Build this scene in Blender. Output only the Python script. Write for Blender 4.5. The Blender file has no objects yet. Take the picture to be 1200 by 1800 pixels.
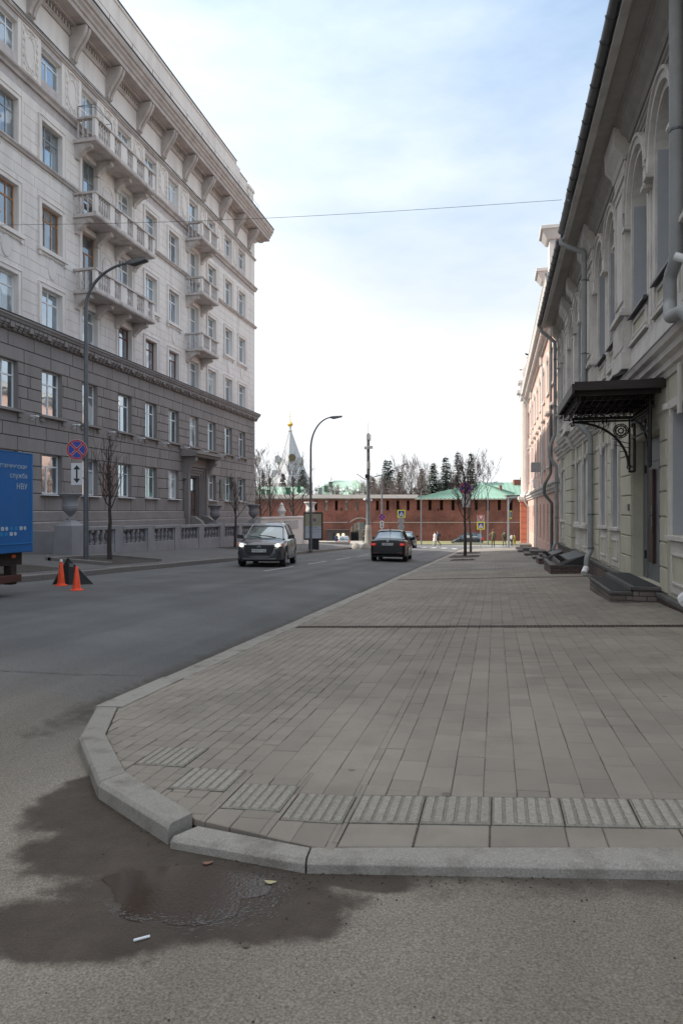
import bpy, bmesh, math, random
from mathutils import Vector, Matrix
rnd = random.Random(7)
R = math.radians
PI = math.pi
SC = bpy.context.scene
COL = SC.collection

# ------------------------------------------------------------------ camera
THETA = math.atan(270 / 1200)
SN, CS = math.sin(THETA), math.cos(THETA)
cam = bpy.data.cameras.new('camera')
cam.sensor_fit = 'VERTICAL'; cam.sensor_height = 36; cam.sensor_width = 24
cam.lens = 24.0; cam.shift_y = -2 / 1800 
cam.clip_start = 0.05; cam.clip_end = 4000
camo = bpy.data.objects.new('camera', cam)
COL.objects.link(camo)
camo.location = (0, 0, 0); camo.rotation_euler = (R(90), 0, THETA)
SC.camera = camo

# ------------------------------------------------------------------ world
SUN_DIR = Vector((-0.989 * math.cos(R(44)), -0.148 * math.cos(R(44)), math.sin(R(44))))
w = bpy.data.worlds.new('World'); SC.world = w; w.use_nodes = True
nt = w.node_tree; nt.nodes.clear()
def N(t, **k):
    n = nt.nodes.new(t)
    for a, b in k.items(): setattr(n, a, b)
    return n
out = N('ShaderNodeOutputWorld'); bg = N('ShaderNodeBackground')
sky = N('ShaderNodeTexSky', sky_type='NISHITA', sun_disc=False)
sky.sun_elevation = R(44); sky.sun_rotation = math.atan2(SUN_DIR.x, SUN_DIR.y)
sky.air_density = 1.0; sky.dust_density = 0.6; sky.ozone_density = 1.0
tc = N('ShaderNodeTexCoord'); mp = N('ShaderNodeMapping'); mp.inputs['Scale'].default_value = (1.2, 1.2, 3.4)
mp.inputs['Rotation'].default_value = (0.2, 0.35, 0.5)
nz = N('ShaderNodeTexNoise'); nz.inputs['Scale'].default_value = 1.6; nz.inputs['Detail'].default_value = 8; nz.inputs['Roughness'].default_value = 0.55
sx = N('ShaderNodeSeparateXYZ')
gr = N('ShaderNodeMapRange'); gr.inputs['From Min'].default_value = 0.05; gr.inputs['From Max'].default_value = 0.62
gr.inputs['To Min'].default_value = 0.50; gr.inputs['To Max'].default_value = -0.12
gx = N('ShaderNodeMapRange'); gx.inputs['From Min'].default_value = -0.7; gx.inputs['From Max'].default_value = 0.25
gx.inputs['To Min'].default_value = 0.30; gx.inputs['To Max'].default_value = -0.10
hi = N('ShaderNodeMapRange'); hi.inputs['From Min'].default_value = 0.60; hi.inputs['From Max'].default_value = 0.80; hi.inputs['To Max'].default_value = 0.55; ad3 = N('ShaderNodeMath', operation='ADD')
ad = N('ShaderNodeMath', operation='ADD'); ad2 = N('ShaderNodeMath', operation='ADD')
cr = N('ShaderNodeMapRange'); cr.inputs['From Min'].default_value = 0.30; cr.inputs['From Max'].default_value = 0.95
cr.inputs['To Min'].default_value = 0.18; cr.inputs['To Max'].default_value = 1.0
mix = N('ShaderNodeMix', data_type='RGBA'); mix.inputs['B'].default_value = (6.1, 6.3, 6.45, 1)
L = nt.links.new
L(tc.outputs['Generated'], mp.inputs['Vector']); L(mp.outputs[0], nz.inputs['Vector'])
L(tc.outputs['Generated'], sx.inputs[0]); L(sx.outputs['Z'], gr.inputs['Value']); L(sx.outputs['X'], gx.inputs['Value'])
L(nz.outputs['Fac'], ad.inputs[0]); L(gr.outputs[0], ad.inputs[1]); L(ad.outputs[0], ad2.inputs[0]); L(gx.outputs[0], ad2.inputs[1])
L(sx.outputs['Z'], hi.inputs['Value']); L(ad2.outputs[0], ad3.inputs[0]); L(hi.outputs[0], ad3.inputs[1]); L(ad3.outputs[0], cr.inputs['Value']); L(cr.outputs[0], mix.inputs['Factor'])
tn = N('ShaderNodeMix', data_type='RGBA', blend_type='MULTIPLY'); tn.inputs['Factor'].default_value = 1; tn.inputs['B'].default_value = (.72, 1.0, 1.06, 1)
L(sky.outputs[0], tn.inputs['A']); L(tn.outputs['Result'], mix.inputs['A']); zb = N('ShaderNodeMapRange'); zb.inputs['From Min'].default_value = 0.30; zb.inputs['From Max'].default_value = 0.75; zb.inputs['To Min'].default_value = 0.74; zb.inputs['To Max'].default_value = 1.22
zs = N('ShaderNodeVectorMath', operation='SCALE'); L(sx.outputs['Z'], zb.inputs['Value']); L(mix.outputs['Result'], zs.inputs[0]); L(zb.outputs[0], zs.inputs['Scale']); L(zs.outputs[0], bg.inputs['Color'])
bg.inputs['Strength'].default_value = 0.105
L(bg.outputs[0], out.inputs[0])
sun = bpy.data.lights.new('sun', 'SUN'); sun.energy = 3.2; sun.angle = R(0.6); sun.color = (1, .94, .85)
suno = bpy.data.objects.new('sun', sun); COL.objects.link(suno)
suno.rotation_euler = SUN_DIR.to_track_quat('Z', 'Y').to_euler(); suno.location = (-40, -30, 60)
SC.view_settings.view_transform = 'Standard'; SC.view_settings.look = 'None'
SC.view_settings.exposure = 1.15; SC.view_settings.gamma = 1.0
SC.render.resolution_x = 682; SC.render.resolution_y = 1024
SC.cycles.max_bounces = 6

# ------------------------------------------------------------------ geometry of the view (for reading the photo)
def ray(x, y):
    u = (x - 600) / 1200; v = (898 - y) / 1200
    return Vector((u * CS - SN, u * SN + CS, v))
def atZ(x, y, Z): return ray(x, y) * Z
def YX(x, X):                      # Y on the vertical plane X seen at column x
    d = ray(x, 898); return X / d.x * d.y

# ground heights
SL = 0.034
def yy(Y):
    Y = max(-25, min(Y, 118)); return Y + .3 * max(0, Y - 65)
def zp(X, Y): return -1.225 + .04 * max(-3.3, min(X, 3.2)) - SL * yy(Y)          # right pavement
def zr(X, Y):                                                                     # road
    if X < -3:
        t = -3 - max(X, -11.5); b = -1.405 + .13 * (1 - math.exp(-t / .8)) + .006 * t
    else: b = -1.282 + .04 * min(X, 3.2)
    if X > -1.5 and Y < 6: b += .002
    return b - SL * yy(Y)
def zl(X, Y): return -1.07 + .25 * max(0, min(1, (-11.1 - X) / 4.2)) - SL * yy(Y)  # left pavement

# ------------------------------------------------------------------ mesh builder
class MB:
    def __init__(s): s.v = []; s.f = []; s.M = None; s.c = []; s.col = None
    def add(s, vs, fs):
        n = len(s.v)
        if s.M is not None: vs = [tuple(s.M @ Vector(v)) for v in vs]
        s.v += [tuple(v) for v in vs]; s.f += [tuple(i + n for i in f) for f in fs]
        s.c += [s.col] * len(fs)
        return s
    def box(s, x0, x1, y0, y1, z0, z1):
        return s.add([(x0,y0,z0),(x1,y0,z0),(x1,y1,z0),(x0,y1,z0),(x0,y0,z1),(x1,y0,z1),(x1,y1,z1),(x0,y1,z1)],
                     [(0,3,2,1),(4,5,6,7),(0,1,5,4),(1,2,6,5),(2,3,7,6),(3,0,4,7)])
    def hexa(s, b, t):             # b,t: 4 pts each (bottom, top)
        return s.add(list(b) + list(t), [(0,3,2,1),(4,5,6,7),(0,1,5,4),(1,2,6,5),(2,3,7,6),(3,0,4,7)])
    def prism(s, poly, ax, a, b):  # poly in the two other axes, extruded along ax from a to b
        n = len(poly)
        def P(q, h):
            return (h, q[0], q[1]) if ax == 0 else (q[0], h, q[1]) if ax == 1 else (q[0], q[1], h)
        vs = [P(q, a) for q in poly] + [P(q, b) for q in poly]
        return s.add(vs, [tuple(range(n))[::-1], tuple(range(n, 2 * n))] + [(i, (i + 1) % n, n + (i + 1) % n, n + i) for i in range(n)])
    def lathe(s, c, prof, n=16, ax=2):
        vs = []; fs = []
        for r, z in prof:
            for k in range(n):
                a = 2 * PI * k / n
                p = (r * math.cos(a), r * math.sin(a), z)
                if ax == 1: p = (p[0], p[2], p[1])
                if ax == 0: p = (p[2], p[0], p[1])
                vs.append((c[0] + p[0], c[1] + p[1], c[2] + p[2]))
        for i in range(len(prof) - 1):
            for k in range(n):
                fs.append((i*n+k, i*n+(k+1)%n, (i+1)*n+(k+1)%n, (i+1)*n+k))
        fs.append(tuple(range(n))[::-1]); fs.append(tuple(range((len(prof)-1)*n, len(prof)*n)))
        return s.add(vs, fs)
    def tube(s, pts, r, n=8, cap=True):
        pts = [Vector(p) for p in pts]; m = len(pts)
        rs = r if isinstance(r, (list, tuple)) else [r] * m
        vs = []; fs = []; up = None
        for i, p in enumerate(pts):
            t = (pts[min(i+1, m-1)] - pts[max(i-1, 0)])
            if t.length < 1e-9: t = Vector((0,0,1))
            t.normalize()
            if up is None: up = t.orthogonal().normalized()
            up = (up - t * up.dot(t))
            if up.length < 1e-6: up = t.orthogonal()
            up.normalize()
            q = t.cross(up)
            for k in range(n):
                a = 2 * PI * k / n
                vs.append(p + (up * math.cos(a) + q * math.sin(a)) * rs[i])
        for i in range(m - 1):
            for k in range(n): fs.append((i*n+k, i*n+(k+1)%n, (i+1)*n+(k+1)%n, (i+1)*n+k))
        if cap: fs.append(tuple(range(n))[::-1]); fs.append(tuple(range((m-1)*n, m*n)))
        return s.add(vs, fs)
    def add(s, vs, fs):
        n = len(s.v)
        if s.M is not None: vs = [tuple(s.M @ Vector(v)) for v in vs]
        s.v += [tuple(v) for v in vs]; s.f += [tuple(i + n for i in f) for f in fs]
        s.c += [s.col] * len(fs)
        if not hasattr(s, 'pc'): s.pc = []
        s.pc.append((n, len(s.v), len(s.f) - len(fs), len(s.f)))
        return s
    def split(s, name, mat, parent=None, tol=.04, **k):
        """one object for every cluster of pieces that touch each other"""
        bb = []
        for (a, b, _, _) in s.pc:
            vs = s.v[a:b]; bb.append([min(v[i] for v in vs) - tol for i in range(3)] + [max(v[i] for v in vs) + tol for i in range(3)])
        m = len(bb); par = list(range(m))
        def find(i):
            while par[i] != i: par[i] = par[par[i]]; i = par[i]
            return i
        order = sorted(range(m), key=lambda i: bb[i][1])
        for x in range(m):
            i = order[x]
            for y in range(x + 1, m):
                j = order[y]
                if bb[j][1] > bb[i][4]: break
                if bb[i][0] < bb[j][3] and bb[j][0] < bb[i][3] and bb[i][2] < bb[j][5] and bb[j][2] < bb[i][5]: par[find(i)] = find(j)
        gr = {}
        for i in range(m): gr.setdefault(find(i), []).append(i)
        out = []
        for g in gr.values():
            q = MB()
            for i in g:
                a, b, fa, fb = s.pc[i]; n = len(q.v); q.v += s.v[a:b]; q.f += [tuple(t - a + n for t in f) for f in s.f[fa:fb]]; q.c += s.c[fa:fb]
            out.append(q.build(name, mat, parent, **k))
        return out
    def build(s, name, mat, parent=None, smooth=False, recalc=True, bevel=0, inv=None):
        me = bpy.data.meshes.new(name); me.from_pydata(s.v, [], s.f)
        bm = bmesh.new(); bm.from_mesh(me)
        if recalc: bmesh.ops.recalc_face_normals(bm, faces=bm.faces)
        if True:
            lay = bm.loops.layers.float_color.new('tint'); bm.faces.ensure_lookup_table()
            for i, f in enumerate(bm.faces):
                c = s.c[i] if s.c[i] is not None else 1.0
                for l in f.loops: l[lay] = (c, c, c, 1)
        bm.to_mesh(me); bm.free()
        if smooth:
            for p in me.polygons: p.use_smooth = True
            try: me.set_sharp_from_angle(angle=R(38))
            except Exception: pass
        me.materials.append(mat)
        o = bpy.data.objects.new(name, me); COL.objects.link(o)
        if parent is not None:
            o.parent = parent
            o.matrix_parent_inverse = inv if inv is not None else world_of(parent).inverted()
        if bevel:
            b = o.modifiers.new('bevel', 'BEVEL'); b.width = bevel; b.segments = 2; b.limit_method = 'ANGLE'; b.angle_limit = R(40)
        return o
def world_of(o):
    m = o.matrix_basis.copy()
    if o.parent is not None: m = world_of(o.parent) @ o.matrix_parent_inverse @ m
    return m
def tag(o, label=None, cat=None, group=None, kind=None):
    if label: o['label'] = label
    if cat: o['category'] = cat
    if group: o['group'] = group
    if kind: o['kind'] = kind
    return o
def empty(name, loc=(0,0,0), label=None, cat=None, group=None, rz=0):
    o = bpy.data.objects.new(name, None); COL.objects.link(o); o.empty_display_size = .2
    o.location = loc; o.rotation_euler = (0, 0, rz)
    return tag(o, label, cat, group)
def copy_tree(o, parent=None):
    c = o.copy(); COL.objects.link(c)
    if parent is not None: c.parent = parent; c.matrix_parent_inverse = o.matrix_parent_inverse.copy()
    for ch in list(o.children): copy_tree(ch, c)
    return c

# ------------------------------------------------------------------ materials
def mat(name, col=(.5,.5,.5), rough=.8, metal=0, var=.12, scale=4, bump=.15, bscale=60, tint=False, spec=.5, coat=0, dirt=None, dscale=.7, damt=.5, emit=None, alpha=None, stretch=None, spots=0):
    m = bpy.data.materials.new(name); m.use_nodes = True; t = m.node_tree; b = t.nodes['Principled BSDF']
    def n(ty, **k):
        q = t.nodes.new(ty)
        for a, c in k.items(): setattr(q, a, c)
        return q
    l = t.links.new
    co = n('ShaderNodeTexCoord')
    vec = co.outputs['Object']
    if stretch:
        mpn = n('ShaderNodeMapping'); mpn.inputs['Scale'].default_value = stretch; l(vec, mpn.inputs[0]); vec = mpn.outputs[0]
    nz = n('ShaderNodeTexNoise'); nz.inputs['Scale'].default_value = scale; nz.inputs['Detail'].default_value = 6; l(vec, nz.inputs['Vector'])
    mr = n('ShaderNodeMapRange'); mr.inputs['From Min'].default_value = .3; mr.inputs['From Max'].default_value = .7
    mr.inputs['To Min'].default_value = 1 - var; mr.inputs['To Max'].default_value = 1 + var; l(nz.outputs['Fac'], mr.inputs['Value'])
    mx = n('ShaderNodeVectorMath', operation='SCALE'); mx.inputs[0].default_value = col; l(mr.outputs[0], mx.inputs['Scale'])
    cur = mx.outputs[0]
    if dirt:
        n2 = n('ShaderNodeTexNoise'); n2.inputs['Scale'].default_value = dscale; n2.inputs['Detail'].default_value = 9; n2.inputs['Roughness'].default_value = .65; l(vec, n2.inputs['Vector'])
        r2 = n('ShaderNodeMapRange'); r2.inputs['From Min'].default_value = .48; r2.inputs['From Max'].default_value = .72; r2.inputs['To Max'].default_value = damt; l(n2.outputs['Fac'], r2.inputs['Value'])
        m2 = n('ShaderNodeMix', data_type='RGBA'); l(r2.outputs[0], m2.inputs['Factor']); l(cur, m2.inputs['A']); m2.inputs['B'].default_value = (*dirt, 1); cur = m2.outputs['Result']
    if spots:
        vo = n('ShaderNodeTexVoronoi'); vo.inputs['Scale'].default_value = spots; vo.inputs['Randomness'].default_value = 1; l(co.outputs['Object'], vo.inputs['Vector'])
        r3 = n('ShaderNodeMapRange'); r3.inputs['From Min'].default_value = .035; r3.inputs['From Max'].default_value = .05; r3.inputs['To Min'].default_value = .6; r3.inputs['To Max'].default_value = 0; l(vo.outputs['Distance'], r3.inputs['Value'])
        m5 = n('ShaderNodeMix', data_type='RGBA'); l(r3.outputs[0], m5.inputs['Factor']); l(cur, m5.inputs['A']); m5.inputs['B'].default_value = (.07,.06,.05,1); cur = m5.outputs['Result']
    if tint:
        at = n('ShaderNodeAttribute', attribute_name='tint'); m3 = n('ShaderNodeMix', data_type='RGBA', blend_type='MULTIPLY'); m3.inputs['Factor'].default_value = 1
        l(cur, m3.inputs['A']); l(at.outputs['Color'], m3.inputs['B']); cur = m3.outputs['Result']
    l(cur, b.inputs['Base Color'])
    b.inputs['Roughness'].default_value = rough; b.inputs['Metallic'].default_value = metal
    b.inputs['Specular IOR Level'].default_value = spec; b.inputs['Coat Weight'].default_value = coat
    b.inputs['Coat Roughness'].default_value = .08
    if bump:
        n4 = n('ShaderNodeTexNoise'); n4.inputs['Scale'].default_value = bscale; n4.inputs['Detail'].default_value = 5; l(co.outputs['Object'], n4.inputs['Vector'])
        bp = n('ShaderNodeBump'); bp.inputs['Strength'].default_value = bump; bp.inputs['Distance'].default_value = .01
        l(n4.outputs['Fac'], bp.inputs['Height']); l(bp.outputs[0], b.inputs['Normal'])
    if emit:
        b.inputs['Emission Color'].default_value = (*emit[0], 1); b.inputs['Emission Strength'].default_value = emit[1]
    return m
def glassmat(name, col=(.03,.04,.045), rough=.04, refl=.45, tintc=(.8,.88,.95)):
    m = bpy.data.materials.new(name); m.use_nodes = True; t = m.node_tree; b = t.nodes['Principled BSDF']
    b.inputs['Base Color'].default_value = (*col, 1); b.inputs['Roughness'].default_value = .3
    g = t.nodes.new('ShaderNodeBsdfGlossy'); g.inputs['Roughness'].default_value = rough; g.inputs['Color'].default_value = (*tintc, 1)
    co = t.nodes.new('ShaderNodeTexCoord'); nz = t.nodes.new('ShaderNodeTexNoise'); nz.inputs['Scale'].default_value = 1.4
    bp = t.nodes.new('ShaderNodeBump'); bp.inputs['Strength'].default_value = .12; bp.inputs['Distance'].default_value = .03
    t.links.new(co.outputs['Object'], nz.inputs['Vector']); t.links.new(nz.outputs['Fac'], bp.inputs['Height']); t.links.new(bp.outputs[0], g.inputs['Normal'])
    # curtains and rooms behind the pane
    wv = t.nodes.new('ShaderNodeTexNoise'); wv.inputs['Scale'].default_value = .9; t.links.new(co.outputs['Object'], wv.inputs['Vector'])
    rr = t.nodes.new('ShaderNodeMapRange'); rr.inputs['From Min'].default_value = .5; rr.inputs['From Max'].default_value = .56
    t.links.new(wv.outputs['Fac'], rr.inputs['Value'])
    mc = t.nodes.new('ShaderNodeMix'); mc.data_type = 'RGBA'; mc.inputs['A'].default_value = (*col, 1); mc.inputs['B'].default_value = (col[0]*3+.04, col[1]*3+.05, col[2]*3+.05, 1)
    t.links.new(rr.outputs[0], mc.inputs['Factor']); t.links.new(mc.outputs['Result'], b.inputs['Base Color'])
    lw = t.nodes.new('ShaderNodeFresnel'); lw.inputs['IOR'].default_value = 1.5
    mr = t.nodes.new('ShaderNodeMapRange'); mr.inputs['To Min'].default_value = refl; mr.inputs['To Max'].default_value = 1
    t.links.new(lw.outputs[0], mr.inputs['Value'])
    ms = t.nodes.new('ShaderNodeMixShader'); t.links.new(mr.outputs[0], ms.inputs[0]); t.links.new(b.outputs[0], ms.inputs[1]); t.links.new(g.outputs[0], ms.inputs[2])
    t.links.new(ms.outputs[0], t.nodes['Material Output'].inputs[0])
    return m
def brickmat(name, c1, c2, mortar, bw, bh, ms=.01, horiz='y', rough=.85, bump=.5, off=.5, soot=None):
    m = bpy.data.materials.new(name); m.use_nodes = True; t = m.node_tree; b = t.nodes['Principled BSDF']; l = t.links.new
    co = t.nodes.new('ShaderNodeTexCoord'); sp = t.nodes.new('ShaderNodeSeparateXYZ'); l(co.outputs['Object'], sp.inputs[0])
    cb = t.nodes.new('ShaderNodeCombineXYZ')
    if horiz == 'y': l(sp.outputs['Y'], cb.inputs[0]); l(sp.outputs['Z'], cb.inputs[1])
    elif horiz == 'x': l(sp.outputs['X'], cb.inputs[0]); l(sp.outputs['Z'], cb.inputs[1])
    elif horiz == 'floor': l(sp.outputs['Y'], cb.inputs[0]); l(sp.outputs['X'], cb.inputs[1])
    else:
        a = t.nodes.new('ShaderNodeMath'); a.operation = 'ADD'; l(sp.outputs['X'], a.inputs[0]); l(sp.outputs['Y'], a.inputs[1]); l(a.outputs[0], cb.inputs[0]); l(sp.outputs['Z'], cb.inputs[1])
    br = t.nodes.new('ShaderNodeTexBrick'); l(cb.outputs[0], br.inputs['Vector']); br.offset = off
    br.inputs['Scale'].default_value = 1; br.inputs['Brick Width'].default_value = bw; br.inputs['Row Height'].default_value = bh; br.inputs['Mortar Size'].default_value = ms
    br.inputs['Color1'].default_value = (*c1, 1); br.inputs['Color2'].default_value = (*c2, 1); br.inputs['Mortar'].default_value = (*mortar, 1); br.inputs['Bias'].default_value = 0
    nz = t.nodes.new('ShaderNodeTexNoise'); nz.inputs['Scale'].default_value = .35; nz.inputs['Detail'].default_value = 9; nz.inputs['Roughness'].default_value = .7; l(co.outputs['Object'], nz.inputs['Vector'])
    mr = t.nodes.new('ShaderNodeMapRange'); mr.inputs['From Min'].default_value = .3; mr.inputs['From Max'].default_value = .7; mr.inputs['To Min'].default_value = .55; mr.inputs['To Max'].default_value = 1.4; l(nz.outputs['Fac'], mr.inputs['Value'])
    vm = t.nodes.new('ShaderNodeVectorMath'); vm.operation = 'SCALE'; l(br.outputs['Color'], vm.inputs[0]); l(mr.outputs[0], vm.inputs['Scale'])
    l(vm.outputs[0], b.inputs['Base Color']); b.inputs['Roughness'].default_value = rough
    bp = t.nodes.new('ShaderNodeBump'); bp.inputs['Strength'].default_value = bump; bp.inputs['Distance'].default_value = .01; bp.invert = True
    l(br.outputs['Fac'], bp.inputs['Height']); l(bp.outputs[0], b.inputs['Normal'])
    return m

M = {}
M['white_wall'] = mat('pale_pink_stone', (.74,.69,.655), .85, stretch=(1.6,1.6,.3), var=.05, scale=1.5, bump=.15, dirt=(.46,.41,.39), dscale=.7, damt=.5)
M['grey_wall'] = mat('grey_brown_plaster', (.25,.224,.212), .85, var=.07, stretch=(1.6,1.6,.3), scale=2, bump=.2, dirt=(.17,.15,.145), dscale=.6, damt=.6, tint=True)
M['groove'] = mat('groove_plaster', (.085,.072,.07), .9, bump=.1)
M['wgroove'] = mat('pale_groove', (.50,.45,.44), .9, bump=.1)
M['cornice'] = mat('cornice_stone', (.47,.42,.40), .85, var=.12, scale=2.5, dirt=(.25,.21,.20), dscale=1.3, damt=.5)
M['stain'] = mat('weathered_balcony_stone', (.56,.51,.49), .9, var=.15, scale=5, dirt=(.16,.13,.10), dscale=2.5, damt=.75)
M['plinth'] = mat('plinth_stone', (.26,.235,.225), .85, var=.12, scale=2, dirt=(.18,.16,.15))
M['pvc'] = mat('white_frame', (.78,.79,.80), .5, var=.03, bump=0)
M['wood'] = mat('varnished_wood_frame', (.36,.19,.09), .5, var=.2, scale=8, bump=.05)
M['redwood'] = mat('dark_red_wood_frame', (.13,.035,.03), .5, var=.15, scale=8, bump=.05)
M['glass'] = glassmat('window_glass', (.03,.045,.05), .03, .50)
M['glass_curtain'] = glassmat('window_glass_curtain', (.17,.18,.18), .05, .22)
M['glass_green'] = glassmat('window_glass_green', (.06,.12,.09), .04, .3)
M['glass_dim'] = glassmat('window_glass_dim', (.05,.055,.06), .05, .25)
M['tin'] = mat('dark_tin', (.09,.085,.085), .5, .4, bump=.05)
M['zinc'] = mat('painted_grey_pipe', (.29,.30,.305), .65, .05, var=.1, scale=3, bump=.05, dirt=(.2,.2,.2), dscale=2, damt=.5)
M['gutter'] = mat('grey_gutter_metal', (.13,.135,.14), .45, .4, var=.15, bump=.05)
M['balus'] = mat('painted_balustrade', (.255,.25,.262), .8, var=.08, scale=2, dirt=(.18,.165,.165), dscale=1.2)
M['balus_dark'] = mat('urn_cast_stone', (.20,.195,.20), .8, var=.12, scale=5)
M['whitestone'] = mat('white_painted_stone', (.62,.585,.56), .8, var=.06, scale=2, dirt=(.38,.34,.32), dscale=1, damt=.4)
M['yellow'] = mat('pale_olive_plaster', (.53,.51,.41), .85, var=.06, scale=1.5, bump=.15, dirt=(.33,.31,.25), dscale=1.1, damt=.45, tint=True)
M['trim'] = mat('grey_white_trim', (.63,.60,.565), .8, var=.08, scale=2, bump=.12, dirt=(.34,.32,.30), dscale=1.6, damt=.55)
M['reveal'] = mat('blue_grey_panel', (.38,.395,.42), .6, var=.05, bump=.05)
M['soffit'] = mat('soffit_boards', (.40,.375,.34), .8, var=.1, dirt=(.22,.2,.18))
M['iron'] = mat('black_wrought_iron', (.012,.011,.011), .5, .3, var=.2, bump=.1)
M['roofdark'] = mat('dark_brown_sheet', (.028,.021,.019), .55, .2, var=.25, scale=3, bump=.1)
M['brickdark'] = brickmat('dark_plinth_brick', (.12,.078,.066), (.16,.11,.095), (.055,.05,.045), .25, .075, .012, 'xy')
M['brickgrey'] = brickmat('worn_step_brick', (.15,.12,.105), (.20,.165,.15), (.08,.07,.065), .25, .085, .012, 'xy')
M['steptop'] = mat('rubber_step_mat', (.026,.027,.029), .9, var=.2, scale=20, bump=.4, bscale=120)
M['stone_edge'] = mat('step_slab_edge', (.11,.105,.10), .8, var=.2)
M['pink'] = mat('pink_plaster', (.60,.39,.32), .85, var=.06, scale=1.5, dirt=(.50,.32,.27), dscale=1, tint=True)
M['pinkdeep'] = mat('deep_pink_plaster', (.45,.17,.105), .85, var=.08, scale=1.5)
M['redwall'] = brickmat('fortress_brick', (.245,.072,.048), (.17,.050,.036), (.27,.14,.10), .55, .14, .02, 'x', bump=.3)
M['reddark'] = mat('slot_shade_brown', (.06,.03,.025), .9)
M['limestone'] = mat('pale_stone_band', (.42,.36,.31), .85)
M['whitestucco'] = mat('white_stucco', (.44,.45,.47), .8, var=.04)
M['gold'] = mat('gilded_metal', (.80,.50,.12), .22, 1.0, bump=0)
M['steel'] = mat('galvanised_pole', (.17,.18,.19), .5, .3, var=.1)
M['poledark'] = mat('grey_painted_pole', (.12,.13,.14), .45, .3, var=.15)
M['black'] = mat('matt_black', (.012,.012,.013), .6, bump=0)
M['rubber'] = mat('tyre_rubber', (.018,.018,.019), .85, bump=.2)
M['rim'] = mat('alloy_rim', (.35,.36,.37), .35, .8, bump=0)
M['orange'] = mat('orange_plastic', (.80,.075,.02), .5, var=.12, scale=10, bump=.05)
M['bluebox'] = mat('blue_truck_panel', (.012,.12,.36), .42, var=.05, scale=1.2, bump=.02, dirt=(.02,.10,.26), dscale=1.4, damt=.4)
M['sblue'] = mat('sign_blue', (.012,.045,.32), .4, bump=0, var=.03)
M['sred'] = mat('sign_red', (.42,.012,.02), .4, bump=0, var=.03)
M['swhite'] = mat('sign_white', (.62,.63,.65), .5, bump=0, var=.03)
M['sblack'] = mat('sign_black', (.01,.01,.01), .5, bump=0)
M['slime'] = mat('sign_yellow_green', (.72,.80,.03), .5, bump=0, var=.03)
M['sback'] = mat('sign_back_aluminium', (.34,.35,.36), .45, .6, bump=0)
M['bark'] = mat('dark_bark', (.05,.04,.036), .95, var=.3, scale=20, bump=.5, bscale=80)
M['barkfar'] = mat('grey_brown_bark', (.125,.10,.09), .95, var=.3, scale=2, bump=.2)
M['needle'] = mat('conifer_needles', (.038,.058,.042), .9, var=.45, scale=1.3, bump=0)
M['needle2'] = mat('pale_conifer_needles', (.06,.085,.062), .9, var=.4, scale=1.3, bump=0)
M['dirt'] = mat('bare_earth', (.05,.042,.037), .95, var=.35, scale=14, bump=1.0, bscale=60)
M['grass'] = mat('dry_spring_grass', (.16,.15,.07), .95, var=.35, scale=3, bump=.8, bscale=30)
M['granite'] = mat('granite_kerb', (.27,.252,.222), .8, var=.22, scale=130, bump=.5, bscale=150, dirt=(.12,.10,.085), dscale=5, damt=.85, tint=True)
M['tactile'] = mat('tactile_concrete', (.255,.235,.20), .9, var=.22, scale=60, bump=.7, bscale=110, dirt=(.22,.19,.165), dscale=9, damt=.6, tint=True)
M['paver'] = mat('concrete_paver', (.22,.193,.161), .85, var=.17, scale=.8, bump=.35, bscale=170, dirt=(.155,.133,.108), dscale=1.9, damt=.7, tint=True, spots=1.8)
M['joint'] = mat('sand_joint', (.115,.10,.085), .95, var=.4, scale=30, bump=.5)
M['kerbgrey'] = mat('far_kerb_granite', (.17,.155,.145), .85, var=.2, scale=20, bump=.3)
M['leftpave'] = mat('left_pavement_asphalt', (.105,.10,.10), .9, var=.15, scale=5, bump=.5, bscale=150, dirt=(.16,.15,.14), dscale=.6)
M['gratemetal'] = mat('rusty_grate_iron', (.075,.05,.038), .7, .5, var=.3, scale=8)
M['concrete'] = mat('bare_concrete', (.27,.25,.22), .9, var=.12, scale=3)
M['roadpaint'] = mat('worn_road_paint', (.36,.36,.36), .8, var=.35, scale=9, bump=.2)

def greenroof(name, c, sc=1.0):
    m = bpy.data.materials.new(name); m.use_nodes = True; t = m.node_tree; b = t.nodes['Principled BSDF']; l = t.links.new
    co = t.nodes.new('ShaderNodeTexCoord')
    nz = t.nodes.new('ShaderNodeTexNoise'); nz.inputs['Scale'].default_value = .6; nz.inputs['Detail'].default_value = 6; l(co.outputs['Object'], nz.inputs['Vector'])
    mr = t.nodes.new('ShaderNodeMapRange'); mr.inputs['To Min'].default_value = .75; mr.inputs['To Max'].default_value = 1.25; l(nz.outputs['Fac'], mr.inputs['Value'])
    vm = t.nodes.new('ShaderNodeVectorMath'); vm.operation = 'SCALE'; vm.inputs[0].default_value = c; l(mr.outputs[0], vm.inputs['Scale']); l(vm.outputs[0], b.inputs['Base Color'])
    b.inputs['Roughness'].default_value = .55
    return m
M['green'] = greenroof('green_roof_sheet', (.19,.31,.245))
M['palegreen'] = greenroof('pale_green_roof_sheet', (.30,.41,.34))

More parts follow.
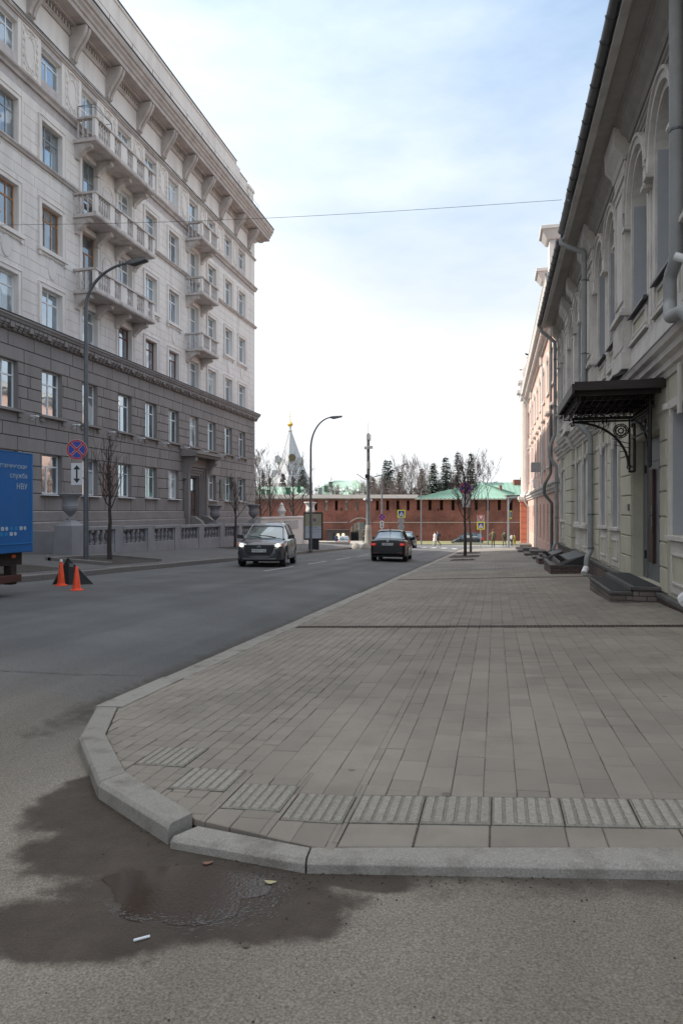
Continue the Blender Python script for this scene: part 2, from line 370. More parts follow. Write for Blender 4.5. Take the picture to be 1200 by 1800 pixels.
def asphalt():
    m = bpy.data.materials.new('worn_asphalt'); m.use_nodes = True; t = m.node_tree; b = t.nodes['Principled BSDF']; l = t.links.new
    def n(ty, **k):
        q = t.nodes.new(ty)
        for a, c in k.items(): setattr(q, a, c)
        return q
    co = n('ShaderNodeTexCoord'); P = co.outputs['Object']
    sp = n('ShaderNodeSeparateXYZ'); l(P, sp.inputs[0])
    def noise(s, d=6, r=.6):
        q = n('ShaderNodeTexNoise'); q.inputs['Scale'].default_value = s; q.inputs['Detail'].default_value = d; q.inputs['Roughness'].default_value = r; l(P, q.inputs['Vector']); return q.outputs['Fac']
    def mrng(v, a, b_, c=0, d=1, smooth=False):
        q = n('ShaderNodeMapRange'); q.inputs['From Min'].default_value = a; q.inputs['From Max'].default_value = b_; q.inputs['To Min'].default_value = c; q.inputs['To Max'].default_value = d
        if smooth: q.interpolation_type = 'SMOOTHSTEP'
        l(v, q.inputs['Value']); return q.outputs[0]
    def math_(op, a, b_):
        q = n('ShaderNodeMath', operation=op)
        for i, v in enumerate((a, b_)):
            if isinstance(v, (int, float)): q.inputs[i].default_value = v
            else: l(v, q.inputs[i])
        return q.outputs[0]
    def mixc(f, a, b_):
        q = n('ShaderNodeMix', data_type='RGBA')
        if isinstance(f, (int, float)): q.inputs['Factor'].default_value = f
        else: l(f, q.inputs['Factor'])
        for k, v in (('A', a), ('B', b_)):
            if isinstance(v, tuple): q.inputs[k].default_value = (*v, 1)
            else: l(v, q.inputs[k])
        return q.outputs['Result']
    # dusty side street (near, pale and warm) against the darker, bluer main street
    wob = mrng(noise(1.1, 4), .3, .7, -.5, .5)
    yv = math_('ADD', sp.outputs['Y'], math_('MULTIPLY', sp.outputs['X'], .12))
    near = mrng(math_('ADD', yv, wob), 2.6, 6.2, 1, 0, True)
    base = mixc(near, (.112,.112,.114), (.224,.197,.161))
    patch = mrng(noise(.55, 8), .4, .7, .86, 1.16)
    speck = mrng(noise(120, 3, .75), .32, .68, .5, 1.5)
    mul = n('ShaderNodeVectorMath', operation='SCALE'); l(base, mul.inputs[0]); l(math_('MULTIPLY', patch, speck), mul.inputs['Scale'])
    colr = mul.outputs[0]
    # wet patch round the puddle
    def blob(cx, cy, rx, ry):
        dx = math_('DIVIDE', math_('SUBTRACT', sp.outputs['X'], cx), rx); dy = math_('DIVIDE', math_('SUBTRACT', sp.outputs['Y'], cy), ry)
        return math_('SUBTRACT', 1, math_('SQRT', math_('ADD', math_('MULTIPLY', dx, dx), math_('MULTIPLY', dy, dy)), 0))
    wn = mrng(noise(3.2, 8, .62), .25, .75, -.32, .32)
    bl = None
    for a in WET:
        q = blob(*a); bl = q if bl is None else math_('MAXIMUM', bl, q)
    wet = mrng(math_('ADD', bl, wn), -.06, .22, 0, 1, True)
    mud = mixc(mrng(noise(9, 6), .35, .7), (.036,.025,.019), (.062,.045,.035))
    colr = mixc(math_('MULTIPLY', wet, .88), colr, mud)
    # tyre tracks, gutter dirt
    mp2 = n('ShaderNodeMapping'); mp2.inputs['Scale'].default_value = (1.3, .035, 1); l(P, mp2.inputs[0])
    tr = n('ShaderNodeTexNoise'); tr.inputs['Scale'].default_value = 1; tr.inputs['Detail'].default_value = 4; l(mp2.outputs[0], tr.inputs['Vector'])
    s1 = n('ShaderNodeVectorMath', operation='SCALE'); l(colr, s1.inputs[0]); l(mrng(tr.outputs['Fac'], .35, .65, .86, 1.16), s1.inputs['Scale']); colr = s1.outputs[0]
    d1 = mrng(math_('ABSOLUTE', math_('ADD', sp.outputs['X'], 3.05), 0), .0, .32, 1, 0)
    d2 = mrng(math_('ABSOLUTE', math_('SUBTRACT', sp.outputs['Y'], math_('ADD', math_('MULTIPLY', sp.outputs['X'], .08), 2.60)), 0), .0, .22, 1, 0)
    d2 = math_('MULTIPLY', d2, mrng(sp.outputs['X'], -1.2, -.9, 0, 1)); d1 = math_('MULTIPLY', d1, mrng(sp.outputs['Y'], 3.5, 4.5, 0, 1))
    dd = mrng(math_('ADD', math_('MAXIMUM', d1, d2), mrng(noise(6, 8, .7), .3, .7, -.35, .35)), .35, .95, 0, .8)
    colr = mixc(dd, colr, (.060,.048,.038))
    vo = n('ShaderNodeTexVoronoi'); vo.inputs['Scale'].default_value = 1.7; l(P, vo.inputs['Vector'])
    colr = mixc(mrng(vo.outputs['Distance'], .025, .04, .5, 0), colr, (.05,.045,.04))
    l(colr, b.inputs['Base Color'])
    l(mrng(wet, 0, 1, .92, .62), b.inputs['Roughness']); l(mrng(wet, 0, 1, .4, .3), b.inputs['Specular IOR Level'])
    bp = n('ShaderNodeBump'); bp.inputs['Distance'].default_value = .014; bp.inputs['Strength'].default_value = .75
    h = math_('ADD', noise(95, 4, .7), math_('MULTIPLY', noise(22, 3), .6))
    l(h, bp.inputs['Height']); l(bp.outputs[0], b.inputs['Normal'])
    return m
WET = [(-1.1,2.42,.58,.44),(-1.58,2.70,.42,.42),(-2.02,3.10,.30,.44),(-1.38,2.04,.46,.20),(-.75,2.32,.32,.27),(-.55,2.52,.30,.10)]
M['asphalt'] = asphalt()
# ================================================================== GROUND, ROAD, PAVEMENTS
def sheet(name, mt, xs, ys, zf, kind='structure', inside=None):
    mb = MB(); idx = {}
    for j, y in enumerate(ys):
        for i, x in enumerate(xs): idx[i, j] = len(mb.v); mb.v.append((x, y, zf(x, y)))
    for j in range(len(ys) - 1):
        for i in range(len(xs) - 1):
            if inside and not inside((xs[i]+xs[i+1])/2, (ys[j]+ys[j+1])/2): continue
            mb.f.append((idx[i,j], idx[i+1,j], idx[i+1,j+1], idx[i,j+1])); mb.c.append(None)
    o = mb.build(name, mt, recalc=False, smooth=True); 
    if kind: tag(o, kind=kind)
    return o
def lin(a, b, n): return [a + (b - a) * i / n for i in range(n + 1)]
sheet('ground', M['grass'], [-900,-300,-120,-60,-30,-11,0,10,30,60,120,300,900], [-200,-60,-20,0,20,40,60,80,100,116,140,200,400,1200], lambda x, y: zr(min(x,-4), y) - .25 - (.25 if y < 100 else 0))
sheet('road', M['asphalt'], [-120,-60,-30] + lin(-16,-3.6,16) + lin(-3.3,-2.4,8)[0:] + lin(-2.3,1.5,38) + [2,2.6,3.2,6,12,30,60,120], [-60,-40,-25,-12,-6,-3,-1,0] + lin(.3,4.2,39) + lin(4.8,12,10) + lin(14,100,43) + [104,106], lambda x, y: zr(x, y) + (.0 if x > -30 else 0))

# ---- right pavement: kerb stones
KO = [(-3.00,70),(-2.99,6.1),(-2.97,4.67),(-2.61,3.91),(-1.98,3.13),(-1.36,2.68),(-.71,2.53),(.70,2.70),(3.6,3.05)]
KI = [(-2.80,70),(-2.79,6.0),(-2.79,4.67),(-2.47,3.99),(-1.92,3.30),(-1.31,2.82),(-.72,2.64),(.70,2.86),(3.6,3.24)]
def kerbstone(mb, o0, i0, o1, i1, dz=0, drop=.2, top=zp, dz2=None, jit=.006):
    if dz2 is None: dz2 = dz
    g = .004; 
    def lerp(a, b, t): return (a[0]+(b[0]-a[0])*t, a[1]+(b[1]-a[1])*t)
    ln = math.dist(o0, o1); e = g / max(ln, .1)
    a, b, c, d = lerp(o0, o1, e), lerp(o0, o1, 1-e), lerp(i1, i0, e), lerp(i1, i0, 1-e)
    h = rnd.uniform(-jit, jit)
    mb.col = rnd.uniform(.88, 1.1)
    z = [top(*p) + .004 + h for p in (a, b, c, d)]
    z[0] += dz; z[3] += dz; z[1] += dz2; z[2] += dz2
    ch = .018
    def inn(p, q, w=ch):
        l_ = math.dist(p, q); return lerp(p, q, w / l_)
    a2, d2, b2, c2 = inn(a, d), inn(d, a, .006), inn(b, c), inn(c, b, .006)
    bot = [(a[0],a[1],z[0]-drop),(b[0],b[1],z[1]-drop),(c[0],c[1],z[2]-drop),(d[0],d[1],z[3]-drop)]
    mid = [(a[0],a[1],z[0]-ch),(b[0],b[1],z[1]-ch),(c[0],c[1],z[2]-.005),(d[0],d[1],z[3]-.005)]
    tp = [(a2[0],a2[1],z[0]),(b2[0],b2[1],z[1]),(c2[0],c2[1],z[2]),(d2[0],d2[1],z[3])]
    mb.add(bot + mid + tp, [(0,3,2,1),(0,1,5,4),(1,2,6,5),(2,3,7,6),(3,0,4,7),(4,5,9,8),(5,6,10,9),(6,7,11,10),(7,4,8,11),(8,9,10,11)])
kb = MB()
kerbstone(kb, KO[2], KI[2], KO[3], KI[3], .008)
kerbstone(kb, KO[3], KI[3], KO[4], KI[4], .014, dz2=.018)
kerbstone(kb, KO[4], KI[4], (KO[5][0]-.0,KO[5][1]), KI[5], .02, dz2=.026)
kerbstone(kb, (KO[5][0]+.02,KO[5][1]-.03), (KI[5][0]+.04,KI[5][1]-.04), KO[6], KI[6], -.006, dz2=-.002)
kerbstone(kb, KO[6], KI[6], (.98,2.735), (.98,2.90), 0)
kerbstone(kb, (.98,2.735), (.98,2.90), (2.4,2.905), (2.4,3.08), 0)
kerbstone(kb, (2.4,2.905), (2.4,3.08), KO[8], KI[8], 0)
y = 4.69
for ln in [1.1, 1.5, 1.6] + [1.55] * 33:
    kerbstone(kb, (-3.0 + rnd.uniform(-.006,.006), y+ln), (-2.77, y+ln), (-3.0 + rnd.uniform(-.006,.006), y), (-2.76, y), rnd.uniform(-.004,.004)); y += ln
YE = y
# far corner, turning right
pr = (-3.0, YE); pi_ = (-2.77, YE)
for k in range(1, 7):
    a = PI - k * PI / 12
    q = (1.0 + 4.0 * math.cos(a), YE + 4.0 * math.sin(a)); qi = (1.0 + 3.77 * math.cos(a), YE + 3.77 * math.sin(a))
    kerbstone(kb, q, qi, pr, pi_, -.03); pr, pi_ = q, qi
for k in range(5):
    q = (pr[0] + 1.5, pr[1]); qi = (q[0], pi_[1]); kerbstone(kb, q, qi, pr, pi_, -.03); pr, pi_ = q, qi
ko = kb.build('kerb', M['granite'], bevel=.004); tag(ko, kind='structure')

# ---- pavers, each a little block
def clip(poly, line):              # keep a*x+b*y+c >= 0
    a, b, c = line; out = []
    for i in range(len(poly)):
        p, q = poly[i], poly[(i+1) % len(poly)]
        dp = a*p[0]+b*p[1]+c; dq = a*q[0]+b*q[1]+c
        if dp >= 0: out.append(p)
        if (dp >= 0) != (dq >= 0):
            t = dp / (dp - dq); out.append((p[0]+(q[0]-p[0])*t, p[1]+(q[1]-p[1])*t))
    return out
def edge(p, q):                    # interior on the left of p->q
    dx, dy = q[0]-p[0], q[1]-p[1]; l_ = math.hypot(dx, dy); return (-dy/l_, dx/l_, (dy*p[0]-dx*p[1])/l_ - .006)
LK = [edge(KI[k], KI[k+1]) for k in range(1, 6)]
ROW = edge((-.62, 3.20), (3.6, 3.64)); ROWF = edge((3.6, 3.33), (-.62, 2.89)); KF = edge(KI[6], KI[8])
SLABS = [(-1.98,-1.67,3.48,3.80),(-1.61,-1.30,3.16,3.47),(-1.25,-.95,2.96,3.28),(-.93,-.64,2.87,3.19)]
def sub(rects, s):
    out = []
    for (x0,x1,y0,y1) in rects:
        if s[1] <= x0 or s[0] >= x1 or s[3] <= y0 or s[2] >= y1: out.append((x0,x1,y0,y1)); continue
        if s[0] > x0: out.append((x0, s[0], y0, y1))
        if s[1] < x1: out.append((s[1], x1, y0, y1))
        a, b = max(x0, s[0]), min(x1, s[1])
        if s[2] > y0: out.append((a, b, y0, s[2]))
        if s[3] < y1: out.append((a, b, s[3], y1))
    return out
pv = MB()
def paver(poly, zf=zp, dz=0):
    if len(poly) < 3: return
    A = abs(sum(poly[i][0]*poly[(i+1)%len(poly)][1]-poly[(i+1)%len(poly)][0]*poly[i][1] for i in range(len(poly))))/2
    if A < .0006: return
    cx = sum(p[0] for p in poly)/len(poly); cy = sum(p[1] for p in poly)/len(poly)
    tx, ty = rnd.gauss(0, .004), rnd.gauss(0, .003); dz += rnd.gauss(0, .0011)
    n = len(poly); g = max(.0004, rnd.gauss(.0013, .0010)) + (.0010 if cx < -1.3 else 0); ch = .004
    def ins(p, w):
        l_ = math.dist(p, (cx, cy)); k = max(0, 1 - w*1.5 / max(l_, .01)); return (cx+(p[0]-cx)*k, cy+(p[1]-cy)*k)
    vs = []
    for w_, h in ((g, -.03), (g, -.004), (g+ch, 0)):
        for p in poly:
            q = ins(p, w_); vs.append((q[0], q[1], zf(*q) + dz + h + (q[0]-cx)*tx + (q[1]-cy)*ty))
    fs = [tuple(range(2*n, 3*n))]
    for r_ in range(2):
        for i in range(n): fs.append((r_*n+i, r_*n+(i+1)%n, (r_+1)*n+(i+1)%n, (r_+1)*n+i))
    pv.col = max(.78, min(1.22, rnd.gauss(1, .048))); pv.add(vs, fs)
CW = .152
x = -2.80
while x < 2.62:
    CW = .102 if x < -1.3 else .152
    y = 2.2 + rnd.uniform(0, .3); small = x < -1.35
    far = False
    while y < 24:
        ln = rnd.choice([.1,.1,.15,.2]) if (small and y < 9) else rnd.choice([.15,.2,.2,.3,.3,.3,.4])
        if y > 12: ln = rnd.choice([.3,.3,.4,.45])
        ex_ = rnd.uniform(-.0005, .0014); rects = [(x-ex_, x+CW+ex_, y, y+ln)]
        if x < -.62 < x+CW: rects = [(x, -.62, y, y+ln), (-.62, x+CW, y, y+ln)]
        if y < 4:
            for s in SLABS: rects = sub(rects, s)
        for (a,b,c,d) in rects:
            pol = [(a,c),(b,c),(b,d),(a,d)]
            if a < -.621:
                if c < 6.2:
                    for e in LK: pol = clip(pol, e) if pol else pol
                else: pol = clip(pol, (1, 0, 2.765))
            else: pol = clip(pol, ROW)
            done = False
            for g0, g1 in ((9.24, 9.43), (19.69, 19.88)):
                if pol and d > g0 and c < g1:
                    for q in (clip(pol, (0,-1, g0)), clip(pol, (0,1,-g1))):
                        if q: paver(q)
                    done = True
            if done: continue
            if pol: paver(pol)
        y += ln
    x += CW
# row in front of the tactile slabs
x = -.62
while x < 3.4:
    wd = rnd.choice([.15, .3, .3, .3])
    pol = [(x,2.5),(x+wd,2.5),(x+wd,4),(x,4)]
    for e in (ROWF, KF): pol = clip(pol, e) if pol else pol
    if pol: paver(pol)
    x += wd
po = pv.build('pavement', M['paver'], recalc=False); tag(po, kind='structure')
M['paverfar'] = brickmat('distant_pavers', (.175,.16,.142), (.205,.187,.166), (.12,.107,.092), .38, .152, .006, 'floor', bump=.3)
def inpave(x, y):
    return y < YE or math.hypot(min(0, x - 1), y - YE) < 3.8
sheet('pavement_bed', M['joint'], [-2.79] + lin(-2.5,2.9,12), [5.9] + lin(7, 26, 12), lambda x, y: zp(x, y) - .012)
sheet('pavement_bed_corner', M['joint'], [-1.35,-.9,-.62,0,1,2,3.3], [3.5,4.5,5.9], lambda x, y: zp(x, y) - .012)
mbd = MB(); bedp = [(-2.75,5.9),(-2.74,4.66),(-2.43,4.0),(-1.88,3.34),(-1.28,2.86),(-.70,2.68),(3.3,3.24),(3.3,3.5),(-1.35,3.5),(-1.35,5.9)]
mbd.add([(a,b,zp(a,b)-.0125) for a,b in bedp], [tuple(range(len(bedp)))]); tag(mbd.build('pavement_bed_edge', M['joint'], recalc=False), kind='structure')
sheet('pavement_far', M['paverfar'], [-2.77] + lin(-2.5,3.4,20), lin(24, YE+4, 60), zp, inside=inpave)
sheet('plaza', M['paverfar'], [2.6,8.6], [YE+4,YE+4.01], zp)

# ---- tactile slabs
tc_g = 'ribbed tactile slabs let into the pavement'
def slab(x0, x1, y0, y1, label, sk=0, nr=7):
    mb = MB(); cz = .005; nr = 6
    nn = nr * 2 + 1; wd = (x1 - x0) / nn
    hi_ = rnd.uniform(.98, 1.12); mb.col = .80
    def P(x, y, h): yy_ = y + sk * (x - x0); return (x, yy_, zp(x, yy_) + h - .002)
    mb.hexa([P(x0,y0,-.03),P(x1,y0,-.03),P(x1,y1,-.03),P(x0,y1,-.03)], [P(x0,y0,cz-.004),P(x1,y0,cz-.004),P(x1,y1,cz-.004),P(x0,y1,cz-.004)])
    mb.col = hi_
    for k in range(nr):
        pw = (x1-x0)/nr; a = x0 + pw*k + pw*.10; b = a + pw*.80; j = rnd.uniform(-.002,.002)
        mb.hexa([P(a,y0+.006,cz-.006),P(b,y0+.006,cz-.006),P(b,y1-.006,cz-.006),P(a,y1-.006,cz-.006)],
                [P(a+.004,y0+.01,cz+.0025+j*.5),P(b-.004,y0+.01,cz+.0025+j*.5),P(b-.004,y1-.01,cz+.0025),P(a+.004,y1-.01,cz+.0025)])
    tag(mb.build('tactile_slab', M['tactile']), label, 'paving slab', tc_g)
names = ['first', 'second', 'third', 'fourth', 'fifth', 'sixth', 'seventh', 'eighth', 'ninth', 'tenth']
stepl = ['ribbed paving slab highest and farthest left of the stepped ones', 'ribbed paving slab second in the stair of slabs from the left', 'ribbed paving slab third in the stair of slabs from the left', 'ribbed paving slab lowest of the stair, beside the straight row']
for s, lb in zip(SLABS, stepl): slab(*[s[0]+.006, s[1]-.006, s[2]+.006, s[3]-.006], lb)
k = 0; x = -.62
while x < 3.2:
    lb = 'ribbed grey paving slab %s from the left in the straight row behind the kerb' % (names[k] if k < 10 else 'last but %d' % (13 - k))
    yb = 2.89 + .104 * (x + .62)
    slab(x+.003, x+.297, yb+.004, yb+.306, lb, .104); x += .302; k += 1
    if k > 9: break

# ---- drain grates
def grate(y0, label, wd=.17):
    root = empty('drain_grate', (0, y0, zp(0, y0)), label, 'drain grate', 'slotted drain channels across the pavement')
    fr = MB(); 
    for yy0 in (y0, y0 + wd - .02):
        fr.hexa([(-2.75,yy0,zp(-2.75,yy0)-.02),(2.62,yy0,zp(2.62,yy0)-.02),(2.62,yy0+.02,zp(2.62,yy0)-.02),(-2.75,yy0+.02,zp(-2.75,yy0)-.02)],
                [(-2.75,yy0,zp(-2.75,yy0)+.004),(2.62,yy0,zp(2.62,yy0)+.004),(2.62,yy0+.02,zp(2.62,yy0)+.004),(-2.75,yy0+.02,zp(-2.75,yy0)+.004)])
    fr.build('frame', M['gratemetal'], root)
    b = MB(); x = -2.74
    while x < 2.6:
        b.box(x, x+.022, y0+.02, y0+wd-.02, zp(x,y0)-.012, zp(x,y0)+.003); x += .048
    b.build('bars', M['gratemetal'], root)
    d = MB(); d.hexa([(-2.74,y0+.01,zp(-2.74,y0)-.06),(2.6,y0+.01,zp(2.6,y0)-.06),(2.6,y0+wd-.01,zp(2.6,y0)-.06),(-2.74,y0+wd-.01,zp(-2.74,y0)-.06)],
                     [(-2.74,y0+.01,zp(-2.74,y0)-.011),(2.6,y0+.01,zp(2.6,y0)-.011),(2.6,y0+wd-.01,zp(2.6,y0)-.011),(-2.74,y0+wd-.01,zp(-2.74,y0)-.011)])
    d.build('channel', M['black'], root)
grate(9.25, 'rusty slotted drain grate across the pavement, the nearer one')
grate(19.7, 'slotted drain grate across the pavement, the farther one near the pipe outlet', .17)

# ---- left pavement
def inleft(x, y): return True
lp = sheet('left_pavement', M['leftpave'], lin(-18.2,-11.3,10) + [-11.2], lin(-25, 51, 40), zl)
sheet('left_plaza', M['leftpave'], lin(-40,-11.3,12), lin(51, 58, 6), lambda x, y: zl(x, y) + .0)
kl = MB(); y = -24
def zlk(X, Y): return zl(-11.1, Y)
while y < 51:
    kerbstone(kl, (-11.0, y+1.5), (-11.2, y+1.5), (-11.0, y), (-11.2, y), 0, drop=.24, top=zlk); y += 1.5
pr = (-11.0, y); pi_ = (-11.2, y)
for k in range(1, 7):
    a = k * PI / 12
    q = (-17.0 + 6.0*math.cos(a), y + 6.0*math.sin(a)); qi = (-17.0 + 5.8*math.cos(a), y + 5.8*math.sin(a))
    kerbstone(kl, pr, pi_, q, qi, 0, drop=.24, top=zlk); pr, pi_ = q, qi
for k in range(10):
    q = (pr[0]-2, pr[1]); kerbstone(kl, pr, pi_, q, (q[0], pi_[1]), 0, drop=.24, top=zlk); pr = q; pi_ = (q[0], pi_[1])
tag(kl.build('left_kerb', M['kerbgrey']), kind='structure')

# road paint: lane dashes
dm = MB()
for (a, b) in [(21.2,24.6),(26.6,29.6),(31.6,34.8),(37,40),(42,45)]:
    x0 = -7.42; n = 4
    for i in range(n):
        ya, yb = a+(b-a)*i/n, a+(b-a)*(i+1)/n
        dm.add([(x0,ya,zr(x0,ya)+.005),(x0+.11,ya,zr(x0+.11,ya)+.005),(x0+.11,yb,zr(x0+.11,yb)+.005),(x0,yb,zr(x0,yb)+.005)], [(0,1,2,3)])
for i in range(14):
    x0 = -9.6 + i * .95
    dm.add([(x0,62.2,zr(x0,62.2)+.006),(x0+.45,62.2,zr(x0+.45,62.2)+.006),(x0+.45,65.4,zr(x0+.45,65.4)+.006),(x0,65.4,zr(x0,65.4)+.006)], [(0,1,2,3)])
tag(dm.build('road_markings', M['roadpaint'], recalc=False), kind='structure')
# tree pits in the right pavement and far-side verge
def flat(name, mt, pts, zf, dz, kind='structure'):
    mb = MB(); mb.add([(a,b,zf(a,b)+dz) for a,b in pts], [tuple(range(len(pts)))]); return tag(mb.build(name, mt, recalc=False), kind=kind)
def pit(x0, x1, y0, y1, zf):
    mb = MB(); n = 10
    for j in range(n+1):
        for i in range(n+1):
            x_, y_ = x0+(x1-x0)*i/n, y0+(y1-y0)*j/n; e = 0 if (i in (0,n) or j in (0,n)) else 1
            mb.v.append((x_, y_, zf(x_, y_) + .005 + e*rnd.uniform(.0,.06)))
    for j in range(n):
        for i in range(n): mb.f.append((j*(n+1)+i, j*(n+1)+i+1, (j+1)*(n+1)+i+1, (j+1)*(n+1)+i)); mb.c.append(None)
    return tag(mb.build('tree_pit', M['dirt'], recalc=False), kind='structure')
pit(-2.6,-.9,38.6,42.2, zp); pit(-2.2,-1.0,34.0,35.2, zp); pit(-2.6,-1.0,46.5,49.5, zp)
pit(-13.4,-11.5,11.5,17.0, zl); pit(-13.6,-11.6,19.2,22.2, zl); pit(-15.0,-13.6,35,37.5, zl)
kg = MB()
for (a,b,c,d) in [(-13.7,-11.6,22.2,22.4),(-13.7,-11.6,18.9,19.15),(-13.8,-13.6,18.9,22.4)]:
    kg.hexa([(a,c,zl(a,c)-.05),(b,c,zl(b,c)-.05),(b,d,zl(b,d)-.05),(a,d,zl(a,d)-.05)],[(a,c,zl(a,c)+.1),(b,c,zl(b,c)+.1),(b,d,zl(b,d)+.1),(a,d,zl(a,d)+.1)])
tag(kg.build('tree_pit_kerb', M['kerbgrey']), kind='structure')
# verge at the foot of the fortress wall, plaza on the far side
def inframe(u, Z, z=0): return ray(u, 898) * Z + Vector((0,0,z))
ZW = 112.0
def strip(name, mt, Z0, Z1, z0, z1, x0=-200, x1=1500):
    mb = MB(); p = [inframe(x0,Z0), inframe(x1,Z0), inframe(x1,Z1), inframe(x0,Z1)]
    b = [(q.x,q.y,z0) for q in p]; t_ = [(q.x,q.y,z1) for q in p]; mb.hexa(b, t_); return tag(mb.build(name, mt), kind='structure')
GZ = zr(-6, 98)
strip('far_verge', M['grass'], 99, 111.5, GZ-.8, GZ+.02, 655, 1200)
strip('far_kerb', M['kerbgrey'], 98.6, 99, GZ-.8, GZ+.08, 655, 1200)
strip('far_footpath', M['concrete'], 92.6, 95.2, GZ-1, GZ+.12, 655, 1200)
strip('gate_forecourt', M['concrete'], 84, 111.5, GZ-1, GZ+.06, 480, 655)
strip('gate_verge', M['grass'], 74, 80, GZ-1, zr(-6,76)+.25, 560, 609)
# ================================================================== FACADE TOOLS
class FB(MB):
    """mesh builder in facade coordinates: (a along the street, z up, d outward)"""
    def __init__(s, X0, sx): super().__init__(); s.X0 = X0; s.sx = sx
    def fbox(s, a0, a1, z0, z1, d0, d1):
        x0, x1 = sorted((s.X0 + s.sx*d0, s.X0 + s.sx*d1)); return s.box(x0, x1, a0, a1, z0, z1)
    def P(s, a, z, d): return (s.X0 + s.sx*d, a, z)
    def block(s, a0, a1, z0, z1, d0, d1, ch=.012, g=.011):
        a0 += g; a1 -= g; z0 += g; z1 -= g
        if a1 - a0 < .03 or z1 - z0 < .03: return
        P = s.P; vs = [P(a0,z0,d0),P(a1,z0,d0),P(a1,z1,d0),P(a0,z1,d0),P(a0,z0,d1-ch),P(a1,z0,d1-ch),P(a1,z1,d1-ch),P(a0,z1,d1-ch),
              P(a0+ch,z0+ch,d1),P(a1-ch,z0+ch,d1),P(a1-ch,z1-ch,d1),P(a0+ch,z1-ch,d1)]
        s.add(vs, [(0,1,5,4),(1,2,6,5),(2,3,7,6),(3,0,4,7),(4,5,9,8),(5,6,10,9),(6,7,11,10),(7,4,8,11),(8,9,10,11)])
    def prof(s, pts, a0, a1):      # pts (d, z) polygon extruded along the facade
        n = len(pts); vs = [s.P(a0, z, d) for d, z in pts] + [s.P(a1, z, d) for d, z in pts]
        return s.add(vs, [tuple(range(n))[::-1], tuple(range(n, 2*n))] + [(i,(i+1)%n,n+(i+1)%n,n+i) for i in range(n)])
    def side(s, pts, a0, a1): return s.prof(pts, a0, a1)
def wall_sheet(fb, a0, a1, z0, z1, ops, dep):
    """front face at d=0 with rectangular openings (a0,a1,z0,z1[,arch]) and reveals"""
    As = sorted({a0, a1, *[o[0] for o in ops], *[o[1] for o in ops]}); Zs = sorted({z0, z1, *[o[2] for o in ops], *[o[3] for o in ops]})
    P = fb.P
    for i in range(len(As)-1):
        for j in range(len(Zs)-1):
            ca, cz = (As[i]+As[i+1])/2, (Zs[j]+Zs[j+1])/2
            if any(o[0] < ca < o[1] and o[2] < cz < o[3] for o in ops): continue
            fb.add([P(As[i],Zs[j],0),P(As[i+1],Zs[j],0),P(As[i+1],Zs[j+1],0),P(As[i],Zs[j+1],0)], [(0,1,2,3)])
    for o in ops:
        p, q, r_, t = o[:4]
        if len(o) > 4 and o[4]:    # arched head: spandrels fill the top of the rectangle
            rad = (q - p) / 2; sp_ = t - rad; c = (p + q) / 2; n = 12
            arc = [(c - rad*math.cos(PI*k/n), sp_ + rad*math.sin(PI*k/n)) for k in range(n+1)]
            for k in range(n):
                (xa, za), (xb, zb) = arc[k], arc[k+1]
                fb.add([P(xa,za,0),P(xb,zb,0),P(xb,t,0),P(xa,t,0)], [(0,1,2,3)])
                fb.add([P(xa,za,0),P(xb,zb,0),P(xb,zb,-dep),P(xa,za,-dep)], [(0,1,2,3)])
            top = sp_
        else:
            top = t; fb.add([P(p,t,0),P(q,t,0),P(q,t,-dep),P(p,t,-dep)], [(0,1,2,3)])
        fb.add([P(p,r_,0),P(q,r_,0),P(q,r_,-dep),P(p,r_,-dep)], [(0,1,2,3)])
        for e in (p, q): fb.add([P(e,r_,0),P(e,top,0),P(e,top,-dep),P(e,r_,-dep)], [(0,1,2,3)])
def rect_sub(r, ops):
    out = [r]
    for o in ops:
        nx = []
        for (a0,a1,z0,z1) in out:
            if o[1] <= a0 or o[0] >= a1 or o[3] <= z0 or o[2] >= z1: nx.append((a0,a1,z0,z1)); continue
            if o[0] > a0: nx.append((a0,o[0],z0,z1))
            if o[1] < a1: nx.append((o[1],a1,z0,z1))
            p, q = max(a0,o[0]), min(a1,o[1])
            if o[2] > z0: nx.append((p,q,z0,o[2]))
            if o[3] < z1: nx.append((p,q,o[3],z1))
        out = nx
    return out
def blocks(fb, a0, a1, zs, ops, d, ln=1.35, alt=True, ch=.012, g=.011, seed=0, tint=.03):
    rr = random.Random(seed)
    for j in range(len(zs)-1):
        a = a0 - (ln/2 if (alt and j % 2) else 0)
        while a < a1:
            w_ = ln * rr.choice([.85, 1, 1.1, .7]) if alt else ln
            p, q = max(a, a0), min(a+w_, a1)
            fb.col = rr.uniform(1-tint, 1+tint)
            if q - p > .02:
                for r_ in rect_sub((p,q,zs[j],zs[j+1]), ops): fb.block(r_[0], r_[1], r_[2], r_[3], -.002, d, ch, g)
            a += w_
    fb.col = None
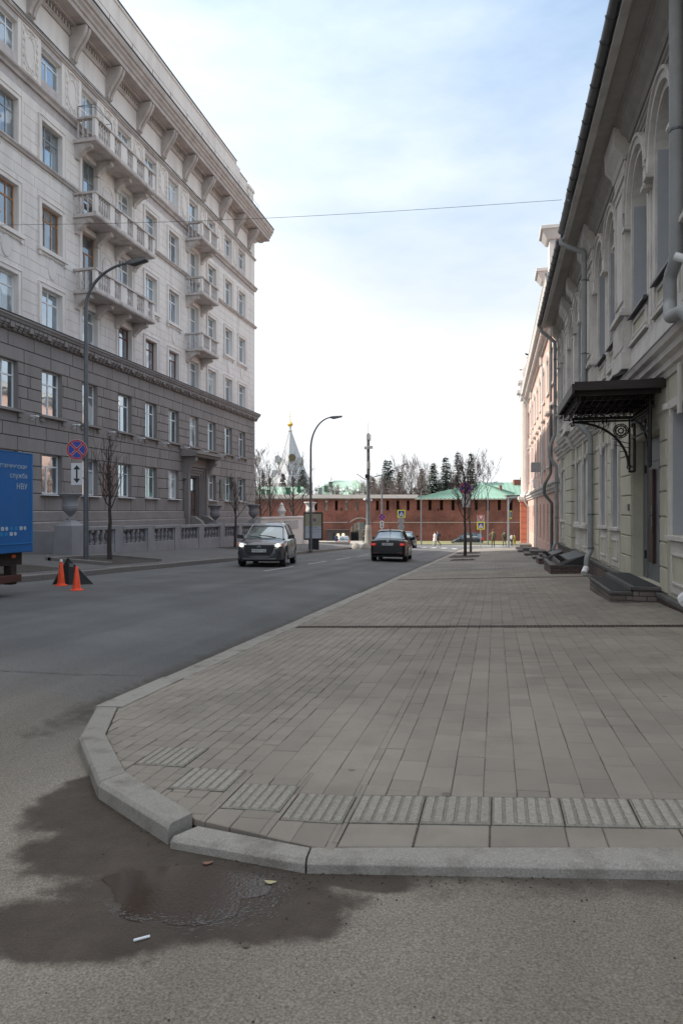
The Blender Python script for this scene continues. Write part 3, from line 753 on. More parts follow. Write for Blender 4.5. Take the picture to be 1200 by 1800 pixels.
def window(bld, X0, sx, a0, a1, z0, z1, dep, fm, gm, style='T', arch=False, name='window', dark=False):
    """frame (part) with its pane (sub-part), set back in the opening"""
    f = FB(X0, sx); t = .055; d0, d1 = -dep, -dep + .05
    f.fbox(a0, a0+t, z0, z1, d0, d1); f.fbox(a1-t, a1, z0, z1, d0, d1); f.fbox(a0+t, a1-t, z0, z0+t, d0, d1); 
    if arch:
        rad = (a1-a0)/2; c = (a0+a1)/2; n = 12
        for k in range(n):
            b0, b1 = PI*k/n, PI*(k+1)/n
            o_ = [(c-rad*math.cos(b), z1-rad+rad*math.sin(b)) for b in (b0,b1)]; i_ = [(c-(rad-t)*math.cos(b), z1-rad+(rad-t)*math.sin(b)) for b in (b0,b1)]
            f.hexa([f.P(*o_[0],d0),f.P(*o_[1],d0),f.P(*i_[1],d0),f.P(*i_[0],d0)],[f.P(*o_[0],d1),f.P(*o_[1],d1),f.P(*i_[1],d1),f.P(*i_[0],d1)])
    else: f.fbox(a0+t, a1-t, z1-t, z1, d0, d1)
    zt = z0 + (z1-z0) * (.70 if not arch else .62); m_ = .028; e = .045
    if style in ('T', 'H', 'V3'):
        f.fbox(a0+t, a1-t, zt-m_, zt+m_, d0, d1-.004)
    if style == 'T':
        c = (a0+a1)/2; f.fbox(c-m_, c+m_, z0+t, z1-t, d0, d1-.006)
    if style == 'V3':
        for k in (1, 2): c = a0+(a1-a0)*k/3; f.fbox(c-m_*.8, c+m_*.8, z0+t, z1-t, d0, d1-.006)
    if style == 'H':
        c = a0+(a1-a0)*.42; f.fbox(c-m_, c+m_, z0+t, zt-m_, d0, d1-.006)
    fo = f.build(name, fm, bld)
    g = FB(X0, sx)
    if arch:
        rad = (a1-a0)/2; c = (a0+a1)/2; n = 12; sp_ = z1 - rad
        poly = [(a0,z0),(a1,z0)] + [(c+rad*math.cos(PI*k/n), sp_+rad*math.sin(PI*k/n)) for k in range(n+1)]
        g.add([g.P(*p, d0+.02) for p in poly] , [tuple(range(len(poly)))])
    else: g.fbox(a0+.01, a1-.01, z0+.01, z1-.01, d0-.01, d0+.018)
    g.build('pane', gm, fo)
    return fo
def oval(fb, ca, cz, ra, rz, r=.03, d=.02, n=20):
    fb.tube([fb.P(ca+ra*math.cos(2*PI*k/n), cz+rz*math.sin(2*PI*k/n), d) for k in range(n+1)], r, 5, cap=False)
def bal_profile(h, r):
    return [(r*.75,0),(r*.75,h*.07),(r*.5,h*.1),(r*.55,h*.16),(r,h*.30),(r*.9,h*.40),(r*.45,h*.52),(r*.42,h*.58),(r*.7,h*.70),(r*.62,h*.82),(r*.45,h*.88),(r*.75,h*.92),(r*.75,h)]

# ================================================================== LEFT APARTMENT BUILDING
LX = -18.0; LY1 = 49.6; LY0 = -14.0
bl = empty('apartment_building', (LX, 30, -2.0), 'tall seven storey building, pale stone above grey rusticated lower floors, with balconies', 'building')
COLS = [(11.0,12.3),(13.7,15.0),(16.4,17.7),(19.1,20.4),(21.7,23.0),(24.42,25.75),(27.2,28.4),(30.2,31.45),(32.85,34.1),(35.5,36.75),(38.2,39.45),(40.85,42.15),(43.7,45.0),(46.25,47.6)]
ROWS = {'A':(.70,2.33),'B':(3.93,5.78),'C':(7.50,9.12),'D':(10.75,12.55),'E':(14.2,15.9),'F':(17.62,18.9)}
ZB = -3.2
ops = []
for r_, (z0, z1) in ROWS.items():
    for i, (a, b) in enumerate(COLS):
        if r_ == 'A' and i == 10: continue
        if r_ in 'DEF' and i in (6, 10, 2, 1):   # balcony doors reach the slab
            zz = {'D':9.75,'E':13.1,'F':16.3}[r_]; ops.append((a, b, zz, z1, r_, i)); continue
        ops.append((a, b, z0, z1, r_, i))
dtop = 2.05; ops.append((38.35,39.35,-1.05,dtop,'P',10))
R4 = [o[:4] for o in ops]
body = FB(LX, 1)
wall_sheet(body, LY0, LY1, 7.0, 22.2, [o for o in R4 if o[2] > 7], .24)
body.add([body.P(LY1,7.0,0),body.P(LY1,22.2,0),body.P(LY1,22.2,-16),body.P(LY1,7.0,-16)], [(0,1,2,3)])
body.add([body.P(LY0,ZB,0),body.P(LY0,22.2,0),body.P(LY0,22.2,-16),body.P(LY0,ZB,-16)], [(0,1,2,3)])
body.add([body.P(LY0,ZB,-16),body.P(LY0,22.2,-16),body.P(LY1,22.2,-16),body.P(LY1,ZB,-16)], [(0,1,2,3)])
body.add([body.P(LY0,22.2,0),body.P(LY1,22.2,0),body.P(LY1,22.2,-16),body.P(LY0,22.2,-16)], [(0,1,2,3)])
body.build('upper_wall', M['wgroove'], bl, recalc=False)
lw = FB(LX, 1); wall_sheet(lw, LY0, LY1, ZB, 7.0, [o for o in R4 if o[2] < 7], .26)
lw.add([lw.P(LY1,ZB,0),lw.P(LY1,7.0,0),lw.P(LY1,7.0,-16),lw.P(LY1,ZB,-16)], [(0,1,2,3)])
lw.build('lower_wall', M['groove'], bl, recalc=False)
gs = FB(LX, 1)                      # grey rusticated blocks
zs = [0.0,.70,1.24,1.79,2.33,2.88,3.40,3.93,4.39,4.85,5.32,5.78,6.30,6.86]
blocks(gs, LY0, LY1+.03, zs, R4 + [(37.3,40.4,-2,3.65)], .035, 1.5, seed=3, g=.016, tint=.05)
gs.build('grey_rusticated_blocks', M['grey_wall'], bl)
for (y0, y1, nm) in ((LY1, LY1+.035, 'side'),):
    pass
ws = FB(LX, 1)
zs = [7.4] + [7.4 + .43*k for k in range(1, 22)]
zs = [z for z in zs if z < 16.75]
blocks(ws, LY0, LY1+.02, zs, R4, .014, 1.7, seed=5, ch=.004, g=.007)
for j in range(len(COLS)):          # plain piers between attic windows
    a0 = COLS[j-1][1] if j else LY0; a1 = COLS[j][0]
    ws.block(a0+.02, a1-.02, 17.2, 19.15, -.002, .012, .004, .004)
ws.block(COLS[-1][1]+.02, LY1+.02, 17.2, 19.15, -.002, .012, .004, .004)
ws.block(LY0, LY1+.02, 19.3, 20.9, -.002, .014, .004, .0)
for r_ in ROWS:                      # plain reveals lining
    pass
ws.build('pale_stone_blocks', M['white_wall'], bl)
rv = FB(LX, 1); rg = FB(LX, 1)
for o in ops:
    t = rg if o[2] < 7 else rv
    a0, a1, z0, z1 = o[:4]; q = .02
    t.fbox(a1-.004, a1+.004, z0, z1, -.24, .0139 if t is rv else .03)
    t.fbox(a0-.004, a0+.004, z0, z1, -.24, .0139 if t is rv else .03)
    t.fbox(a0+.005, a1-.005, z1-.004, z1+.004, -.24, .0139 if t is rv else .03)
rv.split('window_reveal', M['white_wall'], bl); rg.split('window_reveal', M['grey_wall'], bl)
# surrounds, sills, string courses, belt
sr = FB(LX, 1)
for (a0, a1, z0, z1, r_, i) in ops:
    if r_ in 'CDE':
        w_ = .17; zb = z0 - (0 if r_ == 'C' or z1 - z0 > 2.5 else .03)
        sr.fbox(a0-w_, a0-.005, zb, z1+w_, .014, .055); sr.fbox(a1+.005, a1+w_, zb, z1+w_, .014, .055); sr.fbox(a0-.005, a1+.005, z1+.005, z1+w_, .014, .055)
        sr.fbox(a0-w_-.04, a0-w_, zb, z1+w_+.04, .014, .085); sr.fbox(a1+w_, a1+w_+.04, zb, z1+w_+.04, .014, .085); sr.fbox(a0-w_, a1+w_, z1+w_, z1+w_+.04, .014, .085)
    if r_ == 'D' and z0 > 10.5:
        sr.fbox(a0-.28, a1+.28, 10.56, 10.72, .014, .16); sr.fbox(a0-.24, a0-.1, 10.38, 10.56, .014, .11); sr.fbox(a1+.1, a1+.24, 10.38, 10.56, .014, .11)
        sr.fbox(a0-.2, a1+.2, 10.46, 10.56, .014, .06)
sr.split('window_surround', M['white_wall'], bl, bevel=.006)
st = FB(LX, 1)
st.prof([(.0,13.95),(.10,13.95),(.13,14.02),(.18,14.06),(.18,14.12),(.0,14.16)], LY0, LY1+.15)
st.prof([(.0,16.80),(.10,16.80),(.12,16.92),(.22,17.0),(.22,17.08),(.0,17.14)], LY0, LY1+.18)
st.prof([(.0,19.14),(.06,19.14),(.08,19.2),(.14,19.22),(.14,19.28),(.0,19.30)], LY0, LY1+.1)
st.split('string_course', M['cornice'], bl)
wr = FB(LX, 1)                       # cable run on the top course
for kk in range(3):
    pts = []; a = LY0
    while a < LY1: pts.append(wr.P(a, 19.33 + .03*kk + rnd.uniform(-.02,.02), .10 + .02*kk)); a += 1.1
    wr.tube(pts, .014, 5)
wr.split('cable', M['black'], bl)
bt = FB(LX, 1)
bt.prof([(.0,6.86),(.10,6.86),(.12,6.93),(.16,6.95),(.16,7.16),(.34,7.18),(.38,7.28),(.42,7.30),(.42,7.38),(.0,7.44)], LY0, LY1+.3)
a = LY0 + .2; k = 0
while a < LY1 + .1:
    if k % 4 == 3: bt.fbox(a+.02, a+.26, 6.93, 7.17, .1, .31)
    else:
        n = 7; c = a + .13
        for h in range(3): bt.fbox(c-.12+.015*h, c+.12-.015*h, 7.10-.075*h-.07, 7.16-.075*h, .1, .31-.055*h)
    a += .275; k += 1
bt.build('belt_cornice', M['grey_wall'], bl, bevel=.012)
tp = FB(LX, 1); tp.prof([(.0,7.442),(.44,7.392),(.44,7.42),(.0,7.47)], LY0, LY1+.32); tp.build('belt_flashing', M['tin'], bl)
# small weeds on the belt
# plinth
pl = FB(LX, 1)
pl.prof([(0,-.42),(.10,-.42),(.10,-.05),(.07,0),(0,0)], LY0, 37.3); pl.prof([(0,-.42),(.10,-.42),(.10,-.05),(.07,0),(0,0)], 40.4, LY1+.1)
pl.prof([(0,ZB),(.16,ZB),(.16,-.50),(.12,-.44),(0,-.44)], LY0, 37.3); pl.prof([(0,ZB),(.16,ZB),(.16,-.50),(.12,-.44),(0,-.44)], 40.4, LY1+.16)
pl.split('plinth', M['plinth'], bl)
bw = FB(LX, 1)
for (a, b) in COLS:
    if a > 19 and not 37 < a < 40: bw.fbox(a+.25, b-.25, -1.35, -.98, .14, .168)
bw.split('cellar_opening', M['black'], bl)
# sills of the two grey floors
sg = FB(LX, 1); st_ = FB(LX, 1)
for (a, b) in COLS:
    if b > 15:
        sg.fbox(a-.18, b+.18, 3.80, 3.90, .03, .20); sg.fbox(a-.12, a+.05, 3.62, 3.80, .03, .13); sg.fbox(b-.05, b+.12, 3.62, 3.80, .03, .13)
        if not 37 < a < 40: st_.fbox(a-.1, b+.1, .63, .675, -.2, .19)
sg.split('stone_sill', M['grey_wall'], bl, bevel=.008); st_.split('tin_sill', M['swhite'], bl)
# cornice
co = FB(LX, 1); AE = LY1
co.prof([(0,20.55),(.10,20.55),(.12,20.62),(.16,20.66),(.16,20.72),(.0,20.72)], LY0, AE+.15)
co.prof([(0,20.95),(.34,20.95),(.34,21.02),(.85,21.02),(.85,21.22),(.92,21.25),(.95,21.38),(1.05,21.46),(1.05,21.58),(1.14,21.62),(1.18,21.78),(1.18,21.9),(.0,21.98)], LY0, AE+1.15)
co.prof([(-1.2,21.02),(.0,21.02),(.0,21.98),(-1.2,21.98)], AE, AE+1.15)
a = LY0
while a < AE:
    co.fbox(a, a+.10, 20.74, 20.94, .0, .17); a += .2
co.split('cornice', M['cornice'], bl, bevel=.01)
ce = FB(LX, 1); ce.prof([(1.16,21.905),(1.22,21.905),(1.22,21.95),(.0,22.04),(.0,21.99)], LY0, AE+1.2); ce.build('cornice_flashing', M['tin'], bl)
for i in range(len(COLS)):
    c = (COLS[i][1] + (COLS[i+1][0] if i+1 < len(COLS) else COLS[i][1]+1.35)) / 2
    b = FB(LX, 1); pts = []
    for k in range(11):
        t = k/10; z = 19.62 + 1.35*t; d = .10 + .68*(t*t*(3-2*t)); pts.append((d, z))
    prof_o = pts; poly = [(0,19.55)] + prof_o + [(0,20.97)]
    b.prof(poly, c-.21, c+.21)
    for s_ in (-1, 1):              # raised ribs with a dark groove between
        p2 = [(d+.05, z) for d, z in prof_o]; b.prof([(0.02,19.6)] + p2 + [(0.02,20.96)], c+s_*.12-.075, c+s_*.12+.075)
    b.build('cornice_bracket', M['cornice'], bl, bevel=.008)
pa = FB(LX, 1)
pa.fbox(LY0, 47.0, 21.98, 24.95, -.45, -.15); pa.fbox(LY0, 46.2, 24.95, 25.1, -.48, -.1)
pa.fbox(47.0, 49.2, 21.98, 24.7, -.43, -.17); pa.fbox(48.5, 49.55, 21.98, 24.3, -.5, -.05); pa.fbox(48.4, 49.65, 24.3, 24.5, -.56, .02)
pa.split('roof_parapet', M['white_wall'], bl)
tw_ = FB(LX, 1); tw_.fbox(LY0+.5, 27.6, 22.0, 31.2, -14.5, -1.6); tw_.fbox(LY0, 28.2, 31.2, 31.7, -15, -1.1); tw_.build('unseen_shading_storey', M['white_wall'], bl)  # unseen extra height, added so the building shades the street
pb = FB(LX, 1); pb.fbox(LY0, 46.2, 25.102, 25.16, -.52, -.06); pb.fbox(47.0, 48.5, 24.702, 24.74, -.47, -.13)
for a in range(20, 49, 2): pb.tube([pb.P(a, 22.0, .9), pb.P(a, 22.6, .9)], .012, 5)
pb.tube([pb.P(18, 22.6, .9), pb.P(48, 22.6, .9)], .010, 5)
pb.split('parapet_flashing', M['tin'], bl)
# attic ornament panels, medallions, blind niche
on = FB(LX, 1)
for j in range(4, len(COLS)):
    a0 = COLS[j-1][1] + .22; a1 = COLS[j][0] - .22; c = (a0+a1)/2; zc = 18.2
    for (p, q, r_, t) in ((a0,a1,19.03,19.07),(a0,a1,17.28,17.32),(a0,a0+.04,17.32,19.03),(a1-.04,a1,17.32,19.03)): on.fbox(p, q, r_, t, .011, .04)
    ra = (a1-a0)/2*.62
    oval(on, c, zc-.03, ra, .62, .035); 
    for s_ in (-1, 1):
        for (dz, rr_) in ((.72,.09),(-.72,.09)):
            oval(on, c+s_*ra*.45, zc+dz, rr_, rr_, .028, n=10)
        for k in range(5): on.lathe((LX+.03, c+s_*(a1-a0)*.44, zc-.6+.3*k), [(.03,-.1),(.055,-.03),(.05,.04),(.02,.1)], 6)
        on.tube([on.P(c+s_*ra*(1.05+.18*math.sin(t*.9)), zc-.7+.14*t, .03) for t in range(11)], .022, 5)
    on.tube([on.P(c-.3+.06*t, zc+.78+.06*math.sin(t*PI/10), .04) for t in range(11)], .05, 6)
for j in (4, 5, 9, 11, 12, 13):
    c = (COLS[j][0]+COLS[j][1])/2; n = 20
    ring = [on.P(c+.24*math.cos(2*PI*k/n), 10.02+.38*math.sin(2*PI*k/n), .05) for k in range(n)]
    on.add(ring, [tuple(range(n))]); oval(on, c, 10.02, .26, .40, .03)
for (zc_) in (10.9, 14.3):
    on.tube([on.P(29.3-.42*math.cos(PI*k/12), zc_+.7+.42*math.sin(PI*k/12), .02) for k in range(13)], .04, 5)
    for s_ in (-1,1): on.fbox(29.3+s_*.42-.04, 29.3+s_*.42+.04, zc_-.6, zc_+.7, .01, .05)
on.split('relief_ornament', M['white_wall'], bl, smooth=False)
# windows
for (a0, a1, z0, z1, r_, i) in ops:
    if r_ == 'P': continue
    fm = M['pvc']; st2 = 'T'; gm = M['glass']
    if (r_ == 'E' and i in (4,5,6)) or (r_ == 'D' and i in (4,5,6)): fm = M['wood'] if r_ == 'D' else M['sback']; st2 = 'V3'
    if r_ == 'C' and i in (7, 8, 9): fm = M['redwood']; st2 = 'V3'
    if r_ == 'F': st2 = 'V3' if i < 6 else 'T'
    if (i * 7 + ord(r_)) % 5 == 0: st2 = 'H'
    gm = random.Random(i*31+ord(r_)).choice([M['glass'], M['glass'], M['glass_dim'], M['glass_curtain'], M['glass_green'] if z0 < 3 else M['glass_curtain']])
    window(bl, LX, 1, a0+.005, a1-.005, z0+.005, z1-.005, .22, fm, gm, st2)
# balconies
def balcony(a0, a1, zf, name='balcony', nbr=4):
    b = FB(LX, 1); d = 1.10
    b.prof([(0,zf-.16),(d,zf-.16),(d+.04,zf-.10),(d+.04,zf),(0,zf)], a0, a1)
    bo = b.build(name, M['stain'], bl, bevel=.01)
    k = FB(LX, 1)                   # brackets under the slab
    for i in range(nbr):
        c = a0+.22 + (a1-a0-.44)*i/(nbr-1)
        pr_ = [(0,zf-.80),(.12,zf-.80),(.18,zf-.66),(.5,zf-.42),(.8,zf-.34),(.8,zf-.162),(0,zf-.162)]
        k.prof(pr_, c-.13, c+.13)
    k.split('bracket', M['stain'], bo, bevel=.01)
    h = .92; rl = FB(LX, 1); rl.fbox(a0-.03, a1+.03, zf+h-.1, zf+h, d-.20, d+.05)
    for e in (a0-.03, a1+.03-.2): rl.fbox(e, e+.2, zf+h-.1, zf+h, 0, d-.20)
    rl.fbox(a0, a1, zf, zf+.06, d-.17, d+.02)
    rl.build('handrail', M['stain'], bo, bevel=.008)
    pr_ = FB(LX, 1)                 # solid panels between baluster groups
    L_ = a1 - a0; spots = [0, .24, .44, .64, .86, 1] if L_ > 3 else [0, .5, 1]
    ws_ = [.22,.35,.55,.35,.35,.22] if L_ > 3 else [.22,.26,.22]; cuts = []
    for s_, w_ in zip(spots, ws_):
        c = a0 + w_/2 + (L_-w_)*s_; pr_.fbox(c-w_/2, c+w_/2, zf+.06, zf+h-.1, d-.15, d); cuts.append((c-w_/2, c+w_/2))
    pr_.split('parapet_panel', M['white_wall'], bo, bevel=.008)
    first = None
    def put(a, dd):
        nonlocal first
        if first is None:
            m_ = MB(); m_.lathe((0,0,0), bal_profile(h-.16, .062), 8); first = m_.build('baluster', M['stain'], bo, smooth=True)
            first.location = (LX+dd, a, zf+.06); return
        c = first.copy(); COL.objects.link(c); c.parent = bo; c.matrix_parent_inverse = first.matrix_parent_inverse.copy(); c.location = (LX+dd, a, zf+.06)
    for (p, q) in zip(cuts[:-1], cuts[1:]):
        gap = q[0]-p[1]; n = max(2, int(round(gap/.19)))
        for t in range(n): put(p[1] + gap*(t+.5)/n, d-.075)
    for e in (a0+.09, a1-.09):
        for t in range(3): put(e, .2+.24*t)
    return bo
for zf in (16.25, 12.98, 9.66): balcony(26.55, 31.85, zf)
for zf in (16.25, 12.98, 9.66): balcony(37.6, 40.05, zf, nbr=2)
for zf in (16.25, 12.98, 9.66): balcony(13.2, 18.3+2.4, zf)
# rounded balcony glimpsed at the left edge, over the second floor
# entrance portal
po_ = FB(LX, 1)
pc = 38.85
po_.prof([(0,3.20),(.95,3.20),(1.02,3.32),(1.12,3.36),(1.12,3.52),(.0,3.66)], pc-1.95, pc+1.75)
for s_, e in ((-1, pc-1.62), (1, pc+1.32)):
    po_.prof([(0,1.9),(.22,1.9),(.26,2.1),(.62,2.75),(.85,2.95),(.85,3.2),(0,3.2)], e, e+.34)
for k in range(3):
    w_ = .72+.16*k; po_.fbox(pc-w_-.14, pc-w_, -1.6, 2.15+.16*k, -.1+.06*k, .06+.07*k); po_.fbox(pc+w_, pc+w_+.14, -1.6, 2.15+.16*k, -.1+.06*k, .06+.07*k); po_.fbox(pc-w_-.14, pc+w_+.14, 2.15+.16*k, 2.29+.16*k, -.1+.06*k, .06+.07*k)
po_.fbox(pc-1.3, pc+1.3, 2.64, 3.2, .0, .28)
po_.fbox(pc-1.45, pc-1.18, -2, 3.2, .0, .34); po_.fbox(pc+1.18, pc+1.45, -2, 3.2, .0, .34)
for e in (pc-1.1, pc+.75): po_.prof([(.2,-2.2),(1.7,-2.2),(1.7,-1.35),(1.3,-1.2),(.95,-.6),(.55,-.35),(.2,-.3)], e, e+.35)
po_.split('entrance_portal', M['grey_wall'], bl, bevel=.01)
dr = FB(LX, 1); dr.fbox(38.36,39.34,-1.05,2.04,-.22,-.16)
do_ = dr.build('door', mat('dark_brown_door', (.05,.03,.025), .5), bl)
dp = FB(LX, 1)
for (p,q,r_,t) in ((38.42,38.80,-.9,.0),(38.90,39.28,-.9,.0),(38.42,38.80,.1,1.1),(38.90,39.28,.1,1.1)): dp.fbox(p,q,r_,t,-.162,-.14)
dp.split('door_panel', mat('door_panel_brown', (.09,.055,.045), .5), do_)
dg = FB(LX, 1); dg.fbox(38.42,39.28,1.25,1.95,-.162,-.15); dg.build('transom_light', M['glass'], do_)
# wall plaque and hanging board
q = FB(LX, 1); q.fbox(42.75, 43.15, .9, 2.1, .05, .12); q.tube([q.P(42.7,1.9,.04),q.P(42.7,1.9,.14)], .03); q.build('grey_notice_board', mat('grey_green_board', (.13,.14,.125), .6), bl)
q = FB(LX, 1); q.fbox(28.85, 29.75, .75, 2.25, .035, .09); q.build('memorial_plaque', mat('red_granite_plaque', (.18,.11,.10), .4, var=.3, scale=20), bl)
q = FB(LX, 1)
for c in (29.3,): 
    for k in range(26): q.lathe((LX+.12, c+rnd.uniform(-.14,.14), 1.0+.045*k), [(.01,-.06),(.06,0),(.01,.06)], 5)
q.build('relief_garland', mat('red_granite_relief', (.14,.09,.085), .5, var=.3, scale=20), bl)
# glass wind screen on the upper balcony
q = FB(LX, 1)
for (a,b,c,d) in ((26.7,.15,28.0,.15),(26.7,1.0,28.0,1.0)):
    q.tube([q.P(a,17.2,b),q.P(a,17.75,b)], .015,5); q.tube([q.P(c,17.2,d),q.P(c,17.6,d)], .015,5)
q.tube([q.P(26.7,17.75,.15),q.P(26.7,17.75,1.0),q.P(28.0,17.6,1.0),q.P(28.0,17.6,.15)], .015,5)
q.tube([q.P(26.7,17.75,.15),q.P(27.3,18.0,.6),q.P(28.0,17.6,1.0)], .015,5)
qf = q.build('balcony_canopy_frame', M['poledark'], bl)
# floodlights on the grey wall
fl0 = None
for k, j in enumerate(range(4, 14)):
    a = (COLS[j-1][1] + COLS[j][0]) / 2
    lab = 'small white floodlight on the grey wall, %s from the left' % names[k]
    if fl0 is None:
        f = MB(); f.box(.06,.34,-.09,.09,.0,.05); f.tube([(0,0,-.12),(.12,0,-.10),(.2,0,.0)], .02, 6)
        fl0 = f.build('floodlight', M['pvc'], bevel=.01); o = fl0
    else: o = fl0.copy(); COL.objects.link(o)
    o.location = (LX+.035, a, 3.72); tag(o, lab, 'floodlight', 'floodlights on the grey wall')

# ---------------- balustrade in front of the building
BX = -15.3
def zb_(Y): return zl(BX, Y)
bs = empty('stone_balustrade', (BX, 30, zb_(30)), 'long grey stone balustrade between pavement and grey building, piers and baluster panels', 'balustrade')
PIER = [(22.0+.55,23.0),(25.2,25.75),(27.85,28.4),(30.5,31.05),(33.25,33.85),(36.05,36.7),(38.9,39.5),(41.6,42.1)]
top = -.60
pn = MB(); rl = MB(); bas = MB(); pi = MB()
PS = [23.0] + [0]
segs = [(22.95,25.15),(25.75,27.85),(28.4,30.5),(31.05,33.25),(33.85,36.05),(36.7,38.9),(39.5,41.4)]
for (a, b) in [(25.15,25.75),(27.85,28.4),(30.5,31.05),(33.25,33.85),(36.05,36.7),(38.9,39.5)]:
    zt = top - .012*(a-23); pi.box(BX-.2, BX+.2, a, b, zb_(b)-.2, zt+.02)
pi.split('pier', M['balus'], bs, bevel=.012)
b0 = None
for (a, b) in segs:
    ztop = top - .012*((a+b)/2-23)
    rl.hexa([(BX-.22,a,ztop-.14),(BX+.22,a,ztop-.14),(BX+.22,b,ztop-.14),(BX-.22,b,ztop-.14)],[(BX-.22,a,ztop),(BX+.22,a,ztop),(BX+.22,b,ztop),(BX-.22,b,ztop)])
    zm = ztop - .72
    bas.box(BX-.16, BX+.17, a, b, zb_(b)-.3, zm); bas.box(BX-.16, BX+.15, a, a+.12, zm, ztop-.14); bas.box(BX-.16, BX+.15, b-.12, b, zm, ztop-.14)
    n = 5; hh = .58
    for k in range(n):
        c = a + .12 + (b-a-.24)*(k+.5)/n
        if b0 is None:
            m_ = MB(); m_.lathe((0,0,0), [(.075,0),(.075,.05),(.045,.08),(.06,.14),(.11,.24),(.12,.29),(.11,.34),(.06,.45),(.045,.51),(.075,.54),(.075,.58)], 10)
            b0 = m_.build('baluster', M['balus'], bs, smooth=True); b0.location = (BX, c, zm)
        else:
            q = b0.copy(); COL.objects.link(q); q.parent = bs; q.matrix_parent_inverse = b0.matrix_parent_inverse.copy(); q.location = (BX, c, zm)
rl.split('handrail', M['balus'], bs, bevel=.015); bas.split('base_wall', M['balus'], bs, bevel=.01)
pd = MB(); pd.hexa([(BX-.46,22.02,zb_(22)-.3),(BX+.34,22.02,zb_(22)-.3),(BX+.34,22.95,zb_(22)-.3),(BX-.46,22.95,zb_(22)-.3)],[(BX-.42,22.06,top+.05),(BX+.3,22.06,top+.05),(BX+.3,22.9,top+.05),(BX-.42,22.9,top+.05)])
pd.hexa([(BX-.42,22.06,top+.05),(BX+.3,22.06,top+.05),(BX+.3,22.9,top+.05),(BX-.42,22.9,top+.05)],[(BX-.16,22.38,top+.28),(BX+.06,22.38,top+.28),(BX+.06,22.6,top+.28),(BX-.16,22.6,top+.28)])
pd.box(BX-2.2, BX-.46, 22.3, 22.6, zb_(22)-.3, top-.15)
pd.build('corner_pedestal', M['balus'], bs, bevel=.01)
def urn(loc, s, mt, label, plant=False):
    m_ = MB(); pf = [(.16,0),(.16,.04),(.08,.08),(.06,.14),(.12,.2),(.26,.34),(.30,.46),(.29,.5),(.30,.52),(.27,.56),(.27,.72),(.30,.84),(.40,.93),(.42,.97),(.40,1.0),(.34,1.0),(.28,.88),(.24,.8)]
    m_.lathe((0,0,0), [(r_*s, z*s) for r_, z in pf], 20)
    if plant:
        for k in range(16): m_.tube([(rnd.uniform(-.12,.12), rnd.uniform(-.12,.12), .8*s), (rnd.uniform(-.2,.2), rnd.uniform(-.2,.2), s*1.0+rnd.uniform(.02,.14))], .006, 4)
    o = m_.build('stone_urn', mt, smooth=True); o.location = loc; return tag(o, label, 'urn', 'stone urns on the balustrade')
urn((BX-.05,22.49,top+.27), .98, M['balus'], 'big grey stone urn on the corner pedestal beside the sign post', True)
urn((BX,42.0,top-.02), 1.05, M['balus_dark'], 'dark grey stone urn on the pedestal above the oncoming grey car')
urn((BX-1.2,38.6,top-.1), 1.05, M['balus_dark'], 'dark grey stone urn half hidden behind the second bare street tree')
p2 = MB(); p2.box(BX-1.5,BX-.9,38.2,39.0,zb_(38)-.3,top-.1); p2.build('urn_pedestal', M['balus'], bs, bevel=.01)
p2 = MB(); p2.hexa([(BX-.4,41.5,zb_(42)-.3),(BX+.4,41.5,zb_(42)-.3),(BX+.4,42.4,zb_(42)-.3),(BX-.4,42.4,zb_(42)-.3)],[(BX-.22,41.75,top),(BX+.22,41.75,top),(BX+.22,42.2,top),(BX-.22,42.2,top)]); p2.build('far_pedestal', M['balus'], bs, bevel=.01)
# white wall continuing towards the square
ww = empty('white_fence_wall', (BX, 48, zb_(48)), 'pale pinkish garden wall with vented panels beyond the building corner, behind the grey car', 'wall')
a_ = MB(); a_.box(BX-.2,BX+.2,42.9,53.8,zb_(54)-.3,-.55); a_.box(BX-.26,BX+.26,42.9,53.9,-.55,-.42)
a_.box(BX-.26,BX+.26,52.9,53.82,zb_(54)-.3,-.56)
a_.build('wall_body', M['whitestone'], ww, bevel=.01)
vn = MB()
for (p, q) in ((44.2,47.0),(48.0,51.6)):
    vn.box(BX+.201,BX+.212,p,q,-1.35,-.75)
    
vn.split('vent_recess', M['tin'], ww)
vb = MB()
for (p, q) in ((44.2,47.0),(48.0,51.6)):
    a = p + .1
    while a < q: vb.box(BX+.213,BX+.25,a,a+.12,-1.33,-.77); a += .27
vb.split('vent_slats', M['whitestone'], ww, tol=.12)
pf = MB(); pf.lathe((0,0,0), [(.2,0),(.26,.08),(.18,.14),(.28,.3),(.32,.42),(.22,.62),(.14,.8),(.16,.86),(.06,1.0),(.02,1.05)], 14)
o = pf.build('stone_finial', M['whitestone'], smooth=True); o.location = (BX,48.0,-.42); tag(o, 'white pine cone shaped stone finial on the pale garden wall', 'finial')
urn((BX+.1,55.6,-.55), 1.3, M['whitestone'], 'white stone urn behind the lit billboard and lamp post')
p2 = MB(); p2.box(BX-.3,BX+.5,55.2,56.0,zb_(56)-.4,-.55); p2.build('end_pedestal', M['whitestone'], ww)
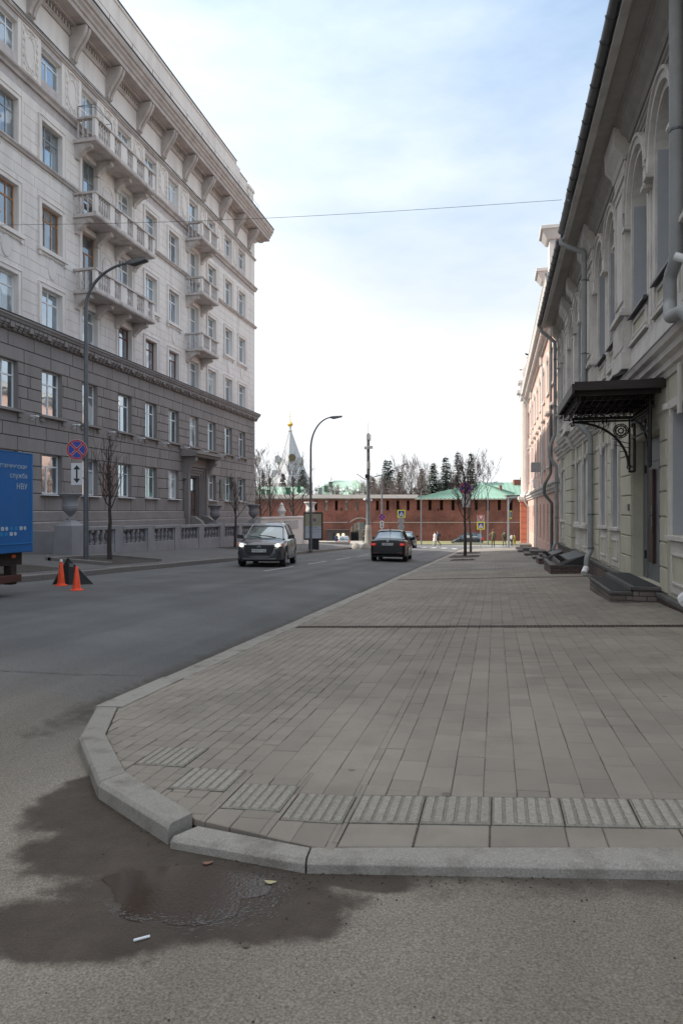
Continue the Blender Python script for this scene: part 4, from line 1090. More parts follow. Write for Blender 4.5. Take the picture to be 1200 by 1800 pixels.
# ================================================================== RIGHT OLIVE BUILDING
RX = 2.75; RY0 = 4.6; RY1 = 31.0
br = empty('olive_townhouse', (RX, 18, -1.9), 'two storey pale olive townhouse with arched upper windows and a deep eave over the pavement', 'building')
LW = [(5.6,6.6),(7.5,8.5),(10.3,11.73),(16.52,17.42),(18.33,19.22),(22.05,22.98),(23.95,24.93),(27.45,28.45),(29.3,30.3)]
UW = [(5.4,6.5),(7.7,8.8),(11.55,12.80),(13.50,14.90),(16.6,17.78),(18.4,19.56),(22.2,23.1),(23.35,24.28),(25.1,26.2),(28.2,29.1),(29.6,30.4)]
DO = (12.55, 15.0, -1.34, 1.42)
lops = [(a,b,-.38,1.60,False) for a,b in LW] + [(*DO, False)]
uops = [(a,b,4.02,6.90,True) for a,b in UW]
w1 = FB(RX,-1); wall_sheet(w1, RY0, RY1, -1.42, 2.3, lops, .30)
w1.add([w1.P(RY0,-3.5,0),w1.P(RY0,8.0,0),w1.P(RY0,8.0,-9),w1.P(RY0,-3.5,-9)],[(0,1,2,3)])
w1.add([w1.P(RY1,-3.5,0),w1.P(RY1,8.0,0),w1.P(RY1,8.0,-9),w1.P(RY1,-3.5,-9)],[(0,1,2,3)])
w1.add([w1.P(RY0,-3.5,-9),w1.P(RY1,-3.5,-9),w1.P(RY1,8.0,-9),w1.P(RY0,8.0,-9)],[(0,1,2,3)])
w1.build('lower_wall', M['yellow'], br, recalc=False)
w2 = FB(RX,-1); wall_sheet(w2, RY0, RY1, 2.3, 8.0, uops, .30); w2.build('upper_wall', M['trim'], br, recalc=False)
mp_ = FB(RX,-1)
for (a,b,z0,z1,ar) in lops[:-1]: 
    mp_.fbox(b-.01,b+.01,z0,z1,-.29,-.001); mp_.fbox(a-.01,a+.01,z0,z1,-.29,-.001); mp_.fbox(a+.011,b-.011,z1-.01,z1+.01,-.29,-.001)
for (a,b,z0,z1,ar) in uops:
    mp_.fbox(b-.01,b+.01,z0,z1-(b-a)/2,-.29,-.001); mp_.fbox(a-.01,a+.01,z0,z1-(b-a)/2,-.29,-.001)
mp_.split('reveal_panel', M['reveal'], br)
# rusticated olive piers on the ground floor
rb = FB(RX,-1); zs = [-1.30] + [-1.0 + .42*k for k in range(0, 9)]; zs = [-1.36,-.94,-.52,-.10,.32,.74,1.16,1.60]
piers = [(RY0,5.35),(6.85,7.25),(8.75,10.0),(12.05,12.5),(15.02,16.22),(17.70,18.05),(19.5,21.75),(23.25,23.67),(28.70,29.05),(30.55,RY1)]
for (a,b) in piers:
    for j in range(len(zs)-1):
        rb.col = rnd.uniform(.96,1.04); rb.block(a, b, zs[j], zs[j+1], -.002, .035, .012, .012)
for j in range(len(zs)-1):
    rb.col = rnd.uniform(.96,1.04); rb.block(25.15, 27.2, zs[j], zs[j+1], -.002, .16, .012, .012)
rb.col = 1; rb.block(25.1,27.25,1.60,2.2,-.002,.15,.005,.002)
rb.split('rusticated_pier', M['yellow'], br)
pn = FB(RX,-1)                       # frieze panels over the ground floor windows
edges = [RY0,6.1,7.0,8.0,9.0,9.9,11.0,12.0,13.8,15.2,16.0,16.97,17.85,18.78,19.9,20.9,21.8,22.5,23.45,24.45,25.1,27.25,27.95,28.9,29.8,RY1]
for p, q in zip(edges[:-1], edges[1:]):
    if 25 < p < 27: continue
    pn.col = rnd.uniform(.97,1.03); pn.block(p+.07, q-.07, 1.66, 2.16, -.002, .02, .01, .01)
pn.split('frieze_panel', M['yellow'], br)
tr = FB(RX,-1)
for (a,b) in LW:
    w_ = .14
    if not (25 < a < 27):
        tr.fbox(a-w_,a-.011,-.42,1.62+w_,.0,.055); tr.fbox(b+.011,b+w_,-.42,1.62+w_,.0,.055); tr.fbox(a-.011,b+.011,1.62,1.62+w_,.0,.055)
        c = (a+b)/2; tr.fbox(c-.07,c+.07,1.45,2.2,.055,.10); tr.fbox(a-.22,a-.02,1.62,1.72,.055,.11); tr.fbox(b+.02,b+.22,1.62,1.72,.055,.11)
        tr.fbox(a-.18,b+.18,-.46,-.385,.0,.09)
        tr.fbox(a-.1,b+.1,-1.30,-.48,.0,.022)
        tr.fbox(a+.05,b-.05,-.70,-.66,.022,.05); tr.fbox(a+.05,b-.05,-1.15,-1.11,.022,.05); tr.fbox(a+.05,a+.09,-1.11,-.70,.022,.05); tr.fbox(b-.09,b-.05,-1.11,-.70,.022,.05)
tr.fbox(21.8,25.0,-1.30,-.55,.022,.03); tr.fbox(21.9,24.95,-.55,-.47,.0,.13)
tr.split('window_surround', M['trim'], br, bevel=.006)
ip = FB(RX,-1)
for (a,b) in LW: ip.fbox(a+.1,b-.1,-1.10,-.71,.0225,.027)
ip.split('apron_inset', M['yellow'], br)
# belt course
bc = FB(RX,-1)
BP = [(0,2.16),(.05,2.16),(.07,2.24),(.12,2.26),(.12,2.36),(.2,2.40),(.2,2.50),(.27,2.53),(.30,2.62),(0,2.70)]
bc.prof(BP, RY0, 25.05); bc.prof([(d+.14 if d else 0, z) for d, z in BP], 25.05, 27.3); bc.prof(BP, 27.3, RY1+.05)
bc.prof([(0,2.74),(.06,2.74),(.06,2.95),(.04,3.2),(.04,3.30),(0,3.32)], RY0, RY1)
bc.split('belt_course', M['trim'], br)
bf = FB(RX,-1); bf.prof([(0,2.702),(.31,2.622),(.31,2.64),(0,2.73)], RY0, 25.0); bf.prof([(0,2.702),(.45,2.622),(.45,2.645),(0,2.74)], 25.0, 27.35); bf.prof([(0,2.702),(.31,2.622),(.31,2.64),(0,2.73)], 27.35, RY1+.05)
bf.prof([(0,2.98),(.12,2.86),(.36,2.80),(.36,2.83),(0,3.02)], 15.2, 16.3)
bf.split('belt_flashing', M['tin'], br)
# upper windows: surrounds, hood arches, aprons, sills
uw = FB(RX,-1)
def arch_band(fb, c, sp_, r0, r1, d0, d1, b0=0, b1=PI, n=14):
    for k in range(n):
        t0, t1 = b0+(b1-b0)*k/n, b0+(b1-b0)*(k+1)/n
        q = []
        for d in (d0, d1):
            for (r_, t_) in ((r0,t0),(r1,t0),(r1,t1),(r0,t1)): q.append(fb.P(c-r_*math.cos(t_), sp_+r_*math.sin(t_), d))
        fb.hexa(q[:4], q[4:])
for (a,b) in UW:
    c = (a+b)/2; ra = (b-a)/2; sp_ = 6.90-ra
    uw.fbox(a-.13,a-.012,3.95,sp_,.0,.04); uw.fbox(b+.012,b+.13,3.95,sp_,.0,.04); arch_band(uw, c, sp_, ra+.012, ra+.13, 0, .04)
    arch_band(uw, c, sp_, ra+.14, ra+.27, 0, .12); arch_band(uw, c, sp_, ra+.27, ra+.33, 0, .16)
    for s_ in (-1,1): uw.fbox(c+s_*(ra+.22)-.1, c+s_*(ra+.22)+.1, sp_-.32, sp_, .0, .13); uw.fbox(c+s_*(ra+.22)-.12, c+s_*(ra+.22)+.12, sp_-.4, sp_-.33, .0, .17)
    uw.fbox(a-.26,a-.13,3.3,sp_-.4,.0,.03); uw.fbox(b+.13,b+.26,3.3,sp_-.4,.0,.03)
    uw.fbox(a-.12,b+.12,3.35,3.42,.0,.09)
    for (p,q,r_,t) in ((a+.08,b-.08,3.78,3.83),(a+.08,b-.08,3.5,3.55),(a+.08,a+.13,3.55,3.78),(b-.13,b-.08,3.55,3.78)): uw.fbox(p,q,r_,t,.0,.045)
uw.split('arched_surround', M['trim'], br, bevel=.006)
ap = FB(RX,-1)
for (a,b) in UW: ap.fbox(a+.14,b-.14,3.56,3.77,.001,.012)
ap.split('apron_inset', M['yellow'], br)
us = FB(RX,-1)
for (a,b) in UW: us.prof([(-.28,4.03),(.10,3.97),(.12,3.90),(.10,3.90),(-.28,3.99)], a-.05, b+.05)
us.split('tin_sill', M['tin'], br)
# pilasters
pls = [(4.65,5.2),(9.25,10.4),(15.1,16.35),(20.0,21.75),(24.42,24.98),(26.5,27.7),(30.55,31.0)]
pp = FB(RX,-1); cap = FB(RX,-1)
for (a,b) in pls:
    w_ = b-a
    pp.fbox(a,b,2.95,3.3,.0,.20); pp.fbox(a+.03,b-.03,3.3,4.05,.0,.15); pp.fbox(a-.03,b+.03,4.05,4.13,.0,.24); pp.fbox(a,b,4.13,4.22,.0,.2)
    pp.fbox(a+.05,b-.05,4.22,6.95,.0,.13)
    if w_ > .8:
        for (p,q,r_,t) in ((a+.16,b-.16,6.72,6.77),(a+.16,b-.16,4.4,4.45),(a+.16,a+.21,4.45,6.72),(b-.21,b-.16,4.45,6.72)): pp.fbox(p,q,r_,t,.13,.16)
        n = int(w_/.09)
        for k in range(n): 
            e = a+.08+(w_-.16)*k/max(1,n-1); pp.fbox(e-.018,e+.018,3.4,3.98,.15,.18)
    cap.fbox(a,b,6.95,7.03,.0,.17); cap.fbox(a+.04,b-.04,7.03,7.3,.0,.14); cap.prof([(0,7.3),(.17,7.3),(.2,7.42),(.34,7.6),(.36,7.98),(0,7.98)], a, b)
pp.split('pilaster', M['trim'], br, bevel=.006); cap.split('capital', M['trim'], br, bevel=.008)
# entablature
en = FB(RX,-1)
en.prof([(0,7.12),(.05,7.12),(.05,7.2),(.08,7.21),(.08,7.27),(.12,7.29),(.12,7.34),(0,7.36)], RY0, RY1)
en.prof([(0,7.62),(.06,7.62),(.10,7.72),(.22,7.82),(.24,7.93),(.30,7.95),(.30,8.05),(0,8.05)], RY0, RY1)
en.split('entablature', M['soffit'], br)
ft = FB(RX,-1); a = RY0+.05
while a < RY1:
    ft.col = rnd.uniform(.95,1.05); ft.block(a, a+.36, 7.36, 7.61, -.002, .03, .008, .012); a += .37
ft.build('frieze_tiles', M['yellow'], br)
ev = FB(RX,-1); ev.fbox(RY0-.4, RY1+.25, 8.052, 8.10, .0, .72); ev.fbox(RY0-.4, RY1+.25, 8.0, 8.25, .722, .76)
ev.fbox(RY0-.3, RY1+.2, 8.0, 8.05, .30, .34)
ev.split('soffit', M['soffit'], br)
hl = FB(RX,-1); hl.prof([(.66,7.985),(.80,7.985),(.80,8.05),(.66,8.05)], RY0-.4, RY1+.25); hl.build('fascia_moulding', M['trim'], br)
rf = FB(RX,-1); rf.prof([(.80,8.252),(.84,8.262),(-4.4,10.9),(-9.0,8.6),(-9,8.4),(-4.4,10.6),(.7,8.2)], RY0-.4, RY1+.3); rf.build('roof', mat('roof_tin', (.12,.125,.13), .5, .5), br)
gt = FB(RX,-1)
for (g0, g1, mt, rr_) in ((RY0-.4, 18.6, 'gutter', .095), (18.65, 20.9, 'zinc', .085), (21.3, RY1+.3, 'gutter', .085)):
    g_ = FB(RX,-1); n = 10
    pr_ = [(.88+rr_*math.cos(PI+PI*k/n), 8.17+rr_*math.sin(PI+PI*k/n)) for k in range(n+1)] + [(.88+(rr_-.01)*math.cos(2*PI-PI*k/n), 8.17+(rr_-.01)*math.sin(2*PI-PI*k/n)) for k in range(n+1)]
    g_.prof(pr_, g0, g1)
    a = g0 + .3
    while a < g1:
        g_.tube([g_.P(a, 8.17+(rr_+.006)*math.sin(PI+PI*k/8), .88+(rr_+.006)*math.cos(PI+PI*k/8)) for k in range(9)], .012, 5)
        a += .62
    g_.build('gutter', M[mt], br)
# windows
for (a,b) in LW: window(br, RX, -1, a+.012, b-.012, -.37, 1.59, .29, M['pvc'], M['glass_dim'], 'T')
for (a,b) in UW: window(br, RX, -1, a+.012, b-.012, 4.04, 6.89, .29, M['poledark'], M['glass_dim'], 'T', arch=True)
# brick plinth
q = FB(RX,-1); q.fbox(RY0,12.5,-3.6,-1.44,-.2,.10); q.fbox(15.05,RY1,-3.6,-1.44,-.2,.10); q.fbox(12.5,15.05,-3.6,-1.37,-.3,.05); q.split('brick_plinth', M['brickdark'], br)
q = FB(RX,-1); q.fbox(RY0,12.5,-1.438,-1.37,-.1,.13); q.fbox(15.05,RY1,-1.438,-1.37,-.1,.13)
q.split('plinth_ledge', M['stone_edge'], br, bevel=.008)
# door
dg_ = mat('grey_steel_door', (.17,.18,.19), .5, .2, var=.06, bump=.05)
d = FB(RX,-1); d.fbox(12.56,12.72,-1.34,1.41,-.29,-.2); d.fbox(14.62,14.99,-1.34,1.41,-.29,-.2); d.fbox(12.72,14.62,.95,1.41,-.29,-.21); d.fbox(12.72,14.62,-1.34,.95,-.28,-.22); d.fbox(13.60,13.63,-1.3,.93,-.22,-.205)
do2 = d.build('door', dg_, br, bevel=.004)
d = FB(RX,-1); d.fbox(13.98,14.36,-1.0,.80,-.215,-.165); bleaf = d.build('door_leaf', mat('old_brown_wooden_leaf', (.06,.028,.018), .6, var=.35, scale=6), do2, bevel=.01); bleaf['label'] = 'weathered brown wooden leaf'
d = FB(RX,-1); d.tube([d.P(14.02,-.08,-.165),d.P(14.02,-.08,-.11),d.P(13.82,-.06,-.10)], .014, 6); d.fbox(13.99,14.05,-.3,.1,-.164,-.154); d.build('handle', M['steel'], do2)
d = FB(RX,-1); 
for zz in (-.95, .75): d.fbox(14.66,14.75,zz,zz+.16,-.2,-.17)
d.split('hinge', M['black'], do2)
d = FB(RX,-1); d.fbox(15.12,15.2,.0,.14,.035,.07); d.build('intercom', M['steel'], br)
# downpipes
def pipe(pts, r, label, parent=br, mt='zinc', clamps=(), sub=None):
    m_ = MB(); P = [Vector(p) for p in pts]; out = [P[0]]
    for i in range(1, len(P)-1):    # rounded bends
        a, b, c = P[i-1], P[i], P[i+1]; k = min(.09, (b-a).length*.4, (c-b).length*.4)
        p, q = b + (a-b).normalized()*k, b + (c-b).normalized()*k
        for t in (0,.33,.66,1): out.append(p*(1-t)*(1-t) + b*2*t*(1-t) + q*t*t)
    out.append(P[-1]); m_.tube(out, r, 12)
    o = m_.build('downpipe', M[mt], parent, smooth=True)
    cl = MB()
    for z in clamps:
        for i in range(len(P)-1):
            a, b = P[i], P[i+1]
            if min(a.z,b.z) < z < max(a.z,b.z) and abs(a.z-b.z) > .6:
                t = (z-a.z)/(b.z-a.z); c = a.lerp(b, t); cl.lathe((c.x,c.y,z-.02), [(r+.004,0),(r+.01,.005),(r+.01,.035),(r+.004,.04)], 12); cl.box(c.x, c.x+.25, c.y-.012, c.y+.012, z-.012, z+.012)
    if clamps: cl.split('clamp', M['poledark'], o)
    if label: o['label'] = label
    return o
pipe([(2.50,10.5,8.05),(2.50,10.5,3.55),(2.46,10.68,3.38),(2.46,10.68,2.98),(2.38,10.3,2.7),(2.38,9.6,2.6),(2.52,9.3,2.2),(2.60,9.3,-.9),(2.47,9.43,-1.05)], .092, 'wide grey downpipe with a double bend above the belt course', clamps=(7.3,5.4,1.4,0))
pipe([(1.90,21.1,8.05),(1.90,21.1,7.88),(2.48,20.6,7.4),(2.48,20.6,7.0),(2.48,20.6,3.25),(2.33,20.5,2.9),(2.33,20.5,2.45),(2.62,20.35,2.1),(2.62,20.35,-1.15),(2.50,20.2,-1.32),(2.48,20.15,-1.62)], .074, 'grey downpipe with a pale outlet beside the brick window well', clamps=(6.6,4.5,1.6,-.1,-1.05))
m_ = MB(); m_.tube([(2.48,20.15,-1.60),(2.40,20.0,-1.74)], .088, 12); m_.build('pipe_outlet', M['pvc'], br)
pipe([(1.90,31.1,8.05),(1.95,31.0,7.85),(2.50,30.65,7.25),(2.50,30.65,3.3),(2.28,30.6,2.75),(2.28,30.6,2.3),(2.55,30.5,1.9),(2.55,30.5,-1.3),(2.42,30.4,-1.55),(2.42,30.4,-2.0)], .072, 'grey downpipe at the far corner of the olive house', clamps=(6.5,4.5,1.2,-.3))
m_ = MB(); m_.tube([(2.48,9.42,-1.03),(2.40,9.60,-1.17)], .11, 12); m_.build('pipe_outlet', M['pvc'], br)

# camera on the wall above the canopy
cm = MB(); cm.tube([(2.55,10.1,3.42),(2.40,10.15,3.50)], .055, 10); cm.lathe((2.62,10.08,3.40), [(.02,-.06),(.07,-.03),(.07,.03),(.02,.06)], 10)
tag(cm.build('security_camera', M['pvc'], smooth=True), 'small white security camera beside the big downpipe on the olive house', 'camera')
# entrance canopy
cn = empty('entrance_canopy', (2.6, 13.4, 2.0), 'dark brown sheet metal canopy over the entrance, on black wrought iron scroll brackets', 'canopy')
q = MB(); q.hexa([(1.28,12.1,2.04),(2.72,12.1,2.04),(2.72,14.75,2.04),(1.28,14.75,2.04)],[(1.28,12.1,2.11),(2.72,12.1,2.20),(2.72,14.75,2.20),(1.28,14.75,2.11)])
q.box(1.26,1.30,12.08,14.77,1.98,2.14); q.box(1.301,2.72,12.06,12.10,2.03,2.17); q.box(1.301,2.72,14.76,14.79,1.98,2.14)
q.build('roof', M['roofdark'], cn)
q = MB()
for k in range(5): q.box(1.32, 2.70, 12.3+.58*k, 12.34+.58*k, 1.97, 2.035)
q.split('rafter', M['roofdark'], cn)
lc = MB()                           # lacy valances: far side, outer side and along the wall
def lace(p0, p1, zt_, h):
    p0, p1 = Vector(p0), Vector(p1); L_ = (p1-p0).length; n = max(3, int(L_/.19)); d = (p1-p0)/n
    for zz_ in (zt_, zt_-h): lc.tube([p0+Vector((0,0,zz_)), p1+Vector((0,0,zz_))], .011, 5)
    for i in range(n):
        c = p0 + d*(i+.5); u = d.normalized(); r_ = min(h, d.length)*.40
        lc.tube([c + u*r_*math.cos(2*PI*t/12) + Vector((0,0,zt_-h/2+r_*math.sin(2*PI*t/12))) for t in range(13)], .007, 4)
        lc.tube([c - u*d.length*.5 + Vector((0,0,zt_)), c + Vector((0,0,zt_-h*.75)), c + u*d.length*.5 + Vector((0,0,zt_))], .006, 4)
        lc.tube([c + Vector((0,0,zt_-h)), c + Vector((0,0,zt_-h*.45))], .006, 4)
lace((1.36,14.62,0),(2.68,14.62,0),2.02,.17); lace((1.36,12.25,0),(1.36,14.62,0),2.02,.17); lace((1.36,13.4,0),(2.68,13.4,0),2.02,.12); lace((2.66,12.6,0),(2.66,14.5,0),2.0,.2)
lc.build('iron_valance', M['iron'], cn)
def ironwork(origin, ux, L_, H, name, med=True):
    """bracket in the plane (ux, z): post at u=0, arm to u=L_, curved brace below"""
    o = Vector(origin); ux = Vector(ux); z = Vector((0,0,1)); b = MB()
    def W(u, v): return o + ux*u + z*v
    def bar(pts, r=.012, n=6): b.tube([W(*p) for p in pts], r, n)
    bar([(0,0),(0,-H)], .028); bar([(.09,0),(.09,-H)], .02); bar([(-.01,-H),(.11,-H)], .022); bar([(-.01,-H+.09),(.11,-H+.09)], .012)
    bar([(0,0),(L_,0)], .022); bar([(0,-.07),(L_,-.07)], .02); bar([(L_,.0),(L_,-.08)], .018)
    arc = [(.11+(L_-.11)*(1-math.cos(PI/2*t/14)), -H+.1+(H-.18)*math.sin(PI/2*t/14)) for t in range(15)]
    bar(arc, .024)
    def scroll(cu, cv, r0, turns=1.3, a0=0, sgn=1, r=.012):
        bar([(cu+sgn*r0*(1-.75*t/18)*math.cos(a0+2*PI*turns*t/18), cv+r0*(1-.75*t/18)*math.sin(a0+2*PI*turns*t/18)) for t in range(19)], r, 5)
    scroll(L_+.02, -.13, .05); scroll(.10, -H+.08, .05, sgn=-1)
    if med:
        cu, cv = .25, -.27
        for r_, rr_ in ((.135,.011),(.10,.015),(.045,.013)): bar([(cu+r_*math.cos(2*PI*k/18), cv+r_*math.sin(2*PI*k/18)) for k in range(19)], rr_, 5)
        for k in range(8): bar([(cu+.045*math.cos(PI*k/4), cv+.045*math.sin(PI*k/4)), (cu+.13*math.cos(PI*k/4), cv+.13*math.sin(PI*k/4))], .008, 4)
        for k in range(4):
            u_ = .48+.09*k; bar([(u_,-.08),(u_+.01,-.2),(u_+.08,-.3-.02*k if k < 2 else -.22)], .010, 4)
        for k in range(3): bar([(.1,-.52-.09*k),(.2,-.5-.09*k),(.42-.07*k,-.42-.13*k)], .009, 4)
        for k in range(2): bar([(.52+.07*k,.0),(.52+.07*k,-.12)], .02, 5)
    else:
        cu, cv = .55, -.22
        for r_ in (.16,.10): bar([(cu+r_*1.5*math.cos(2*PI*k/18), cv+r_*.8*math.sin(2*PI*k/18)) for k in range(19)], .010, 5)
        for k in range(4): bar([(.1,-.2-.13*k),(.4+.05*k,-.15-.07*k),(.75,-.1)], .010, 4)
        bar([(0,-.38),(L_,-.38)], .018); 
    return b.build(name, M['iron'], cn)
ironwork((2.68,14.45,1.86), (-1,0,0), 1.15, 1.08, 'iron_bracket')
ironwork((2.62,12.75,1.80), (0,1,0), 1.6, 1.02, 'iron_bracket', med=False)
q = MB()
q.tube([(2.62,12.75,2.0),(2.62,12.75,1.7)], .022, 6)
q.build('wall_post', M['iron'], cn)
q = MB()                            # lattice of scrolls under the roof, outer part
for k in range(9):
    x_ = 1.45+.13*k; q.tube([(x_,14.5,1.86),(x_+.05,14.45,1.93),(x_+.12,14.4,1.89),(x_+.10,14.3,2.0)], .010, 4)
    q.tube([(x_,12.6,1.99),(x_,14.6,1.87)], .008, 4)
for k in range(6): q.tube([(1.42,12.7+.35*k,2.0),(1.5,12.75+.35*k,1.88),(1.6,12.9+.35*k,1.86)], .010, 4)
for k in range(3): q.tube([(1.42,12.3,1.98-.05*k),(1.48,14.5,1.98-.06*k)], .014, 5)
for k in range(7):
    c_ = 1.75+.12*k; q.tube([(c_-.3+.06*t, 14.44, 1.80+.13*math.sin(PI*t/8)+.02*k) for t in range(9)], .009, 4)
q.split('iron_lattice', M['iron'], cn, tol=.3)
# entrance steps
es = empty('entrance_steps', (2.3, 13.7, zp(2.3,13.7)), 'two low brick steps with dark rubber mats in front of the grey door', 'steps')
def gz(x, y): return zp(x, y) - .05
q = MB(); q.hexa([(1.93,12.45,gz(1.9,12.4)),(2.28,12.45,gz(2.3,12.4)),(2.28,15.1,gz(2.3,15.1)),(1.93,15.1,gz(1.9,15.1))],[(1.93,12.45,-1.42),(2.28,12.45,-1.42),(2.28,15.1,-1.42),(1.93,15.1,-1.42)])
q.hexa([(2.282,12.38,gz(2.3,12.4)),(2.70,12.38,gz(2.7,12.4)),(2.70,15.15,gz(2.7,15.1)),(2.282,15.15,gz(2.3,15.1))],[(2.282,12.38,-1.34),(2.70,12.38,-1.34),(2.70,15.15,-1.34),(2.282,15.15,-1.34)])
q.build('brick_base', M['brickgrey'], es)
q = MB(); q.box(1.90,2.279,12.42,15.13,-1.418,-1.375); q.box(2.255,2.72,12.35,15.18,-1.338,-1.285); q.box(2.24,2.2545,12.42,15.13,-1.374,-1.30); q.build('slab', M['stone_edge'], es, bevel=.006)
q = MB(); q.box(1.95,2.235,12.5,15.05,-1.374,-1.366); q.box(2.31,2.68,12.45,15.05,-1.284,-1.276); q.split('mat', M['steptop'], es)
# brick window wells further down
def well(x0, x1, y0, y1, zt, label, slant=True):
    w_ = empty('window_well', ((x0+x1)/2,(y0+y1)/2,zp(x0,y0)), label, 'window well', 'brick window wells along the olive house')
    q = MB(); q.hexa([(x0,y0,gz(x0,y0)),(x1,y0,gz(x1,y0)),(x1,y1,gz(x1,y1)),(x0,y1,gz(x0,y1))],[(x0,y0,zt),(x1,y0,zt),(x1,y1,zt-.02),(x0,y1,zt-.02)]); q.build('brick_kerb', M['brickdark'], w_)
    q = MB(); q.box(x0-.02,x1,y0-.02,y0+.06,zt+.002,zt+.05); q.box(x0-.02,x0+.1,y0+.062,y1,zt+.002,zt+.05); q.build('angle_iron', M['tin'], w_)
    q = MB(); q.hexa([(x0+.25,y0+.1,zt+.01),(x1-.02,y0+.1,zt+.02),(x1-.02,y1,zt+.02),(x0+.25,y1,zt+.01)],[(x0+.28,y0+.2,zt+.12),(x1-.03,y0+.2,zt+.34),(x1-.03,y1-.05,zt+.34),(x0+.28,y1-.05,zt+.12)])
    for k in range(5): q.box(x0+.3,x1-.1,y0+.3+.5*k,y0+.34+.5*k,zt+.1,zt+.2)
    q.build('metal_cover', M['iron'], w_)
well(1.60,2.62,21.2,24.0,-1.66,'long dark brick window well with slanted metal cover behind the pale pipe outlet')
well(1.68,2.62,28.0,30.0,-1.93,'smaller dark brick window well at the far end of the olive house')
for (x0,x1,y0,y1,h,lab) in ((1.75,2.7,33.6,34.8,.25,'low dark stone doorstep at the near end of the pink building'),(1.6,2.75,39,41,.28,'wide grey stone doorstep below the dark curved downpipe'),(1.5,2.8,47,49,.28,'wide low doorstep in the middle of the pink building'),(1.6,2.8,56,58.5,.4,'pale sunlit doorstep at the far end of the pink building')):
    q = MB(); q.hexa([(x0,y0,gz(x0,y0)),(x1,y0,gz(x1,y0)),(x1,y1,gz(x1,y1)),(x0,y1,gz(x0,y1))],[(x0,y0,zp(x0,y0)+h*.5),(x1,y0,zp(x0,y0)+h*.5),(x1,y1,zp(x0,y0)+h*.5),(x0,y1,zp(x0,y0)+h*.5)])
    q.box(x0+.3,x1,y0+.05,y1-.05,zp(x0,y0)+h*.5+.002,zp(x0,y0)+h)
    s_ = q.build('doorstep', M['stone_edge'], bevel=.01); tag(s_, lab, 'doorstep')

# ================================================================== PINK BUILDING
PX = 2.85; PY0 = 31.05; PY1 = 64.5
pk = empty('pink_building', (PX, 48, -3), 'pink and white three storey building with a white corner column beyond the olive house', 'building')
cols = [33.0 + 3.15*k for k in range(10)]
op1 = [(c-.45,c+.45,-1.7,.4,False) for c in cols]; op2 = [(c-.45,c+.45,2.6,4.8,False) for c in cols]; op3 = [(c-.45,c+.45,6.6,8.6,True) for c in cols]
w_ = FB(PX,-1); wall_sheet(w_, PY0, PY1, -4.2, 1.0, op1, .3); wall_sheet(w_, PY0, PY1, 1.0, 9.9, op2+op3, .3)
w_.add([w_.P(PY1,-4.2,0),w_.P(PY1,9.9,0),w_.P(PY1,9.9,-12),w_.P(PY1,-4.2,-12)],[(0,1,2,3)]); w_.add([w_.P(PY0,-4.2,0),w_.P(PY0,9.9,0),w_.P(PY0,9.9,-12),w_.P(PY0,-4.2,-12)],[(0,1,2,3)])
w_.add([w_.P(PY0,9.9,0),w_.P(PY1,9.9,0),w_.P(PY1,9.9,-12),w_.P(PY0,9.9,-12)],[(0,1,2,3)]); w_.add([w_.P(PY0,-4.2,-12),w_.P(PY1,-4.2,-12),w_.P(PY1,9.9,-12),w_.P(PY0,9.9,-12)],[(0,1,2,3)])
w_.build('wall', M['pink'], pk, recalc=False)
q = FB(PX,-1); zs = [-3.4+.55*k for k in range(9)]
blocks(q, PY0, 61.8, [z for z in zs if z < .95], [o[:4] for o in op1], .03, 2.35, alt=False, seed=4); q.split('rusticated_pier', M['pink'], pk)
q = FB(PX,-1)
PBP = [(0,.95),(.08,.95),(.1,1.05),(.2,1.12),(.2,1.25),(.3,1.3),(.32,1.42),(0,1.5)]
q.prof(PBP, PY0, PY1); q.prof([(0,9.55),(.12,9.55),(.15,9.7),(.35,9.85),(.4,10.0),(.62,10.05),(.68,10.35),(.72,10.42),(0,10.55)], PY0, PY1+.4)
a = PY0
while a < PY1: q.fbox(a, a+.16, 9.72, 9.98, .12, .42); a += .36
for c in cols:
    q.fbox(c-.58,c-.47,2.5,4.85,0,.035); q.fbox(c+.47,c+.58,2.5,4.85,0,.035); q.fbox(c-.6,c+.6,4.86,5.0,0,.05); q.fbox(c-.62,c+.62,2.35,2.48,0,.09)
    q.prof([(0,5.3),(.16,5.3),(.2,5.4),(0,5.46)], c-.72, c+.72)
    arch_band(q, c, 8.15, .47, .62, 0, .08); q.fbox(c-.62,c-.47,6.5,8.15,0,.04); q.fbox(c+.47,c+.62,6.5,8.15,0,.04); q.fbox(c-.65,c+.65,6.35,6.48,0,.09)
for e in (31.6, 44.0, 56.6):
    q.fbox(e-.25,e+.25,1.5,9.0,0,.09); q.fbox(e-.3,e+.3,9.0,9.55,0,.16); q.fbox(e-.3,e+.3,1.5,2.1,0,.13)
q.fbox(49.4,50.6,-2.9,.9,.02,.09)
q.split('white_trim', M['whitestone'], pk, bevel=.01)
for o in op1: window(pk, PX, -1, o[0]+.01, o[1]-.01, o[2]+.01, o[3]-.01, .26, M['pvc'], M['glass_dim'], 'T')
for o in op2: window(pk, PX, -1, o[0]+.01, o[1]-.01, o[2]+.01, o[3]-.01, .26, M['pvc'], M['glass_dim'], 'T')
for o in op3: window(pk, PX, -1, o[0]+.01, o[1]-.01, o[2]+.01, o[3]-.01, .26, M['pvc'], M['glass_dim'], 'T', arch=True)
